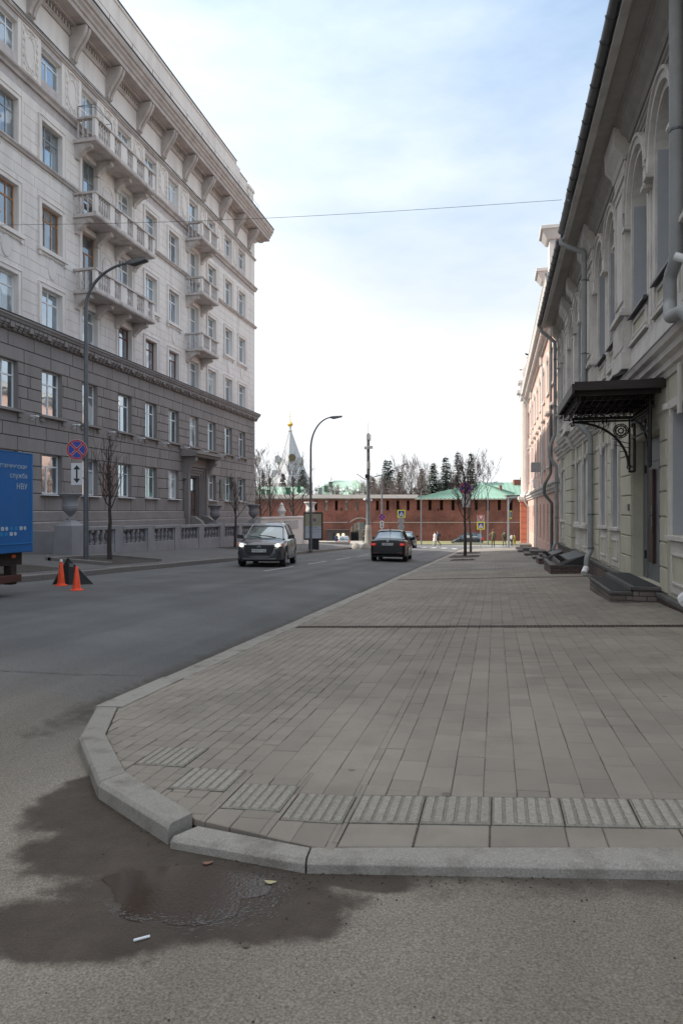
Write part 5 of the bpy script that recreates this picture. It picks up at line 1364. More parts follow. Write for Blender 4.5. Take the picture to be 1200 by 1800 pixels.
# corner column
q = MB(); q.lathe((2.62,64.1,1.3), [(.42,0),(.42,.15),(.34,.25),(.33,.4),(.31,9.0),(.33,9.1),(.33,9.2)], 18)
for k in range(12): a = 2*PI*k/12; q.tube([(2.62+.33*math.cos(a),64.1+.33*math.sin(a),1.8),(2.62+.31*math.cos(a),64.1+.31*math.sin(a),10.2)], .028, 5)
q.build('corner_column', M['whitestone'], pk, smooth=True)
q = MB(); q.box(2.25,3.0,63.6,64.7,-3.3,.85); 
for k in range(8): q.box(2.22,3.0,63.57,64.73,-3.05+.5*k,-2.6+.5*k)
q.build('red_pier', M['pinkdeep'], pk)
q = MB(); q.box(2.1,3.0,63.4,64.9,.852,1.0); q.box(2.0,3.0,63.3,65.0,1.0,1.3); q.box(2.12,3.0,63.45,64.85,-4.0,-3.1); q.box(2.05,3.0,63.4,64.9,-4.1,-3.4)
q.box(2.2,3.05,63.55,64.65,10.5,10.65); q.box(2.35,2.95,63.8,64.4,10.65,10.9)
q.lathe((2.62,64.1,10.0), [(.31,0),(.36,.1),(.5,.35),(.55,.5)], 16); q.box(1.9,3.0,63.4,64.8,10.6,10.9)
q.split('pier_moulding', M['whitestone'], pk, bevel=.02)
q = MB(); q.box(2.15,3.1,63.5,64.7,10.9,11.5); q.box(2.0,3.2,63.35,64.85,11.5,11.75); q.build('corner_block', M['whitestone'], pk, bevel=.02)
# attic posts and urn on the roof edge
for (y_, z0, h, w2, lab) in ((33.6,10.55,2.6,.42,'near white attic post with a moulded cap'),(37.3,10.55,1.9,.42,'second white attic post')):
    q = MB(); q.box(PX-.4,PX+.9,y_-w2,y_+w2,z0,z0+h-.5); q.hexa([(PX-.5,y_-w2-.1,z0+h-.5),(PX+1,y_-w2-.1,z0+h-.5),(PX+1,y_+w2+.1,z0+h-.5),(PX-.5,y_+w2+.1,z0+h-.5)],[(PX-.75,y_-w2-.3,z0+h-.1),(PX+1.1,y_-w2-.3,z0+h-.1),(PX+1.1,y_+w2+.3,z0+h-.1),(PX-.75,y_+w2+.3,z0+h-.1)])
    q.box(PX-.8,PX+1.15,y_-w2-.34,y_+w2+.34,z0+h-.1,z0+h+.08)
    q.build('attic_post', M['whitestone'], pk, bevel=.02)
q = MB(); q.lathe((2.5,56.5,10.5), [(.3,0),(.3,.1),(.14,.2),(.2,.4),(.42,.8),(.45,1.1),(.3,1.5),(.16,1.65),(.2,1.75),(.08,1.9)], 14); q.build('roof_urn', M['whitestone'], pk, smooth=True)
q = MB(); q.lathe((2.6,64.1,11.75), [(.3,0),(.3,.1),(.14,.2),(.25,.5),(.4,.8),(.36,1.0),(.5,1.1),(.3,1.2)], 14); q.build('roof_urn', M['whitestone'], pk, smooth=True)
# birds
def bird(loc, rz, lab):
    m_ = MB(); m_.tube([(-.26,0,.02),(-.14,0,.05),(-.04,0,.10),(.06,0,.13),(.13,0,.18),(.17,0,.20),(.22,0,.19)], [.02,.035,.075,.08,.05,.045,.008], 8)
    m_.tube([(0,.02,.06),(.01,.02,0)], .008, 4); m_.tube([(0,-.02,.06),(.01,-.02,0)], .008, 4)
    o = m_.build('bird', M['black'], smooth=True); o.location = loc; o.rotation_euler = (0,0,rz); tag(o, lab, 'bird', 'birds on the pink building roof')
bird((2.5,56.5,12.38), PI, 'dark bird perched on the white roof urn'); bird((2.4,49.5,10.6), PI*.8, 'dark bird standing on the roof cornice, right of the urn')
pipe([(2.1,61.0,10.1),(2.7,60.7,9.2),(2.7,60.7,1.8),(2.45,60.6,1.3),(2.45,60.6,.8),(2.75,60.5,.3),(2.72,60.4,-3.0)], .07, 'pale downpipe near the white column', pk, 'zinc')
pipe([(2.4,36.0,9.9),(2.72,35.9,9.2),(2.72,35.9,1.9),(2.4,35.8,1.3),(2.4,35.8,.85),(2.75,35.7,.4),(2.75,35.7,-1.9),(2.5,35.5,-2.25)], .075, 'dark downpipe curving over the belt of the pink building', pk, 'gutter', clamps=(8,5,3,-.5))
q = MB(); q.box(2.05,2.6,41.5,42.1,2.3,2.85); ac = tag(q.build('air_conditioner', M['sback'], bevel=.02), 'grey air conditioner box on the pink wall beside the dark pipe', 'air conditioner')
q = MB(); q.box(2.45,2.7,47,47.5,1.55,2.1); tag(q.build('air_conditioner', M['pvc'], bevel=.02), 'small pale box on the belt of the pink wall', 'air conditioner')
# cable across the street
wv = MB(); p0 = Vector((LX+.05, 17.5, 10.8)); p1 = Vector((1.85, 20.2, 8.3)); 
A = atZ(0,393,27.5); 
A = ray(-60,396); A = A * ((LX+.02) / A.x); p0 = A; B = atZ(1000,350,19.2); p1 = Vector((1.83, B.y, B.z))
wv.tube([p0.lerp(p1, t/30) - Vector((0,0,.18*math.sin(PI*t/30))) for t in range(31)], .006, 5)
tag(wv.build('overhead_cable', M['black']), 'thin dark cable strung across the street between the two buildings', 'cable')
# ================================================================== BEYOND THE SQUARE
RT = Matrix.Rotation(THETA, 4, 'Z')
ZW = 114.0
def U(x, Z): return (x - 600) / 1200 * Z
def H(y, Z): return (898 - y) / 1200 * Z
def FM():
    m_ = MB(); m_.M = RT; return m_
GZW = zr(-6, 108)
fw = empty('fortress_wall', tuple(inframe(650, ZW, GZW)), 'long red brick fortress wall with narrow slots, pale coping and an arched gate', 'wall')
uL, uR = U(380, ZW), U(1010, ZW)
zt = H(877, ZW); zb0 = GZW - 1.5
slots = [(U(x,ZW)-.24, U(x,ZW)+.24, H(897,ZW), H(880,ZW)) for x in [555+18*k for k in range(10)]] + [(U(x,ZW)-.27, U(x,ZW)+.27, H(897,ZW), H(878,ZW)) for x in [735+20.3*k for k in range(14)]]
slots += [(U(600,ZW)-.1,U(600,ZW)+.1,H(898,ZW),H(893,ZW)), (U(548,ZW)-.1,U(548,ZW)+.1,H(898,ZW),H(893,ZW)), (U(770,ZW)-.1,U(770,ZW)+.1,H(898,ZW),H(894,ZW))]
g0, g1, gt_ = U(615,ZW), U(651,ZW), H(917,ZW)
# wall faces as a sheet in the (u, z) plane; reuse the facade builder by a quarter turn
class WB(FB):
    def P(s, a, z, d): return (a, ZW - d, z)
def wb():
    b = WB(0, 1); b.M = RT; return b
b = wb(); wall_sheet(b, uL, uR, zb0, zt, [(p,q,r_,t,False) for p,q,r_,t in slots] + [(g0, g1, zb0+.3, gt_, True)], 2.6)
b.add([b.P(uL,zb0,0),b.P(uL,zt,0),b.P(uL,zt,-2.6),b.P(uL,zb0,-2.6)],[(0,1,2,3)])
b.add([b.P(uL,zt,0),b.P(uR,zt,0),b.P(uR,zt,-2.6),b.P(uL,zt,-2.6)],[(0,1,2,3)])
b.build('brick_wall', M['redwall'], fw, recalc=False)
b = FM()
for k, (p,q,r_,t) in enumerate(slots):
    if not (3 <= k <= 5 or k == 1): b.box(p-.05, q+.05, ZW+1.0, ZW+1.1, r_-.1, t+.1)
b.split('slot_shade', M['reddark'], fw)  # dark backing panels, the shade inside the slots put into their colour
b = FM(); b.box(uL, g0-.4, ZW-.07, ZW-.01, H(919,ZW), H(917.6,ZW)); b.box(g1+.4, uR, ZW-.07, ZW-.01, H(919,ZW), H(917.6,ZW))
c_ = (g0+g1)/2; ra = (g1-g0)/2; sp_ = gt_-ra
for k in range(14):
    t0, t1 = PI*k/14, PI*(k+1)/14; r0, r1 = ra+.55, ra+.72
    q = [(c_-r_*math.cos(t), ZW-dd, max(H(919,ZW), sp_+r_*math.sin(t))) for dd in (.01,.07) for (r_,t) in ((r0,t0),(r1,t0),(r1,t1),(r0,t1))]; b.hexa(q[:4], q[4:])
b.split('stone_band', M['limestone'], fw)
b = FM()
for k in range(14):
    t0, t1 = PI*k/14, PI*(k+1)/14; r0, r1 = ra+.02, ra+.5
    q = [(c_-r_*math.cos(t), ZW-dd, sp_+r_*math.sin(t)) for dd in (.005,.05) for (r_,t) in ((r0,t0),(r1,t0),(r1,t1),(r0,t1))]; b.hexa(q[:4], q[4:])
b.build('gate_arch_ring', M['redwall'], fw)
b = FM(); b.hexa([(uL,ZW-.5,zt+.02),(U(733,ZW),ZW-.5,zt+.02),(U(733,ZW),ZW+3,zt+.3),(uL,ZW+3,zt+.3)],[(uL,ZW-.5,zt+.12),(U(733,ZW),ZW-.5,zt+.12),(U(736,ZW),ZW+1.2,zt+.75),(uL,ZW+1.2,zt+.75)])
b.box(uL,U(733,ZW),ZW+1.2,ZW+3,zt+.3,zt+.75)
b.box(U(888,ZW),uR,ZW-.7,ZW+3,zt-.05,zt+.65)
b.build('coping', mat('weathered_coping_boards', (.15,.135,.125), .9, var=.12, scale=1.2, dirt=(.2,.18,.17)), fw)
# gate: passage, grille and the white house seen through it
b = FM(); b.box(g0-.3,g0-.02,ZW+2.6,ZW+8,zb0,sp_); b.box(g1+.02,g1+.3,ZW+2.6,ZW+8,zb0,sp_)
b.split('passage_wall', M['limestone'], fw)
b = FM()
for k in range(9): b.box(g0+.1+.16*k,g0+.15+.16*k,ZW+.6,ZW+.66,GZW-.2,H(935,ZW))
for z in (GZW+.4,GZW+1.0,GZW+1.5,H(935,ZW)): b.box(g0+.1,g0+1.45,ZW+.58,ZW+.6,z-.04,z+.04)
b.box(g0+.1,g0+1.45,ZW+.72,ZW+.75,GZW-.2,H(936,ZW))
b.build('gate_leaf', M['black'], fw)
wh = empty('white_gate_house', tuple(inframe(640,130,GZW)), 'white plastered house glimpsed through the fortress gate', 'building')
b = FM(); b.box(U(630,130),U(668,130),130,134,GZW-1,H(905,130)); b.build('wall', M['whitestucco'], wh)
b = FM(); b.box(U(634,130),U(637.5,130),129.9,129.99,H(938,130),H(928,130)); b.build('window', M['glass_dim'], wh)
kq = empty('gate_kiosk', tuple(inframe(590,112,GZW)), 'dark gatehouse with two arched panes painted sunlit at the fortress wall, left of the gate', 'kiosk')
b = FM(); b.box(U(574,112),U(611,112),111,113.9,GZW-.6,H(932,112)); b.box(U(573,112),U(612,112),110.8,113.9,H(932,112),H(931,112)); b.build('body', mat('dark_kiosk_boards', (.06,.045,.045), .7), kq)
for xx, w_, z0, z1 in ((594,2.6,948,937.5),(603,2.7,947,937)):
    b = FM(); n = 10; Zk = 110.98; c = U(xx,Zk); r_ = w_/1200*Zk; s_ = H(z1,Zk)-r_
    b.add([(c-r_,Zk,H(z0,Zk)),(c+r_,Zk,H(z0,Zk))]+[(c+r_*math.cos(PI*k/n),Zk,s_+r_*math.sin(PI*k/n)) for k in range(n+1)], [tuple(range(n+3))])
    b.build('window', mat('sunlit_glow_pane', (.75,.66,.45), .6, bump=0, emit=((.9,.78,.5),.35)), kq, recalc=False)  # sunlight behind the openings, put in as a cream glow
b = FM(); b.box(U(585,112),U(589,112),110.9,110.98,GZW,H(937,112)); b.build('door', M['black'], kq)
# roofs
def roofplane(b, seams, p, n=14, t=.08):
    """p: four corners (bottom-left, bottom-right, top-right, top-left); ribs run up the slope"""
    p = [Vector(q) for q in p]; nr = (p[1]-p[0]).cross(p[3]-p[0]).normalized()
    if nr.z < 0: nr = -nr
    b.hexa([q - nr*.15 for q in p], p)
    for k in range(n+1):
        f = k/n; a, c = p[0].lerp(p[1], f), p[3].lerp(p[2], f); e = (p[1]-p[0]).normalized()*t
        seams.hexa([a-e, a+e, c+e*.8, c-e*.8], [a-e+nr*.1, a+e+nr*.1, c+e*.8+nr*.1, c-e*.8+nr*.1])
gr_ = empty('green_roofed_tower', tuple(inframe(830,ZW+5,GZW)), 'bright green hipped metal roof over the right part of the fortress wall', 'roof')
b = FM(); s_ = FM(); ze = zt+.05
A0 = (U(729,ZW-1),ZW-1,ze); A1 = (U(890,ZW-1),ZW-1,ze); PK = (U(843,ZW+7),ZW+7,H(848.5,ZW+7)); A2=(U(905,ZW+13),ZW+13,ze)
roofplane(b, s_, [A0,A1,PK,PK], 22, .05)
roofplane(b, s_, [A1,(U(905,ZW+9),ZW+9,ze+1.1),PK,PK], 8, .05)
roofplane(b, s_, [(U(850,ZW+8),ZW+8,ze-.2),(U(990,ZW+8),ZW+8,ze-.2),(U(975,ZW+14),ZW+14,H(848,ZW+14)),(U(838,ZW+14),ZW+14,H(848,ZW+14))], 16, .05)
b.build('roof_sheet', M['green'], gr_); s_.build('standing_seams', M['green'], gr_)
b = FM(); b.box(A0[0],A1[0],ZW-1.06,ZW-.95,ze-.2,ze+.0); b.build('eave_board', M['limestone'], gr_)
b = FM(); b.box(U(878,ZW+6),U(882,ZW+6),ZW+6,ZW+6.5,ze,H(853,ZW+6)); b.box(U(903,ZW+13),U(917,ZW+13),ZW+13,ZW+14,ze,H(843,ZW+13)); b.split('chimney', M['redwall'], gr_)
g2 = empty('pale_green_roofs', tuple(inframe(540,140,GZW)), 'long low house with faded green metal roof, skylights and dormers behind the wall', 'building')
b = FM(); s_ = FM()
roofplane(b, s_, [(U(430,132),132,H(881,132)),(U(548,132),132,H(881,132)),(U(532,138),138,H(856,138)),(U(430,138),138,H(856,138))], 34, .05)
roofplane(b, s_, [(U(548,132),132,H(881,132)),(U(650,132),132,H(881,132)),(U(608,139),139,H(857,139)),(U(566,139),139,H(857,139))], 26, .05)
roofplane(b, s_, [(U(553,150),150,H(862,150)),(U(668,150),150,H(866,150)),(U(625,158),158,H(845,158)),(U(588,158),158,H(845,158))], 20, .05)
b.build('roof', M['palegreen'], g2); s_.build('standing_seams', M['palegreen'], g2)
b = FM(); b.box(U(430,132.5),U(650,132.5),132.6,138,GZW,H(882,132)); b.box(U(430,132),U(650,132),131.8,132,H(883.5,132),H(881.5,132)); b.build('wall', M['limestone'], g2)
for (xx, yt, yb, w_, Z) in ((462,861,870,4,134),(472,862,870,4,134),(506,858,868,5,134),(525,855,861,4,136),(573,855,861,4.5,137),(581,848,857,4,150)):
    b = FM(); b.box(U(xx,Z)-w_/1200*Z/1.3,U(xx,Z)+w_/1200*Z/1.3,Z-.6,Z+1,H(yb+3,Z),H(yt,Z)); b.box(U(xx,Z)-w_/1200*Z/1.1,U(xx,Z)+w_/1200*Z/1.1,Z-.7,Z+1,H(yt,Z),H(yt-1,Z)); b.build('dormer', mat('dark_green_dormer', (.02,.16,.08), .6), g2)
for (xx, yt, yb, w_, Z) in ((563,859,871,3,134.5),(593,864,872,3,134.2)):
    b = FM(); b.box(U(xx,Z)-w_/1200*Z,U(xx,Z)+w_/1200*Z,Z-.6,Z+.6,H(yb+2,Z),H(yt,Z)); b.box(U(xx,Z)-(w_+.6)/1200*Z,U(xx,Z)+(w_+.6)/1200*Z,Z-.7,Z+.7,H(yt,Z),H(yt-1.4,Z)); b.build('chimney', M['sback'], g2)
b = FM()
for k in range(9):
    x_ = 578+6*k; y_ = 862+.9*k*(k%2)+ (k%3)*1.5; Z = 137.2; a = H(y_,Z)
    b.hexa([(U(x_,Z),Z-.6,a+.05),(U(x_+4,Z),Z-.6,a+.05),(U(x_+4,Z),Z,a+.4),(U(x_,Z),Z,a+.4)],[(U(x_,Z),Z-.6,a+.2),(U(x_+4,Z),Z-.6,a+.2),(U(x_+4,Z),Z,a+.6),(U(x_,Z),Z,a+.6)])
b.split('skylight', M['swhite'], g2)
# a low grey-brown house behind, right of the mast
# cathedral
ZC = 200.0; cx = U(510,ZC)
ct = empty('cathedral', tuple(inframe(510,ZC,GZW)), 'white tented cathedral spire with small gilded onion dome and cross beyond the roofs', 'cathedral')
def cone8(prof, n=8, rot=PI/8+.35):
    b = MB(); vs = []; fs = []
    for r_, z in prof:
        for k in range(n): a = rot+2*PI*k/n; vs.append((cx+r_*math.cos(a), ZC+r_*math.sin(a), z))
    for i in range(len(prof)-1):
        for k in range(n): fs.append((i*n+k,i*n+(k+1)%n,(i+1)*n+(k+1)%n,(i+1)*n+k))
    fs.append(tuple(range(n))); fs.append(tuple(range((len(prof)-1)*n,len(prof)*n))); b.M = RT; b.add(vs, fs); return b
cone8([(6.6,H(900,ZC)-4),(6.6,H(850,ZC)),(5.5,H(838,ZC)),(5.0,H(836,ZC)),(.42,H(760,ZC)),(.6,H(757.5,ZC)),(.6,H(756.5,ZC)),(.3,H(756,ZC)),(.3,H(750,ZC)),(.4,H(749,ZC))]).build('tent_roof', M['whitestucco'], ct)
b = FM()
for k in range(8):
    a = PI/8+.35+2*PI*k/8+0; b.tube([(cx+5.0*math.cos(a),ZC+5.0*math.sin(a),H(836,ZC)),(cx+.42*math.cos(a),ZC+.42*math.sin(a),H(760,ZC))], .09, 5)
b.build('ribs', M['whitestucco'], ct)
b = FM(); b.lathe((cx,ZC,H(749.5,ZC)), [(.3,-.1),(.62,.15),(.82,.5),(.75,.85),(.4,1.25),(.15,1.6),(.04,2.0),(.04,4.6)], 14); zc = H(733,ZC)
b.box(cx-.62,cx+.62,ZC-.04,ZC+.04,zc,zc+.1); b.box(cx-.32,cx+.32,ZC-.04,ZC+.04,zc+.6,zc+.7); b.tube([(cx-.3,ZC,zc-.5),(cx+.3,ZC,zc-.75)], .05, 5)
b.build('onion_dome', M['gold'], ct, smooth=True)
for xx, yy0 in ((489,803),(529,806),(534,828),(484,828)):
    b = FM(); c = U(xx,ZC); n = 10; r_ = .75; s_ = H(yy0+3,ZC)
    b.prism([(c-r_,s_-1.2),(c+r_,s_-1.2)]+[(c+r_*math.cos(PI*k/n),s_+r_*math.sin(PI*k/n)) for k in range(n+1)], 1, ZC-2.5, ZC+1); b.build('gable', M['whitestucco'], ct)
b = FM(); b.lathe((cx+.85,ZC-3.95,H(806,ZC)), [(.01,0),(1.05,0),(1.05,.6),(.8,.6)], 16, ax=1); b.build('round_window', mat('dark_lattice', (.12,.10,.06), .8, var=.4, scale=6), ct)

# ================================================================== TREES
def bare_tree(h, r0, spread, seed, forks=3, first=.35, depth=4, upright=.5, lean=0.0, twig=.008, nlow=8):
    rr = random.Random(seed); tr_ = MB(); tw = MB()
    def branch(p, d, ln, r, lv):
        pts = [p]; rs = [r]; n = 4 if lv < 3 else 3; q = p.copy(); dd = d.copy()
        for i in range(n):
            dd = (dd + Vector((rr.gauss(0,.13), rr.gauss(0,.13), rr.gauss(.05,.06)+upright*.08))).normalized()
            q = q + dd*ln/n; pts.append(q.copy()); rs.append(max(twig*.5, r*(1-.75*(i+1)/n)))
        (tr_ if lv <= 1 else tw).tube(pts, rs, 6 if lv <= 1 else 3, cap=lv <= 1)
        if lv >= depth: return
        for k in range(rr.randint(forks, forks+2)):
            i = rr.randint(1, n); b_ = pts[i]; a = rr.uniform(0, 2*PI)
            nd = (dd*1.0 + Vector((math.cos(a), math.sin(a), rr.uniform(-.1,.5)))*rr.uniform(.5,.95)).normalized(); nd.z += upright*.35; nd.normalize()
            branch(b_, nd, ln*rr.uniform(.45,.72), max(twig, rs[i]*.72), lv+1)
    tp_ = [Vector((0,0,-.15))]; rs = [r0*1.1]; n = 9; q = Vector((0,0,0)); hh = h*.96
    for i in range(n+1):
        f = i/n; tp_.append(Vector((lean*f+rr.gauss(0,.012)*h*.3, rr.gauss(0,.012)*h*.3, .001+hh*f))); rs.append(max(twig*.8, r0*(1-.90*f)))
    tr_.tube(tp_, rs, 9)
    nb = nlow + 10
    for k in range(nb):
        f = first + (1-first)*.93*(k+.5)/nb; i = f*n; b_ = tp_[1+int(i)].lerp(tp_[min(n+1,2+int(i))], i-int(i))
        a = k*2.4 + rr.uniform(-.4,.4); up = upright + rr.uniform(-.1,.25)
        d = Vector((math.cos(a), math.sin(a), up*1.3)).normalized()
        branch(b_, d, spread*(1.15-.75*(f-first)/(1-first))*rr.uniform(.8,1.15), max(twig*1.2, r0*.42*(1-.8*f)), 1)
    return tr_, tw
def place_tree(loc, label, h, r0, spread, seed, mt='bark', group=None, **k):
    t = empty('bare_tree', loc, label, 'tree', group); a, b = bare_tree(h, r0, spread, seed, **k)
    a.build('trunk', M[mt], t, smooth=True, inv=Matrix()); b.build('crown', M[mt], t, inv=Matrix()); return t
gstreet = 'young bare street trees in pavement pits'
place_tree((-12.77,20.9,zl(-12.8,20.9)), 'thin bare young tree beside the sign post on the left pavement', 4.05, .085, .95, 3, group=gstreet, first=.42, upright=1.0, nlow=9, depth=3, twig=.007, forks=2)
place_tree((-14.3,36.3,zl(-14.3,36.3)), 'bare young tree with wide forked twigs just left of the oncoming grey car', 3.95, .09, 1.1, 5, group=gstreet, first=.42, upright=1.1, depth=3, forks=2)
place_tree((-1.72,40.2,zp(-1.7,40.2)), 'black bare tree with dense twigs directly in front of the round sign on the right', 5.2, .10, 1.05, 8, group=gstreet, first=.40, upright=.75, depth=4, forks=3, twig=.008)
place_tree((-1.62,47.9,zp(-1.6,47.9)), 'bare leaning tree behind the round sign, its trunk just right of the black one', 6.2, .09, 2.0, 12, mt='barkfar', group=gstreet, first=.38, upright=.65, depth=4, forks=3, twig=.010, lean=-.3)
place_tree(tuple(inframe(457,60,-3.4)), 'tall bare tree rising beside the far corner of the apartment building', 7.2, .16, 1.5, 15, first=.35, upright=.9, depth=4, twig=.010, forks=2)
place_tree(tuple(inframe(474,74,-4)), 'bare forked tree behind the pale garden wall, left of the finial', 9.2, .17, 2.3, 17, first=.35, upright=.9, depth=4, twig=.011, forks=2)
place_tree(tuple(inframe(515,72,-4)), 'broad bare tree in front of the cathedral spire', 9.0, .2, 3.1, 19, first=.35, upright=.5, depth=4, twig=.011, forks=2)
for k, (x, Z, h, sp, lb) in enumerate([(449,92,13.5,3.2,'pale bare crown at the far left edge of the sky gap'),(585,126,9.6,3.2,'low bare tree above the faded green roof, right of the lamp post'),(552,122,9.0,2.6,'bare twiggy tree between two faded green roofs'),(620,128,8.6,3.0,'bare tree left of the antenna mast'),(660,124,10.5,3.6,'brown bare tree just right of the antenna mast'),(700,130,14.2,3.6,'slender bare tree beside the twin topped spruce'),(722,132,14.5,4.4,'broad bare tree in the middle of the park'),(744,128,13.0,3.8,'bare tree left of the dark spruces'),(775,127,9.5,4,'brown bare shrubby tree under the dark spruces'),(640,140,9,4,'distant bare tree behind the mast'),(849,126,9.8,2.4,'thin bare tree at the right end of the spruces'),(805,128,10,4,'brown bare tree below the two tall spruces'),(690,122,8.5,4,'low brown bare tree above the wall coping')]):
    place_tree(tuple(inframe(x,Z,GZW)), lb, h, .17, sp, 40+k, mt='barkfar', group='bare park trees behind the fortress wall', first=.3, upright=.75, depth=4, forks=3, twig=.018)
def conifer(h, r, seed, dens=1.0, droop=.25):
    rr = random.Random(seed); t = MB(); c = MB(); t.tube([(0,0,-.3),(0,0,h*.5),(0,0,h)], [.22,.13,.03], 7)
    z = h*.10; 
    while z < h*.985:
        f = 1 - z/h; rad = r*(f**.85)*rr.uniform(.75,1.15) + .12; nb = max(6, int(15*dens*(f+.4)))
        for k in range(nb):
            a = rr.uniform(0, 2*PI); L_ = rad*rr.uniform(.6,1.1); d = Vector((math.cos(a), math.sin(a), 0)); sd = Vector((-d.y, d.x, 0))
            n = max(2, int(L_/.28))
            for i in range(n):
                s_ = (i+.6)/n; p = d*L_*s_ + Vector((0,0,z - droop*L_*s_ + .12*s_*L_)); w_ = (.30-.12*s_)*rr.uniform(.7,1.3)
                for q in range(2):
                    o = sd*rr.uniform(-1,1)*w_*.7 + Vector((0,0,rr.uniform(-.1,.05))); e = (d*rr.uniform(.25,.5) + sd*rr.uniform(-.5,.5) + Vector((0,0,rr.uniform(-.35,.05))))*1.0
                    u_ = sd*rr.uniform(.10,.22) + Vector((0,0,rr.uniform(-.05,.05)))
                    c.add([p+o-u_, p+o+u_, p+o+e], [(0,1,2)])
        z += h*.020*rr.uniform(.7,1.3)
    return t, c
for k, (x, yt, Z, r, dn, mt, lb) in enumerate([(463,828,150,1.5,.8,'needle','small dark spruce farthest left behind the faded green roof'),(474,838,151,1.4,.9,'needle','small dark spruce second from the left'),(497,830,149,2.2,1.4,'barkfar','brown dense larch in front of the spire, left side'),(515,836,150,1.3,1.1,'needle','small dark spruce in the middle in front of the spire'),(531,822,148,3.1,1.5,'needle','bushy dark spruce in front of the right side of the spire'),
    (677,807,126,2.4,1.0,'needle','spruce with twin tops, left stem'),(685,808,128,2.8,1.0,'needle','spruce with twin tops, right stem'),(762,812,124,2.7,1.3,'needle','dark spruce left of the tallest group'),(783,800,126,3.0,1.5,'needle','dense dark spruce, tallest and fullest of the park'),(804,793,128,1.75,.9,'needle2','slim pale spruce with the highest tip'),(827,795,128,1.75,.9,'needle2','slim pale spruce right of the highest one'),(702,826,132,2.0,1.3,'barkfar','brown larch between the twin topped spruce and the bare trees'),(741,822,134,2.2,1.4,'barkfar','brown larch just left of the dark spruces'),(655,838,132,2.2,1.4,'barkfar','low brown larch right of the antenna mast'),(918,836,150,4.0,1.3,'needle2','green tree top beside the white column')]):
    p = inframe(x, Z, GZW); t = empty('conifer_tree' if mt != 'barkfar' else 'larch_tree', tuple(p), lb, 'tree', 'conifers behind the fortress wall'); h = H(yt,Z)-GZW
    a, c = conifer(h, r*1.55, 70+k, dn); a.build('trunk', M['bark'], t, inv=Matrix()); c.build('crown', M[mt], t, inv=Matrix(), recalc=False)
# low evergreen mass behind the coping between the trees
b = FM(); rr = random.Random(5)
for k in range(5200):
    x = rr.uniform(640,850); Z = rr.uniform(118,135); top_ = 866 + 5*math.sin(x*.11)+4*math.sin(x*.29+1); y_ = rr.uniform(top_, 884); p = Vector((U(x,Z),Z,H(y_,Z))); s1 = rr.uniform(.12,.32)
    b.add([p, p+Vector((s1*rr.uniform(-1,1),rr.uniform(-.2,.2),s1)), p+Vector((s1,0,rr.uniform(-.3,.3)*s1))], [(0,1,2)])
tag(b.build('undergrowth', M['barkfar'], recalc=False), 'brown bare undergrowth behind the wall coping', 'shrubs', kind='stuff')

# ================================================================== POLES, LAMPS AND SIGNS
def disc(b, c, r, y0, y1, n=28, ra=None):
    ra = r if ra is None else ra
    b.prism([(c[0]+r*math.cos(2*PI*k/n), c[1]+ra*math.sin(2*PI*k/n)) for k in range(n)], 1, y0, y1)
def ring(b, c, r0, r1, y0, y1, n=32):
    for k in range(n):
        t0, t1 = 2*PI*k/n, 2*PI*(k+1)/n; q = [(c[0]+r_*math.cos(t), y, c[1]+r_*math.sin(t)) for y in (y0, y1) for r_, t in ((r0,t0),(r1,t0),(r1,t1),(r0,t1))]; b.hexa(q[:4], q[4:])
def sign_stop(parent, c, r=.35, face=0):
    """no stopping: blue disc, red rim and red cross, thin white lines; local frame, facing -y"""
    b = MB(); disc(b, c, r, -.012, 0); p = b.build('sign_plate', M['swhite'], parent, inv=Matrix())
    b = MB(); disc(b, c, r*.80, -.015, -.012); b.build('blue_field', M['sblue'], p, inv=Matrix())
    b = MB(); ring(b, c, r*.82, r*.975, -.018, -.0125); w_ = r*.085; L_ = r*.83*.7071
    b.build('red_ring', M['sred'], p, inv=Matrix())
    x_ = MB(); xw = MB()
    for s_ in (-1, 1):
        for (bb, ww, y0, y1) in ((xw, w_*1.35, -.0175, -.0152),(x_, w_, -.0205 - .001*(s_ > 0), -.0176)):
            d = Vector((s_, 0, 1)).normalized(); n_ = Vector((1, 0, -s_)).normalized()*ww
            e = d*r*.83; cc = Vector((c[0], 0, c[1])); q = [cc-e-n_, cc-e+n_, cc+e+n_, cc+e-n_]
            bb.hexa([(v.x, y0 - (.0008 if s_ > 0 else 0), v.z) for v in q], [(v.x, y1, v.z) for v in q])
    xw.build('white_outline', M['swhite'], p, inv=Matrix()); x_.build('red_cross', M['sred'], p, inv=Matrix())
    return p
def plate_arrows(parent, c, w_, h):
    b = MB(); b.box(c[0]-w_/2, c[0]+w_/2, -.012, 0, c[1]-h/2, c[1]+h/2); p = b.build('arrow_plate', M['swhite'], parent, inv=Matrix(), bevel=.004)
    b = MB(); y0, y1 = -.015, -.0122; s_ = h*.5
    b.prism([(c[0]-w_*.07,c[1]-s_*.5),(c[0]+w_*.07,c[1]-s_*.5),(c[0]+w_*.07,c[1]+s_*.5),(c[0]-w_*.07,c[1]+s_*.5)], 1, y0, y1)
    for t in (-1, 1): b.prism([(c[0],c[1]+t*s_*.82),(c[0]-w_*.30,c[1]+t*s_*.42),(c[0]+w_*.30,c[1]+t*s_*.42)], 1, y0-.001, y1-.001)
    b.build('double_arrow', M['sblack'], p, inv=Matrix()); return p
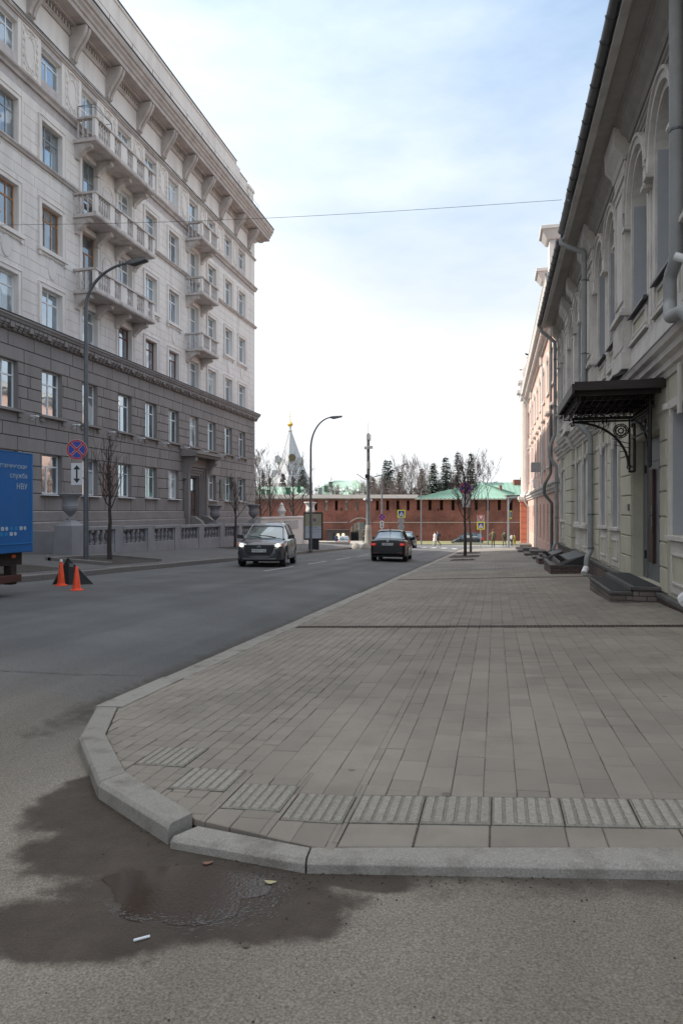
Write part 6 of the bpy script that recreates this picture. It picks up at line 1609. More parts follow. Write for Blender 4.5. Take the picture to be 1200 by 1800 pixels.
def sign_cross(parent, c, s=.7):
    b = MB(); b.box(c[0]-s/2,c[0]+s/2,-.012,0,c[1]-s/2,c[1]+s/2); p = b.build('sign_plate', M['slime'], parent, inv=Matrix())
    q = s*.38; b = MB(); b.box(c[0]-q,c[0]+q,-.015,-.0122,c[1]-q,c[1]+q); b.build('blue_square', M['sblue'], p, inv=Matrix())
    b = MB(); b.prism([(c[0]-q*.86,c[1]-q*.72),(c[0]+q*.86,c[1]-q*.72),(c[0],c[1]+q*.82)], 1, -.018, -.0152); b.build('white_triangle', M['swhite'], p, inv=Matrix())
    b = MB(); disc(b, (c[0]+.01,c[1]+q*.22), q*.10, -.021, -.0182, 8)
    b.prism([(c[0]-q*.08,c[1]+q*.1),(c[0]+q*.12,c[1]+q*.1),(c[0]+q*.08,c[1]-q*.2),(c[0]-q*.08,c[1]-q*.2)], 1, -.021, -.0182)
    b.prism([(c[0]-q*.06,c[1]-q*.21),(c[0]+q*.04,c[1]-q*.21),(c[0]-q*.24,c[1]-q*.6),(c[0]-q*.34,c[1]-q*.6)], 1, -.021, -.0182)
    b.prism([(c[0]-q*.0,c[1]-q*.21),(c[0]+q*.08,c[1]-q*.21),(c[0]+q*.34,c[1]-q*.6),(c[0]+q*.24,c[1]-q*.6)], 1, -.021, -.0182)
    b.build('pedestrian_figure', M['sblack'], p, inv=Matrix()); return p
FACE = math.atan2(0, 1)
def lamp(loc, hv, hz, reach, r, label, mt='poledark', head=.72, rz=0):
    t = empty('street_lamp', loc, label, 'street lamp', None, rz)
    b = MB(); pts = [(0,0,-.1),(0,0,hv*.5),(0,0,hv)]; rs = [r, r*.85, r*.68]
    for k in range(1, 13):
        a = PI/2*.93*k/12; pts.append((reach*(1-math.cos(a))*.98, 0, hv + (hz-hv)*math.sin(a)/math.sin(PI/2*.93))); rs.append(r*(.68-.25*k/12))
    b.tube(pts, rs, 12); b.build('pole', M[mt], t, smooth=True, inv=Matrix())
    e = Vector(pts[-1]); b = MB()
    b.hexa([(e.x-.04,-.06,e.z-.03),(e.x+.2,-.13,e.z-.10),(e.x+.2,.13,e.z-.10),(e.x-.04,.06,e.z-.03)],[(e.x-.04,-.06,e.z+.04),(e.x+.2,-.13,e.z+.07),(e.x+.2,.13,e.z+.07),(e.x-.04,.06,e.z+.04)])
    b.hexa([(e.x+.2,-.13,e.z-.10),(e.x+head,-.11,e.z+.02),(e.x+head,.11,e.z+.02),(e.x+.2,.13,e.z-.10)],[(e.x+.2,-.13,e.z+.07),(e.x+head,-.10,e.z+.10),(e.x+head,.10,e.z+.10),(e.x+.2,.13,e.z+.07)])
    b.build('lamp_head', M['gutter'], t, bevel=.02, inv=Matrix())
    b = MB(); b.lathe((0,0,0), [(r*1.9,0),(r*1.9,.03),(r*1.15,.05)], 12)
    for k in range(4): a = PI/4+PI/2*k; b.tube([(r*1.6*math.cos(a),r*1.6*math.sin(a),.03),(r*1.6*math.cos(a),r*1.6*math.sin(a),.08)], .02, 6)
    b.build('base_flange', M['gutter'], t, inv=Matrix()); return t
l1 = lamp((-13.2,20.2,zl(-13.2,20.2)), 8.35, 9.72, 1.72, .088, 'tall grey street lamp on the left carrying a round sign and arrow plate')
def host(parent, dx, dy, z): 
    o = bpy.data.objects.new('sign_holder', None); return o
s1 = empty('no_stopping_sign', (-13.42,20.02,0), 'round blue and red no stopping sign over an arrow plate, tall left lamp', 'road sign', 'no stopping signs')
zc1 = H(790,22.4); sign_stop(s1, (0,zc1), .335); plate_arrows(s1, (.0,H(833,22.4)), .37, .72)
b = MB(); b.box(-.05,.3,.002,.05,zc1-.1,zc1-.06); b.box(-.05,.3,.002,.05,zc1+.08,zc1+.12); b.box(-.05,.3,.002,.05,zc1-.95,zc1-.91); b.build('bracket', M['gutter'], s1, inv=Matrix())
s1.rotation_euler = (0,0,.30)
lamp((-10.85,39.8,zl(-11.2,39.8)), 6.15, 8.06, 1.35, .085, 'slender grey street lamp in front of the billboard', rz=THETA)
# lamps of the square
def at(x, Z, z): p = inframe(x, Z); return (p.x, p.y, z)
gl_ = lambda x, Z: zr(inframe(x,Z).x, inframe(x,Z).y)
def twin(x, Z, ytop, arms, label, mt='steel'):
    z0 = gl_(x,Z)-.0; t = empty('street_lamp', at(x,Z,z0), label, 'street lamp', None, THETA); h = H(ytop,Z)-z0
    b = MB(); b.tube([(0,0,-.1),(0,0,h)], [.11,.07], 10); b.build('pole', M[mt], t, inv=Matrix(), smooth=True)
    for (dx, dz) in arms:
        b = MB(); b.tube([(0,0,h-.05),(dx*.7,0,h+dz*.8),(dx,0,h+dz)], .035, 6); a_ = b.build('arm', M[mt], t, inv=Matrix())
        b = MB(); s_ = 1 if dx > 0 else -1; b.hexa([(dx-.1,-.1,h+dz-.04),(dx+s_*.5,-.08,h+dz+.10),(dx+s_*.5,.08,h+dz+.10),(dx-.1,.1,h+dz-.04)],[(dx-.1,-.1,h+dz+.06),(dx+s_*.5,-.08,h+dz+.18),(dx+s_*.5,.08,h+dz+.18),(dx-.1,.1,h+dz+.06)]); b.build('lamp_head', M['gutter'], a_, inv=Matrix())
    return t
twin(671,74,834,[(2.3,1.0),(-1.0,-.3)], 'distant street lamp with long arms right of the antenna mast')
twin(740,97,862,[(.4,.2)], 'pale lamp post against the red wall, left of the walking couple')
twin(857,97,868,[(-.5,1.7),(.9,1.6)], 'pale twin headed lamp post against the red wall behind the van')
pr_ = empty('tram_pole', at(893,72,gl_(893,72)), 'pale grey pole with a narrow yellow and blue sign near the soldiers', 'pole')
b = MB(); h_ = H(874,72)-gl_(893,72); b.tube([(0,0,-.1),(0,0,h_)], [.12,.09], 10); b.tube([(-.3,0,h_-.1),(.5,0,h_),(.9,0,h_)], .05, 6); b.tube([(0,0,h_-.9),(.3,0,h_-.2)], .03, 6); b.build('post', M['sback'], pr_, inv=Matrix(), smooth=True)
b = MB(); z_ = H(905,72)-gl_(893,72); b.box(.12,.32,-.12,-.08,z_-.42,z_+.42); b.build('stop_sign', M['slime'], pr_, inv=Matrix()); b = MB(); b.box(.15,.29,-.13,-.121,z_-.28,z_+.34); b.build('blue_panel', M['sblue'], pr_, inv=Matrix())
pr_.rotation_euler = (0,0,THETA)
# antenna mast
am = empty('antenna_mast', at(647,58,gl_(647,58)), 'tall grey antenna mast with white equipment boxes left of the dark sedan', 'mast'); am.rotation_euler = (0,0,THETA)
zg = gl_(647,58); hh = H(762,58)-zg; b = MB(); b.tube([(0,0,-.1),(0,0,1.2),(0,0,1.3),(0,0,4.5),(0,0,hh)], [.30,.27,.2,.16,.12], 12); b.build('mast_tube', M['poledark'], am, inv=Matrix(), smooth=True)
b = MB(); b.lathe((0,0,0), [(.42,-.1),(.42,.25),(.32,.5),(.27,1.5),(.24,1.9),(.2,1.95)], 14); b.build('pale_base', M['concrete'], am, inv=Matrix(), smooth=True)
def zz(y): return H(y,58)-zg
b = MB(); b.box(-.16,.10,-.2,-.08,zz(773),zz(764)); b.box(.14,.22,-.1,.05,zz(775),zz(764)); b.box(-.35,-.02,-.25,-.05,zz(790),zz(785)); b.box(.05,.38,-.2,.0,zz(789),zz(784)); b.box(-.12,.05,-.28,-.1,zz(824),zz(812)); b.box(.08,.16,-.2,.0,zz(826),zz(812))
b.box(.10,.30,-.1,.08,zz(841),zz(836)); b.split('radio_unit', mat('cream_equipment_box', (.55,.54,.48), .6, bump=0), am, inv=Matrix(), bevel=.01)
b = MB(); b.box(-.27,.06,-.34,-.1,zz(841),zz(834)); b.tube([(.02,-.1,zz(845)),(.16,-.12,zz(850)),(.2,-.12,zz(855)),(.1,-.1,zz(860)),(.02,-.1,zz(856))], .03, 6)
b.tube([(0,0,hh),(0,0,hh+.9)], .012, 5); b.build('black_box', M['black'], am, inv=Matrix())
b = MB(); b.tube([(0,0,zz(845)),(-.5,0,zz(840)),(-.75,0,zz(836))], .03, 6); b.hexa([(-.7,-.06,zz(837)),(-1.0,-.06,zz(833.5)),(-1.0,.06,zz(833.5)),(-.7,.06,zz(837))],[(-.7,-.06,zz(836)),(-1.0,-.06,zz(832.5)),(-1.0,.06,zz(832.5)),(-.7,.06,zz(836))])
b.tube([(0,0,zz(842)),(.8,0,zz(836)),(1.3,0,zz(834))], .03, 6); b.build('lamp_arm', M['gutter'], am, inv=Matrix())
b = MB(); b.lathe((-.3,-.1,zz(878)), [(.02,-.1),(.12,-.05),(.12,.05),(.02,.1)], 10); b.box(-.3,.3,-.05,.05,zz(879),zz(877)); b.box(.2,.32,-.15,.0,zz(881),zz(878)); b.build('camera', M['pvc'], am, inv=Matrix())
# signs of the square
def post_sign(x, Z, fn, label, r=.035, ztop=None, group=None, rz=None, z0=None, nm='road_sign'):
    z0 = gl_(x,Z) if z0 is None else z0
    t = empty(nm, at(x,Z,z0), label, 'road sign', group, THETA if rz is None else rz); b = MB(); b.tube([(0,.06,-.1),(0,.06,ztop-z0)], r, 8); b.build('post', M['sback'], t, inv=Matrix()); fn(t, z0); return t
def f1(t, z0):
    sign_cross(t, (0,H(903,60)-z0), .68)
    for y_ in (915,926):
        b = MB(); disc(b, (-.02,H(y_,60)-z0), .30, -.012, 0, 20); b.build('round_sign_back', M['sback'], t, inv=Matrix())
post_sign(705,60,f1,'yellow edged pedestrian crossing sign over two round sign backs, behind the dark sedan', ztop=H(897,60), group='pedestrian crossing signs')
def f2(t, z0): sign_stop(t, (0,H(909,62)-z0), .31); plate_arrows(t, (0,H(922,62)-z0), .34, .62)
post_sign(671,62,f2,'small distant round no stopping sign and plate above the sedan roof', ztop=H(903,62), group='no stopping signs', nm='no_stopping_sign')
def f3(t, z0):
    c = (0,H(924,61)-z0); sign_cross(t, c, .68); b = MB(); yc = H(911,61)-z0; b.box(-.34,.34,-.01,0,yc-.32,yc+.32); b.build('grey_plate', M['sback'], t, inv=Matrix())
    b = MB(); b.prism([(-.30,yc+.29),(.30,yc+.29),(0,yc-.27)], 1, -.014, -.0102); y1_ = b.build('yield_triangle', M['sred'], t, inv=Matrix())
    b = MB(); b.prism([(-.19,yc+.23),(.19,yc+.23),(0,yc-.13)], 1, -.017, -.0142); b.build('white_triangle', M['swhite'], y1_, inv=Matrix())
post_sign(844.5,61,f3,'yield sign above a yellow edged pedestrian crossing sign, before the van', ztop=H(904,61), group='pedestrian crossing signs')
def f4(t, z0):
    sign_stop(t, (.08,H(858,43)-z0), .39)
    b = MB(); yc = H(880,43)-z0; b.box(-.16,.34,-.012,0,yc-.42,yc+.42); b.build('white_plate', M['swhite'], t, inv=Matrix())
post_sign(816,43,f4,'round no stopping sign over a white plate, seen through the black bare tree', ztop=H(850,43), group='no stopping signs', nm='no_stopping_sign', r=.05, z0=zp(-2,43))
# bollards, billboard
for k, (x, Z, lb) in enumerate([(625,55,'concrete dome bollard, left one beside the antenna mast'),(643,54,'concrete dome bollard, right one at the foot of the antenna mast')]):
    m_ = MB(); m_.lathe((0,0,0), [(.42,-.05),(.42,.06),(.36,.2),(.25,.38),(.14,.47),(.03,.5)], 16); o = m_.build('concrete_bollard', M['concrete'], smooth=True); o.location = at(x,Z,gl_(x,Z)); tag(o, lb, 'bollard', 'concrete dome bollards')
bb = empty('advertising_panel', (-11.55,43.0,zl(-11.5,43)), 'black framed street billboard with a tan and white poster behind the slender lamp post', 'billboard', None, THETA-.05)
W_, Zb = 1.2, 44.3
b = MB(); b.box(-.62,.62,-.12,.12,.62,2.42); b.build('frame', M['black'], bb, inv=Matrix(), bevel=.02)
b = MB(); b.box(-.30,.36,-.14,.14,-.1,.615); b.build('pedestal', M['black'], bb, inv=Matrix())
b = MB(); b.box(-.53,.53,-.128,-.1205,.72,1.52); p_ = b.build('poster_lower', mat('poster_pale_blue', (.40,.43,.48), .35, bump=0, var=.04), bb, inv=Matrix())
b = MB(); b.box(-.53,.53,-.128,-.1205,1.521,2.32); p2_ = b.build('poster_upper', mat('poster_tan', (.31,.29,.20), .35, bump=0, var=.15), bb, inv=Matrix())
b = MB(); ring(b, (.1,1.93), .15, .21, -.133, -.1285); b.build('emblem_ring', mat('emblem_lilac', (.33,.30,.36), .4, bump=0), p2_, inv=Matrix())
b = MB(); disc(b, (.08,1.92), .13, -.1335, -.1285, 12); b.build('emblem_disc', mat('emblem_brown', (.22,.13,.09), .4, bump=0, var=.5, scale=12), p2_, inv=Matrix())
def text(body, size, m_, parent, loc, rot=(PI/2,0,0), ext=.002, align='CENTER', spacing=1.0, name='lettering'):
    cu = bpy.data.curves.new('t', 'FONT'); cu.body = body; cu.size = size; cu.extrude = ext; cu.align_x = align; cu.space_character = spacing
    to = bpy.data.objects.new('t', cu); COL.objects.link(to); dg = bpy.context.evaluated_depsgraph_get(); me = bpy.data.meshes.new_from_object(to.evaluated_get(dg)); bpy.data.objects.remove(to)
    me.materials.clear(); me.materials.append(m_); o = bpy.data.objects.new(name, me); COL.objects.link(o); o.parent = parent; o.location = loc; o.rotation_euler = rot; return o
text('ESTIMA', .13, M['sblack'], p_, (0,-.131,1.40), spacing=1.45); text('Медиа Торг', .085, M['poledark'], p_, (.22,-.131,1.28)); text('Услуги, сайт, дизайн', .07, M['poledark'], p_, (0,-.131,1.12)); text('реклама', .05, M['sback'], p_, (-.1,-.131,1.02))
# small parapets near the billboard
b = FM(); Z = 62; b.box(U(548,Z),U(614,Z),Z,Z+.5,gl_(600,Z)-.3,gl_(600,Z)+.45); tag(b.build('low_parapet', M['concrete']), 'long low concrete parapet beyond the billboard', 'parapet')
# litter and marks on the near ground
def onroad(x, y, dz=0):
    d = ray(x, y); t = 1.0
    for _ in range(30): t += (-(t*d.z) + zr(t*d.x, t*d.y)) / (d.z) * .6 if abs(d.z) > 1e-6 else 0
    return (t*d.x, t*d.y, zr(t*d.x, t*d.y)+dz)
cg = MB(); p = Vector(onroad(255,1652,.008)); cg.tube([p+Vector((-.028,-.022,0)), p+Vector((.012,.010,0))], .0042, 8); c0 = cg.build('cigarette', M['swhite'], smooth=True); tag(c0, 'white cigarette stub lying on the wet asphalt below the puddle', 'cigarette')
def leaf(x, y, s, colr, lab, a):
    p = Vector(onroad(x, y, .006)); m_ = MB(); n = 10; vs = [p+Vector((0,0,.004))]
    for k in range(n):
        t = 2*PI*k/n; r_ = s*(1+.25*math.sin(3*t+a)); vs.append(p + Vector((r_*math.cos(t)*math.cos(a)-r_*.5*math.sin(t)*math.sin(a), r_*math.cos(t)*math.sin(a)+r_*.5*math.sin(t)*math.cos(a), .004*math.sin(5*t)+.001)))
    m_.add(vs + [v - Vector((0,0,.0015)) for v in vs], [(0,k+1,(k+1)%n+1) for k in range(n)] + [(n+1,(k+1)%n+n+2,k+n+2) for k in range(n)] + [(k+1,(k+1)%n+1,(k+1)%n+n+2,k+n+2) for k in range(n)]); o = m_.build('fallen_leaf', colr); tag(o, lab, 'leaf', 'dead leaves by the puddle')
leaf(365,1519,.021,mat('brown_leaf', (.17,.095,.06), .7), 'brown dead leaf at the upper edge of the puddle', .5); leaf(475,1553,.022,mat('yellow_leaf', (.34,.31,.17), .7), 'pale yellow dead leaf right of the puddle', .1); leaf(433,1664,.016,mat('dull_leaf', (.10,.08,.055), .8), 'small dull leaf below the puddle', 2)
rr = random.Random(9); pb_ = MB()
for k in range(760):
    if k < 600: t = rr.random(); x = 300+900*t if t > .1 else rr.uniform(170,300); y = (1540+rr.gauss(0,9) if x > 560 else 1480+(x-300)*.25+abs(rr.gauss(0,14))) if x > 290 else 1400+(x-170)*.75+rr.gauss(0,12)
    elif k < 670: x = rr.uniform(60,620); y = rr.uniform(1440,1660)
    else: x = rr.uniform(0,1200); y = rr.uniform(1560,1800)
    p = Vector(onroad(x,y)); s_ = rr.choice([.0012,.0015,.002,.002,.003,.0045]) 
    if p.y > 2.9 and p.x > -1: continue
    pb_.lathe((p.x,p.y,p.z+s_*.4), [(s_*.5,-s_*.5),(s_,0),(s_*.6,s_*.5)], 5)
tag(pb_.build('grit', M['dirt']), 'dark grit and crumbs scattered along the kerb', 'grit', kind='stuff')
# puddle
pm = bpy.data.materials.new('muddy_puddle_water'); pm.use_nodes = True; t = pm.node_tree; bs_ = t.nodes['Principled BSDF']; bs_.inputs['Base Color'].default_value = (.040,.028,.021,1); bs_.inputs['Roughness'].default_value = .06; bs_.inputs['Specular IOR Level'].default_value = .5
co_ = t.nodes.new('ShaderNodeTexCoord'); nz = t.nodes.new('ShaderNodeTexNoise'); nz.inputs['Scale'].default_value = 75; nz.inputs['Detail'].default_value = 4
sp = t.nodes.new('ShaderNodeSeparateXYZ'); t.links.new(co_.outputs['Object'], sp.inputs[0]); t.links.new(co_.outputs['Object'], nz.inputs['Vector'])
mr = t.nodes.new('ShaderNodeMapRange'); mr.inputs['From Min'].default_value = -1.25; mr.inputs['From Max'].default_value = -.8; mr.inputs['To Min'].default_value = .02; mr.inputs['To Max'].default_value = .7; t.links.new(sp.outputs['X'], mr.inputs['Value'])
bp = t.nodes.new('ShaderNodeBump'); bp.inputs['Distance'].default_value = .004; t.links.new(mr.outputs[0], bp.inputs['Strength']); t.links.new(nz.outputs['Fac'], bp.inputs['Height']); t.links.new(bp.outputs[0], bs_.inputs['Normal'])
pu = MB(); rr = random.Random(2); n = 60; ph = [rr.uniform(0,6) for _ in range(4)]; c = Vector(onroad(325,1566)); vs = [(c.x,c.y,0)]
for k in range(n):
    a = 2*PI*k/n; f = 1+.10*math.sin(3*a+ph[0])+.08*math.sin(5*a+ph[1])+.05*math.sin(9*a+ph[2])+.03*math.sin(17*a+ph[3]); vs.append((c.x+.30*f*math.cos(a), c.y+.21*f*math.sin(a), 0))
NR = 12; pu.add([(c.x+(x-c.x)*q/NR, c.y+(y-c.y)*q/NR, zr(c.x+(x-c.x)*q/NR, c.y+(y-c.y)*q/NR)+.0015) for q in range(1,NR+1) for x,y,_ in vs[1:]], [tuple(range(n))] + [(q*n+k,q*n+(k+1)%n,(q+1)*n+(k+1)%n,(q+1)*n+k) for q in range(NR-1) for k in range(n)]); cr_ = MB(); rr = random.Random(8)
for (pts_, w_) in (([(0,1180),(60,1182),(130,1186),(200,1187),(292,1190)], .005),):
    P_ = [Vector(onroad(x, y, .0035)) for x, y in pts_]; Q_ = []
    for a, b in zip(P_[:-1], P_[1:]):
        for t in range(12): Q_.append(a.lerp(b, t/12) + Vector((rr.gauss(0,.006), rr.gauss(0,.006), 0)))
    for a, b in zip(Q_[:-1], Q_[1:]):
        if (b-a).length < 1e-4: continue
        s_ = (b-a).cross(Vector((0,0,1))).normalized()*w_*rr.uniform(.4,1.3); cr_.add([a-s_, b-s_, b+s_, a+s_], [(0,1,2,3)])
tag(cr_.build('road_crack', M['black'], recalc=False), kind='structure')
tag(pu.build('puddle', pm, recalc=False), 'shallow muddy puddle in the dip beside the rounded kerb', 'puddle', kind='stuff')
fr_ = MB()
for k in range(420):
    a = rr.uniform(-2.5,.7); f = rr.choice([.86,.97,1.0,1.03,1.1,1.18,1.27])+rr.gauss(0,.05); L_ = rr.uniform(.02,.07); s_ = rr.uniform(.0004,.0011)
    if a < -1.3 and f > 1.06: continue
    P_ = []
    for t in range(4):
        aa = a+L_*t/3; ff = f+rr.gauss(0,.006); x = c.x+.30*ff*math.cos(aa); y = c.y+.21*ff*math.sin(aa); P_.append(Vector((x,y,zr(x,y)+.002)))
    fr_.tube(P_, [s_*.3,s_,s_,s_*.3], 4)
for k in range(700):
    a = rr.uniform(-2.6,1.1); f = rr.gauss(1.0,.06 if a < -1.2 else .17); x = c.x+.30*f*math.cos(a)+ (.04 if math.cos(a)>0 else 0); y = c.y+.21*f*math.sin(a); s_ = rr.uniform(.0008,.0020)
    b_ = rr.uniform(0,PI); ex = Vector((math.cos(b_),math.sin(b_)*.4,0))*s_*rr.uniform(1,3); p = Vector((x,y,zr(x,y)+.002)); fr_.tube([p-ex,p,p+ex],[s_*.2,s_*.5,s_*.2],4)
tag(fr_.build('foam', mat('wet_foam', (.19,.18,.175), .25, bump=0)), 'pale froth along the rim of the puddle', 'foam', kind='stuff')
# ================================================================== VEHICLES
def interp(tab, x):
    if x <= tab[0][0]: return tab[0][1]
    for (a, b), (c, d) in zip(tab[:-1], tab[1:]):
        if x <= c: return b + (d-b)*(x-a)/(c-a)
    return tab[-1][1]
def smooth_tab(tab, x, w=.06):
    return sum(interp(tab, x+w*k) for k in (-2,-1,0,1,2))/5
def car(name, label, loc, rz, paint, S, group=None, roofc=None):
    """S: L, W, top (x->z of the body under the glass), roof, wtab half width, wheels; x forward"""
    root = empty(name, loc, label, 'car', group, rz); I = Matrix()
    Lh = S['L']/2; W = S['W']/2; wh = S['wh']; r_ = S['r']; ra = r_+.05
    xs = []; x = -Lh
    while x < Lh: xs.append(x); x += .05
    xs.append(Lh)
    b = MB(); rings = []
    for x in xs:
        w = interp(S['wt'], x)*W; zb = interp(S['bot'], x); belt = smooth_tab(S['belt'], x); top = smooth_tab(S['top'], x)
        arch = zb
        for xw in wh:
            d = abs(x-xw)
            if d < ra: arch = max(arch, r_ + math.sqrt(ra*ra-d*d))
        arch = min(arch, belt-.1); mid = max(arch+.03, (zb+belt)/2); sh = belt-.05
        pts = [(w*.55, zb+.02 if arch == zb else arch), (w*.93, arch+.0), (w*.99, arch+.04), (w*1.0, max(mid, arch+.05)), (w*.985, max(sh, arch+.06)), (w*.93, belt+.01), (w*.70, belt+(top-belt)*.75+.008), (w*.35, top), (0, top+.006)]
        rings.append([(x, y, z) for y, z in pts] + [(x, -y, z) for y, z in pts[::-1][1:]])
    n = len(rings[0]); vs = [v for rg in rings for v in rg]; fs = []
    for i in range(len(rings)-1):
        for k in range(n): fs.append((i*n+k, i*n+(k+1)%n, (i+1)*n+(k+1)%n, (i+1)*n+k))
    fs.append(tuple(range(n))); fs.append(tuple(range((len(rings)-1)*n, len(rings)*n))); b.add(vs, fs)
    body = b.build('body', paint, root, smooth=True, inv=I)
    # greenhouse
    g = S['gh']; b = MB(); rg = []
    for (x, z, wt, wb, zb) in g:      # x, roof z, half width top, half width bottom, base z
        rg.append([(x, wb*W, zb), (x, (wb*.35+wt*.65)*W, zb+(z-zb)*.65), (x, wt*W, z-.04), (x, wt*W*.8, z), (x, 0, z+.015)] + [(x, -wt*W*.8, z), (x, -wt*W, z-.04), (x, -(wb*.35+wt*.65)*W, zb+(z-zb)*.65), (x, -wb*W, zb)])
    n = 9; vs = [v for q in rg for v in q]; fs = []
    for i in range(len(rg)-1):
        for k in range(n-1): fs.append((i*n+k, i*n+k+1, (i+1)*n+k+1, (i+1)*n+k))
    fs.append(tuple(range(n))); fs.append(tuple(range((len(rg)-1)*n, len(rg)*n))); b.add(vs, fs)
    glass = b.build('windows', S.get('glass', M['carglass']), root, smooth=True, inv=I)
    # roof skin and pillars
    rs = MB(); ii = S['roofi']
    lo = [rg[i] for i in range(ii[0], ii[1]+1)]
    for i in range(len(lo)-1):
        for k in range(2, 6):
            q = [Vector(lo[i][k]), Vector(lo[i][k+1]), Vector(lo[i+1][k+1]), Vector(lo[i+1][k])]
            rs.hexa([v+Vector((0,0,-.01)) for v in q], [v+Vector((0,0,.012)) for v in q])
    def pil(p, q, r=.03):
        rs.tube([p, Vector(p).lerp(Vector(q), .5), q], r, 6)
    for s_ in (0, 8):                  # side rails, A, B, C pillars on both sides
        t_ = 2 if s_ == 0 else 6; m_ = 1 if s_ == 0 else 7
        for i in range(len(rg)-1): rs.tube([rg[i][t_], rg[i+1][t_]], .028, 6)
        for i in S['pil']: rs.tube([rg[i][s_], rg[i][m_], rg[i][t_]], S.get('pr', .035), 6)
    for k in range(2, 6): rs.tube([rg[ii[0]][k], rg[ii[0]][k+1]], .022, 6); rs.tube([rg[ii[1]][k], rg[ii[1]][k+1]], .022, 6)
    rs.build('roof', roofc or paint, root, smooth=True, inv=I)
    # wheels
    wp = None
    for xw in wh:
        for s_ in (1, -1):
            if wp is None:
                b = MB(); b.lathe((0,0,0), [(r_*.62,-.10),(r_*.93,-.105),(r_,-.07),(r_,.07),(r_*.93,.105),(r_*.62,.10)], 24, ax=1); wp = b.build('wheel', M['rubber'], root, smooth=True, inv=I)
                b = MB(); b.lathe((0,0,0), [(r_*.62,-.09),(r_*.60,.06)], 18, ax=1); b.lathe((0,0,0), [(r_*.15,-.1),(r_*.15,.11)], 10, ax=1)
                for s2 in (-1,1):
                    for k in range(5): a = 2*PI*k/5; b.tube([(0,s2*.095,0),(r_*.6*math.cos(a),s2*.095,r_*.6*math.sin(a))], .03, 6)
                b.build('rim', M['rim'], wp, inv=I); q = wp
            else: q = copy_tree(wp, root)
            q.location = (xw, s_*(W-.12), r_)
    b = MB(); b.box(-Lh+.15, Lh-.15, -W*.8, W*.8, .2, .5); b.build('underbody', M['black'], root, inv=I)
    for s_ in (1, -1):
        mx, mz = S['mir']; b = MB(); b.hexa([(mx-.06,s_*(W-.04),mz-.02),(mx+.08,s_*(W-.04),mz-.02),(mx+.10,s_*(W+.21),mz-.0),(mx-.05,s_*(W+.21),mz-.0)],[(mx-.09,s_*(W-.02),mz+.12),(mx+.08,s_*(W-.02),mz+.12),(mx+.07,s_*(W+.20),mz+.16),(mx-.06,s_*(W+.20),mz+.16)]); b.build('mirror', S.get('mirm', paint), root, inv=I, bevel=.02)
    b = MB()
    for xd in S['doors']:
        for s_ in (1,-1): b.box(xd-.006, xd+.006, s_*W*.985-.012, s_*W*.985+.012, .38, interp(S['belt'], xd)-.02)
    b.split('door_gap', M['black'], root, inv=I)
    b = MB()
    for xd in S['handles']:
        for s_ in (1,-1): b.tube([(xd-.09,s_*(W+.0),interp(S['belt'],xd)-.12),(xd,s_*(W+.02),interp(S['belt'],xd)-.115),(xd+.09,s_*(W+.0),interp(S['belt'],xd)-.12)], .014, 6)
    b.split('door_handle', paint, root, inv=I)
    return root
M['carglass'] = glassmat('car_glass', (.02,.03,.028), .02, .12)
p_suv = mat('grey_car_paint', (.050,.053,.064), .3, .3, var=.05, bump=0, coat=.8)
p_sed = mat('black_blue_car_paint', (.006,.007,.011), .3, .0, var=.05, bump=0, coat=.35, spec=.3)
p_van = mat('black_van_paint', (.014,.018,.02), .3, .2, var=.05, bump=0, coat=.6)
p_silver = mat('silver_car_paint', (.38,.38,.39), .35, .5, var=.04, bump=0, coat=.5)
red_l = mat('red_tail_lamp', (.30,.008,.01), .2, bump=0, var=.05, coat=1, emit=((1,.02,.015),.18))
dull_plate = mat('number_plate_white', (.5,.51,.52), .5, bump=0, var=.05)
def plate(root, x, z, w_, txt, fac=1, extra=''):
    b = MB(); b.box(x-.006, x+.006, -w_/2, w_/2, z-.056, z+.056); p = b.build('number_plate', dull_plate, root, inv=Matrix())
    b = MB(); b.box(x-.008, x+.008, -w_/2-.012, w_/2+.012, z-.068, z-.0565); b.box(x-.008, x+.008, -w_/2-.012, w_/2+.012, z+.0565, z+.068); b.build('plate_frame', M['black'], p, inv=Matrix())
    text(txt, .088, M['sblack'], p, (x+fac*.0075, 0, z-.031), (PI/2, 0, PI/2*fac), .001, name='plate_lettering'); return p
# ---- grey compact SUV, headlights on
S1 = dict(L=4.3, W=1.78, r=.345, wh=(-1.33,1.34), wt=[(-2.15,.72),(-2.08,.86),(-1.85,.95),(-1.2,1.0),(1.3,1.0),(1.75,.96),(2.0,.88),(2.12,.76),(2.15,.62)],
    bot=[(-2.15,.42),(-1.9,.30),(-1.6,.24),(1.7,.24),(2.0,.26),(2.15,.34)], belt=[(-2.15,.86),(-2.0,1.02),(-1.3,1.06),(.6,.98),(1.1,.95),(1.8,.86),(2.02,.76),(2.15,.60)],
    top=[(-2.15,.90),(-2.05,1.05),(-1.4,1.08),(.65,1.06),(1.2,1.03),(1.75,.95),(2.0,.84),(2.15,.62)],
    gh=[(-2.02,1.12,.70,.74,1.02),(-1.75,1.50,.66,.82,1.04),(-1.2,1.60,.66,.88,1.04),(-.5,1.625,.68,.90,1.02),(.0,1.60,.68,.91,1.0),(.38,1.50,.70,.91,1.0),(1.0,1.12,.80,.88,.98),(1.12,1.05,.82,.86,.98)], roofi=(1,5), pil=(1,2,4,7), pr=.03, mir=(.78,1.03), doors=(-.95,.0,.95), handles=(-.7,.25), mirm=M['black'])
HS = math.atan2(-.987, .16)
def onr(X, Y): return (X, Y, zr(X, Y) + .006)
suv = car('grey_suv', 'dark grey compact SUV coming towards us with its headlights on', (-8.30-.16*2.15, 23.35+.987*2.15, (zr(-8.3,23.6)+zr(-8.6,27))/2), HS, p_suv, S1)
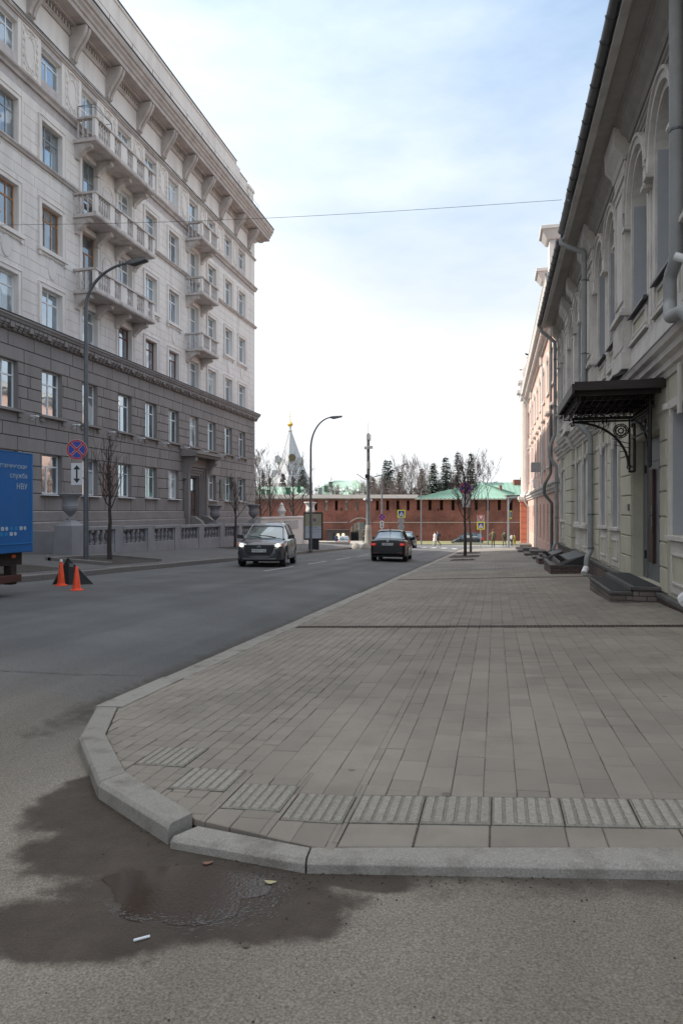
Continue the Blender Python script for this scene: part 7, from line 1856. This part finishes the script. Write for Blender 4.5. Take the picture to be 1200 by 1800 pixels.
pitch = math.atan(SL); suv.rotation_mode = 'XYZ'
def tilt(o): o.rotation_mode = 'QUATERNION'; q = Matrix.Rotation(-math.atan(SL), 3, 'X') @ Matrix.Rotation(o.rotation_euler.z, 3, 'Z'); o.rotation_quaternion = q.to_quaternion()
tilt(suv); I = Matrix()
b = MB(); b.prism([(-.56,.80),(.56,.80),(.50,.55),(.38,.42),(-.38,.42),(-.50,.55)], 0, 2.11, 2.165); gr_m = b.build('grille', M['black'], suv, inv=I)
b = MB()
for k in range(4): b.box(2.166,2.174,-.5+.02*k,.5-.02*k,.76-.07*k,.768-.07*k)
b.build('grille_bar', M['poledark'], gr_m, inv=I)
b = MB(); s_ = .045
for a in (PI/2, PI/2+2*PI/3, PI/2+4*PI/3):
    c = Vector((0, math.cos(a)*s_, math.sin(a)*s_)); u_ = Vector((0, math.cos(a), math.sin(a)))*s_*.95; v_ = Vector((0,-math.sin(a),math.cos(a)))*s_*.5; q = [c-u_, c+v_, c+u_, c-v_]
    b.hexa([(2.168,p.y,p.z+.76) for p in q], [(2.178,p.y,p.z+.76) for p in q])
b.build('badge', M['rim'], gr_m, inv=I)
plate(suv, 2.185, .595, .52, 'М482ЕХ 152')
lens = mat('headlamp_lens', (.55,.56,.55), .12, .3, bump=0, coat=1)
glow = mat('lit_headlamp', (1,.95,.85), .3, bump=0, emit=((1,.93,.78),1.4)); amber = mat('amber_lens', (.6,.12,.03), .3, bump=0)
for s_ in (1,-1):
    b = MB(); b.hexa([(2.06,s_*.56,.70),(1.90,s_*.84,.74),(1.72,s_*.875,.80),(1.95,s_*.6,.80)],[(2.04,s_*.54,.80),(1.86,s_*.83,.88),(1.70,s_*.86,.90),(1.9,s_*.6,.88)])
    b2 = MB(); b2.hexa([(2.135,s_*.50,.72),(2.03,s_*.80,.74),(1.85,s_*.885,.78),(1.9,s_*.5,.72)],[(2.09,s_*.50,.80),(1.97,s_*.79,.88),(1.82,s_*.87,.90),(1.85,s_*.5,.86)]); h = b2.build('headlight', lens, suv, inv=I, bevel=.015)
    b = MB(); b.lathe((2.08,s_*.66,.79), [(.062,-.02),(.062,.035),(.03,.05)], 14, ax=0); b.build('lamp', glow, h, inv=I)
    b = MB(); b.hexa([(2.02,s_*.80,.80),(1.95,s_*.86,.80),(1.93,s_*.85,.86),(2.0,s_*.79,.86)],[(2.06,s_*.80,.80),(1.99,s_*.87,.80),(1.97,s_*.86,.86),(2.03,s_*.80,.86)]); b.build('indicator', amber, h, inv=I)
    b = MB(); b.prism([(s_*.60,.55),(s_*.76,.60),(s_*.80,.48),(s_*.68,.36),(s_*.58,.40)], 0, 2.0, 2.09); fg = b.build('fog_lamp_recess', M['black'], suv, inv=I)
b = MB(); b.box(1.9,2.155,-.62,.62,.27,.33); b.box(1.9,2.17,-.38,.38,.335,.37); b.split('lower_bumper', M['gutter'], suv, inv=I, bevel=.01)
b = MB(); b.tube([(1.12,.45,1.07),(1.03,.1,1.125),(1.0,-.2,1.14)], .012, 5); b.tube([(1.13,-.1,1.07),(1.05,-.4,1.10),(1.02,-.6,1.12)], .012, 5); b.split('wiper', M['black'], suv, inv=I)
b = MB(); b.box(-.9,.9,.89,.915,.30,.40); b.box(-.9,.9,-.915,-.89,.30,.40); b.split('sill', M['poledark'], suv, inv=I)
for nm, x in (('driver', -.05),):
    b = MB(); b.lathe((x+.1,.36,1.30), [(.03,-.15),(.09,-.1),(.11,0),(.09,.09),(.03,.13)], 10)
# ---- dark sedan seen from behind
S2 = dict(L=4.38, W=1.70, r=.31, wh=(-1.28,1.28), wt=[(-2.19,.80),(-2.12,.90),(-1.9,.96),(-1.2,1.0),(1.2,1.0),(1.7,.95),(2.05,.85),(2.19,.6)],
    bot=[(-2.19,.34),(-2.0,.24),(-1.6,.20),(1.8,.20),(2.19,.28)], belt=[(-2.19,.88),(-2.12,.95),(-1.5,.97),(.6,.92),(1.2,.86),(2.0,.70),(2.19,.52)],
    top=[(-2.19,.95),(-2.12,1.04),(-1.6,1.05),(.7,1.0),(1.3,.94),(2.0,.76),(2.19,.54)],
    gh=[(-1.72,1.06,.80,.82,.98),(-1.62,1.10,.76,.84,.97),(-1.05,1.40,.66,.87,.96),(-.7,1.455,.66,.88,.95),(-.1,1.465,.67,.88,.94),(.25,1.42,.68,.88,.93),(.95,1.10,.78,.86,.92),(1.15,1.0,.80,.84,.92)], roofi=(2,5), pil=(0,2,3,4,7), pr=.04, mir=(.72,.98), doors=(-.85,.05,.95), handles=(-.6,.3))
hd = math.atan2(.9989, -.047); 
sed = car('black_sedan', 'dark blue black four door sedan driving away, seen from behind', (-4.80-.047*2.19, 30.9+2.19, zr(-4.9,33)+.0), hd, p_sed, S2); tilt(sed)
for s_ in (1,-1):
    b = MB(); b.hexa([(-2.205,s_*.52,.72),(-2.16,s_*.77,.72),(-1.90,s_*.845,.76),(-2.0,s_*.5,.72)],[(-2.19,s_*.54,.95),(-2.13,s_*.75,.96),(-1.88,s_*.83,.95),(-2.0,s_*.5,.95)]); h = b.build('tail_light', mat('dark_red_lens', (.12,.006,.008), .2, bump=0, coat=1), sed, inv=I, bevel=.015)
    b = MB(); b.box(-2.222,-2.17,s_*.56-(.0 if s_>0 else .19),s_*.56+(.19 if s_>0 else 0),.74,.84); b.build('brake_lamp', red_l, h, inv=I, bevel=.01)
    b = MB(); b.box(-2.20,-2.12,s_*.55-.12,s_*.55+.12,.40,.43); b.build('reflector', mat('dull_red', (.15,.01,.01), .4, bump=0), sed, inv=I)
plate(sed, -2.215, .80, .52, 'Х183МН 152', -1)
b = MB(); b.lathe((-2.20,0,.955), [(.055,-.012),(.06,.0),(.055,.01)], 16, ax=0); b.build('badge', M['rim'], sed, inv=I)
b = MB(); b.box(-2.204,-2.19,-.62,.62,.665,.675); b.box(-2.206,-2.19,-.74,-.735,.45,.66); b.box(-2.206,-2.19,.735,.74,.45,.66); b.split('boot_gap', M['black'], sed, inv=I)
b = MB(); b.tube([(-1.0,0,1.41),(-1.05,0,1.47),(-1.1,0,1.49)], .02, 6); b.tube([(-1.08,0,1.48),(-1.35,0,1.72)], .006, 4); b.build('aerial', M['black'], sed, inv=I)
# ---- small dark car ahead of the sedan, van, silver car
S3 = dict(S1); S3['mirm'] = M['black']
d3 = car('dark_hatchback', 'small dark car mostly hidden in front of the black sedan', (inframe(714,62).x, inframe(714,62).y, gl_(714,62)), hd, p_van, dict(S2, mirm=M['black'])); tilt(d3)
S4 = dict(L=4.6, W=1.85, r=.32, wh=(-1.35,1.45), wt=[(-2.3,.9),(-2.1,1),(1.6,1.0),(2.1,.85),(2.3,.62)], bot=[(-2.3,.3),(2.3,.26)], belt=[(-2.3,1.05),(1.0,1.05),(1.7,.9),(2.3,.55)], top=[(-2.3,1.1),(1.1,1.1),(1.7,1.0),(2.1,.8),(2.3,.6)],
    gh=[(-2.28,1.2,.85,.9,1.05),(-2.15,1.75,.8,.93,1.05),(-1.2,1.86,.8,.94,1.05),(-.2,1.86,.8,.94,1.05),(.45,1.8,.8,.94,1.05),(1.15,1.3,.85,.92,1.0),(1.55,1.04,.85,.9,.98)], roofi=(1,4), pil=(0,1,2,3,4), mir=(1.1,1.1), doors=(-.6,.2,1.15), handles=(.0,.4), mirm=M['black'], pr=.06)
vx = inframe(820,103.5); van = car('black_minivan', 'black minivan parked side on before the red fortress wall, facing left', (vx.x, vx.y, gl_(820,103.5)+.1), THETA+PI, p_van, S4); van['category'] = 'van'
b = MB(); b.box(-2.33,-2.2,.70,.86,.85,1.15); b.box(-2.33,-2.2,-.86,-.70,.85,1.15); b.box(-2.2,-2.05,.86,.94,.85,1.15); b.split('tail_light', red_l, van, inv=I, bevel=.01)
b = MB(); b.box(-.25,.15,.90,.935,1.15,1.5); b.box(-1.4,-.7,.895,.93,1.22,1.36); b.split('side_sticker', M['swhite'], van, inv=I)
b = MB(); b.box(-2.2,2.1,.925,.94,.3,.5); b.build('grey_skirt', M['sback'], van, inv=I)
vx = inframe(604.5,100); sv = car('silver_car', 'small silver car at the gate seen from behind with red tail lamps', (vx.x, vx.y, GZW+.1), PI/2+THETA, p_silver, S1)
b = MB(); b.box(-2.2,-2.05,.60,.84,.75,1.0); b.box(-2.2,-2.05,-.84,-.60,.75,1.0); b.split('tail_light', red_l, sv, inv=I)
# ---- blue truck, seen by its box side
tk = empty('blue_truck', (-9.8, 11.4, zr(-9.8, 11.4)), 'blue box truck with white lettering cut off by the left edge', 'truck'); I = Matrix()
xs_ = -8.78; ye = 11.65; zbt, ztt = -.79, 1.09
b = MB(); b.box(xs_-2.15, xs_, 7.2, ye, zbt, ztt); b.build('cargo_box', M['bluebox'], tk, bevel=.015)
b = MB(); b.box(xs_+.001, xs_+.012, 7.2, ye-.02, zbt+.16, zbt+.185); b.box(xs_-.03, xs_+.006, ye-.035, ye+.006, zbt-.002, ztt+.004); b.box(xs_-2.15,xs_+.006,7.2,ye+.004,ztt+.001,ztt+.02); b.build('edge_strip', mat('blue_edge', (.02,.17,.45), .4, bump=0), tk)
ps = mat('lettering_pale', (.42,.50,.58), .5, bump=0)
def side_text(s, size, yr, z): 
    o = text(s, size, ps, tk, (0,0,0), (PI/2,0,PI/2), .001, 'RIGHT'); o.matrix_parent_inverse = world_of(tk).inverted(); o.location = (xs_+.004, yr, z)
zc = lambda y, Z: (898-y)/1200*Z
side_text('аварийно-техническая', .125, 11.50, .80); side_text('служба', .135, 11.50, .62); side_text('НВУ', .155, 11.50, .41)
b = MB(); b2 = MB()
for k in range(14):
    y_ = 11.48 - k*.50
    for row, off, zz_ in ((0,0,-.365),(1,.27,-.465)):
        y1 = y_ - off
        if y1 < 7.6: continue
        b.box(xs_+.001,xs_+.003,y1-.20,y1-.12,zz_,zz_+.07); rg_ = MB()
        b.prism([(y1-.05+.038*math.cos(2*PI*j/10), zz_+.035+.038*math.sin(2*PI*j/10)) for j in range(10)], 0, xs_+.001, xs_+.003)
        b2.box(xs_+.001,xs_+.0025,y1-.46,y1-.38,zz_,zz_+.07); b2.box(xs_+.001,xs_+.0025,y1-.34,y1-.26,zz_,zz_+.07)
b.build('pale_squares', ps, tk); b2.build('blue_squares', mat('bright_blue_pattern', (.02,.22,.50), .5, bump=0), tk)
b = MB(); b.box(xs_-1.9, xs_-.12, 8.0, ye-.15, zbt-.24, zbt-.002); b.box(xs_-.24, xs_-.08, ye-.5, ye-.35, zbt-.6, zbt-.24); b.box(xs_-1.2, xs_-.2, 10.0, 10.2, zbt-.55, zbt-.2); b.build('chassis', mat('rusty_dark_chassis', (.035,.025,.02), .8, .2, var=.3), tk)
b = MB(); b.box(xs_-2.0, xs_-.06, 10.3, 11.42, zbt-.56, zbt-.42); b.build('underrun_bar', mat('dark_red_bar', (.08,.028,.02), .7), tk, bevel=.01)
b = MB(); b.box(xs_-.119,xs_-.10,11.2,11.3,zbt-.1,zbt-.04); b.build('side_marker', amber, tk)
for s_ in (xs_-.2, xs_-1.9):
    b = MB(); b.lathe((s_-.0, 9.4, zr(-9.5,9.4)+.36), [(.22,-.12),(.34,-.12),(.36,-.08),(.36,.08),(.34,.12),(.22,.12)], 20, ax=0); b.build('wheel', M['rubber'], tk, smooth=True)
b = MB(); b.box(xs_-2.0, xs_-.1, 4.9, 7.1, zbt-.4, ztt-.4); b.hexa([(xs_-2.0,4.2,zbt-.4),(xs_-.1,4.2,zbt-.4),(xs_-.1,4.9,zbt-.4),(xs_-2.0,4.9,zbt-.4)],[(xs_-1.9,4.6,ztt-.5),(xs_-.2,4.6,ztt-.5),(xs_-.1,4.9,ztt-.4),(xs_-2.0,4.9,ztt-.4)]); b.build('cab', M['bluebox'], tk, bevel=.04)
b = MB(); b.lathe((xs_-.2, 5.2, zr(-9.5,5.2)+.36), [(.22,-.12),(.36,-.1),(.36,.1),(.22,.12)], 20, ax=0); b.build('wheel', M['rubber'], tk, smooth=True)
# ---- cones and the folded warning triangle
cn0 = MB(); cn0.lathe((0,0,0), [(.145,0),(.145,.012),(.10,.02),(.088,.04),(.082,.06),(.028,.49),(.02,.50)], 20); 
for k in range(4): pass
cb = MB(); cb.prism([(.15*math.cos(2*PI*k/6),.15*math.sin(2*PI*k/6)) for k in range(6)], 2, 0, .014)
for (X, Y, h, lb, tip) in ((-8.62,12.85,1.0,'bright orange traffic cone standing in front, right one of the two',0),(-9.62,13.75,1.18,'orange traffic cone with a pale tip against the black warning stand',1)):
    t = empty('traffic_cone', (X, Y, zr(X,Y)+.003), lb, 'traffic cone', 'orange cones behind the truck'); m_ = MB(); m_.v = [(v[0],v[1],v[2]*h) for v in cn0.v]; m_.f = list(cn0.f); m_.c = list(cn0.c); m_.build('cone', M['orange'], t, smooth=True, inv=I)
    m_ = MB(); m_.v = list(cb.v); m_.f = list(cb.f); m_.c = list(cb.c); m_.build('foot', M['orange'], t, inv=I)
    if tip: m_ = MB(); m_.lathe((0,0,.545), [(.034,0),(.028,.045),(.012,.05)], 12); m_.build('tip', M['pvc'], t, inv=I)
t = empty('warning_stand', (-9.7, 14.15, zr(-9.7,14.15)), 'black triangular folding warning stand behind the orange cone', 'warning stand')
b = MB(); z0 = zr(-9.7,14.15); ap_ = (-9.72,14.15,z0+.62)
A_ = (-10.02,14.0,z0+.0); B_ = (-9.62,14.05,z0-.0); C_ = (-9.20,14.35,z0)
def slabtri(b, p, q, r_, th): b.add([p,q,r_]+[tuple(Vector(v)+Vector(th)) for v in (p,q,r_)], [(0,1,2),(5,4,3),(0,3,4,1),(1,4,5,2),(2,5,3,0)])
slabtri(b, A_, B_, ap_, (0,.02,0)); slabtri(b, B_, C_, ap_, (.0,.02,0)); b.build('panel', M['black'], t)
b = MB(); b.tube([C_, ap_], .016, 6); b.tube([A_, ap_], .014, 6); b.build('frame', mat('dark_green_tube', (.03,.045,.035), .5), t)
b = MB(); b.add([(-9.56,14.09,z0+.40),(-9.42,14.17,z0+.40),(-9.44,14.16,z0+.50),(-9.58,14.08,z0+.50)],[(0,1,2,3)]); 
b = MB(); b.box(-9.60,-9.50,14.03,14.04,z0+.42,z0+.50); b.build('label_patch', M['sback'], t)

# ================================================================== PEOPLE
def ramp_mat(name, bands):
    """clothing by height on the standing body (skin, coat, trousers, shoes)"""
    m = bpy.data.materials.new(name); m.use_nodes = True; t = m.node_tree; b = t.nodes['Principled BSDF']; b.inputs['Roughness'].default_value = .85
    co = t.nodes.new('ShaderNodeTexCoord'); sp = t.nodes.new('ShaderNodeSeparateXYZ'); t.links.new(co.outputs['Object'], sp.inputs[0]); cur = None
    for z, c in bands:
        if cur is None: q = t.nodes.new('ShaderNodeRGB'); q.outputs[0].default_value = (*c, 1); cur = q.outputs[0]; continue
        g = t.nodes.new('ShaderNodeMath'); g.operation = 'GREATER_THAN'; g.inputs[1].default_value = z; t.links.new(sp.outputs['Z'], g.inputs[0])
        mx = t.nodes.new('ShaderNodeMix'); mx.data_type = 'RGBA'; t.links.new(g.outputs[0], mx.inputs['Factor']); t.links.new(cur, mx.inputs['A']); mx.inputs['B'].default_value = (*c, 1); cur = mx.outputs['Result']
    t.links.new(cur, b.inputs['Base Color']); return m
def person(loc, rz, h, label, bands, pose, hair=(.03,.02,.015), coat=None, coatc=None, bag=None, cap=None, group=None):
    t = empty('person', loc, label, 'person', group, rz); s = h/1.75; I = Matrix()
    J = dict(pelvis=(0,0,.95), waist=(0,0,1.08), chest=(.01,0,1.30), neck=(.01,0,1.48), headb=(.02,0,1.56), head=(.03,0,1.66), top=(.02,0,1.73))
    for sd, s_ in (('l',1),('r',-1)):
        J['hip'+sd] = (0,s_*.095,.92); J['sh'+sd] = (0,s_*.19,1.42)
        J['kn'+sd], J['an'+sd], J['to'+sd] = pose['leg'+sd]; J['el'+sd], J['wr'+sd], J['ha'+sd] = pose['arm'+sd]
    Rr = dict(pelvis=.145, waist=.13, chest=.155, neck=.055, headb=.07, head=.095, top=.06, hip=.095, kn=.06, an=.042, to=.035, sh=.065, el=.045, wr=.032, ha=.035)
    keys = list(J); ed = [('pelvis','waist'),('waist','chest'),('chest','neck'),('neck','headb'),('headb','head'),('head','top')]
    for sd in 'lr': ed += [('pelvis','hip'+sd),('hip'+sd,'kn'+sd),('kn'+sd,'an'+sd),('an'+sd,'to'+sd),('chest','sh'+sd),('sh'+sd,'el'+sd),('el'+sd,'wr'+sd),('wr'+sd,'ha'+sd)]
    vs = [tuple(c*s for c in J[k]) for k in keys]; es = [(keys.index(a), keys.index(b)) for a, b in ed]; rad = [Rr.get(k, Rr.get(k[:-1], .05))*s for k in keys]
    # fingers as short chains from the hand
    for sd, s_ in (('l',1),('r',-1)):
        hd_ = keys.index('ha'+sd); w_ = Vector(vs[keys.index('wr'+sd)]); hv = Vector(vs[hd_]); d = (hv-w_).normalized(); sdv = d.orthogonal().normalized()
        for k in range(5):
            off = sdv*(k-2)*.017*s; ln = (.075,.085,.08,.07,.055)[k]*s if k else .05*s
            p1 = hv + d*.03*s + off; p2 = hv + d*(.03*s+ln) + off*1.15; n0 = len(vs); vs += [tuple(p1), tuple(p2)]; es += [(hd_, n0), (n0, n0+1)]; rad += [.011*s, .008*s]
    me = bpy.data.meshes.new('body'); me.from_pydata(vs, es, []); o = bpy.data.objects.new('body', me); COL.objects.link(o); o.parent = t
    md = o.modifiers.new('skin', 'SKIN'); md.use_smooth_shade = True
    for i, r_ in enumerate(rad): me.skin_vertices[0].data[i].radius = (r_, r_)
    for i in range(len(vs)): me.skin_vertices[0].data[i].use_root = (i == 0)
    o.modifiers.new('sub', 'SUBSURF').levels = 1; o.modifiers['sub'].render_levels = 1
    dg = bpy.context.evaluated_depsgraph_get(); m2 = bpy.data.meshes.new_from_object(o.evaluated_get(dg)); o.modifiers.clear(); o.data = m2
    m2.materials.clear(); m2.materials.append(ramp_mat('clothes', [(z*s, c) for z, c in bands]))
    b = MB(); b.lathe((.0,0,1.655*s), [(.05*s,-.09*s),(.10*s,-.04*s),(.112*s,.02*s),(.09*s,.075*s),(.03*s,.105*s)], 12); q = b.build('hair' if not cap else 'cap', mat('hair', cap or hair, .8, bump=0), t, smooth=True, inv=I)
    q.location = (-.02*s,0,.02*s)
    b = MB(); b.lathe((.115*s,0,1.65*s), [(.004,-.02*s),(.016*s,-.012*s),(.006*s,.02*s)], 6)
    for s_ in (-1,1): b.lathe((.03*s,s_*.095*s,1.66*s), [(.006*s,-.03*s),(.02*s,0),(.006*s,.03*s)], 6)
    b.split('face_feature', mat('skin', (.42,.27,.20), .6, bump=0), t, inv=I)
    if coat:
        b = MB(); b.lathe((0,0,0), [(r_*s, z*s) for r_, z in coat], 14); c = b.build('coat', mat('coat', coatc, .85, bump=.1), t, smooth=True, inv=I)
    if bag: b = MB(); b.hexa([(-.16*s,-.15*s,1.05*s),(-.34*s,-.13*s,1.05*s),(-.34*s,.13*s,1.05*s),(-.16*s,.15*s,1.05*s)],[(-.15*s,-.14*s,1.45*s),(-.28*s,-.1*s,1.45*s),(-.28*s,.1*s,1.45*s),(-.15*s,.14*s,1.45*s)]); b.build('backpack', mat('bag', bag, .8), t, inv=I, bevel=.03)
    return t
def stand(): return dict(legl=((.02,.10,.50),(0,.11,.09),(.14,.12,.04)), legr=((.02,-.10,.50),(-.02,-.11,.09),(.12,-.12,.04)), arml=((-.03,.24,1.16),(.02,.26,.92),(.04,.26,.84)), armr=((-.03,-.24,1.16),(.02,-.26,.92),(.04,-.26,.84)))
def walk(k=1): return dict(legl=((.18*k,.09,.52),(.26*k,.10,.10),(.40*k,.11,.09)), legr=((-.08*k,-.09,.50),(-.34*k,-.10,.13),(-.24*k,-.11,.04)), arml=((-.12*k,.23,1.18),(-.14*k,.25,.96),(-.12*k,.25,.88)), armr=((.08*k,-.23,1.18),(.22*k,-.24,1.0),(.27*k,-.24,.94)))
SK = (.42,.27,.20)
def camo(name):
    return [(0,(.02,.015,.012)),(.10,(.10,.09,.05)),(.55,(.13,.12,.065)),(1.0,(.11,.105,.055)),(1.50,SK)]
ps_ = stand(); ps_['arml'] = ((-.02,.28,1.20),(.14,.34,1.22),(.2,.34,1.26))
away = THETA + PI/2
gz2 = lambda x, Z: zp(min(3.2,inframe(x,Z).x), inframe(x,Z).y)
jk = [(.13,.82),(.175,.9),(.165,1.1),(.20,1.35),(.14,1.47),(.07,1.5)]
person(at(866,69.5,gz2(866,69.5)), away, 1.8, 'taller person in camouflage uniform walking away, left one of the two', camo('a'), ps_, cap=(.09,.085,.05), coat=jk, coatc=(.12,.11,.06), group='people in camouflage')
person(at(886,70.0,gz2(886,70)), away+.2, 1.68, 'person in camouflage uniform walking away, just left of the pale pole', camo('b'), walk(.5), cap=(.05,.05,.03), coat=jk, coatc=(.085,.08,.045), group='people in camouflage')
person(at(899,70.5,gz2(899,70.5)), away-.5, 1.38, 'small person in dark blue trousers with a white bag near the white column', [(0,(.02,.02,.02)),(.08,(.02,.03,.10)),(.95,(.35,.30,.28)),(1.5,SK)], walk(.6), bag=(.5,.5,.5))
person(at(903.5,70.2,gz2(903,70.2)), away+.3, 1.35, 'small person in a yellow and brown coat next to the white column', [(0,(.02,.02,.02)),(.08,(.35,.25,.05)),(1.0,(.10,.07,.04)),(1.5,SK)], walk(.5), coat=[(.17,.45),(.17,.9),(.19,1.3),(.08,1.5)], coatc=(.38,.27,.06))
z7 = gl_(762,79)
person(at(764,79,z7), THETA+PI-.1, 1.68, 'person in a cream coat and pale trousers crossing the sunlit road', [(0,(.05,.05,.05)),(.09,(.50,.55,.50)),(.62,(.55,.50,.46)),(1.5,SK)], walk(.75), coat=[(.24,.62),(.22,.8),(.18,1.08),(.20,1.35),(.15,1.46),(.07,1.5)], coatc=(.62,.55,.50))
person(at(769,79.5,z7), THETA+PI+.05, 1.78, 'person in black with a dark backpack striding behind the cream coat', [(0,(.02,.02,.02)),(.09,(.015,.015,.02)),(1.0,(.05,.06,.08)),(1.5,SK)], walk(1.15), bag=(.015,.02,.035))
person(at(639.5,104,GZW+.07), away, 1.7, 'distant figure in dark clothes walking inside the fortress gate', [(0,(.02,.02,.02)),(.09,(.03,.03,.06)),(.95,(.03,.03,.05)),(1.5,SK)], walk(.5), coat=jk, coatc=(.03,.03,.05))
person(at(591,104,GZW+.07), away+PI, 1.75, 'distant figure in dark blue standing before the gatehouse', [(0,(.02,.02,.02)),(.09,(.02,.03,.07)),(.95,(.02,.03,.09)),(1.5,SK)], stand(), coat=jk, coatc=(.02,.03,.10))
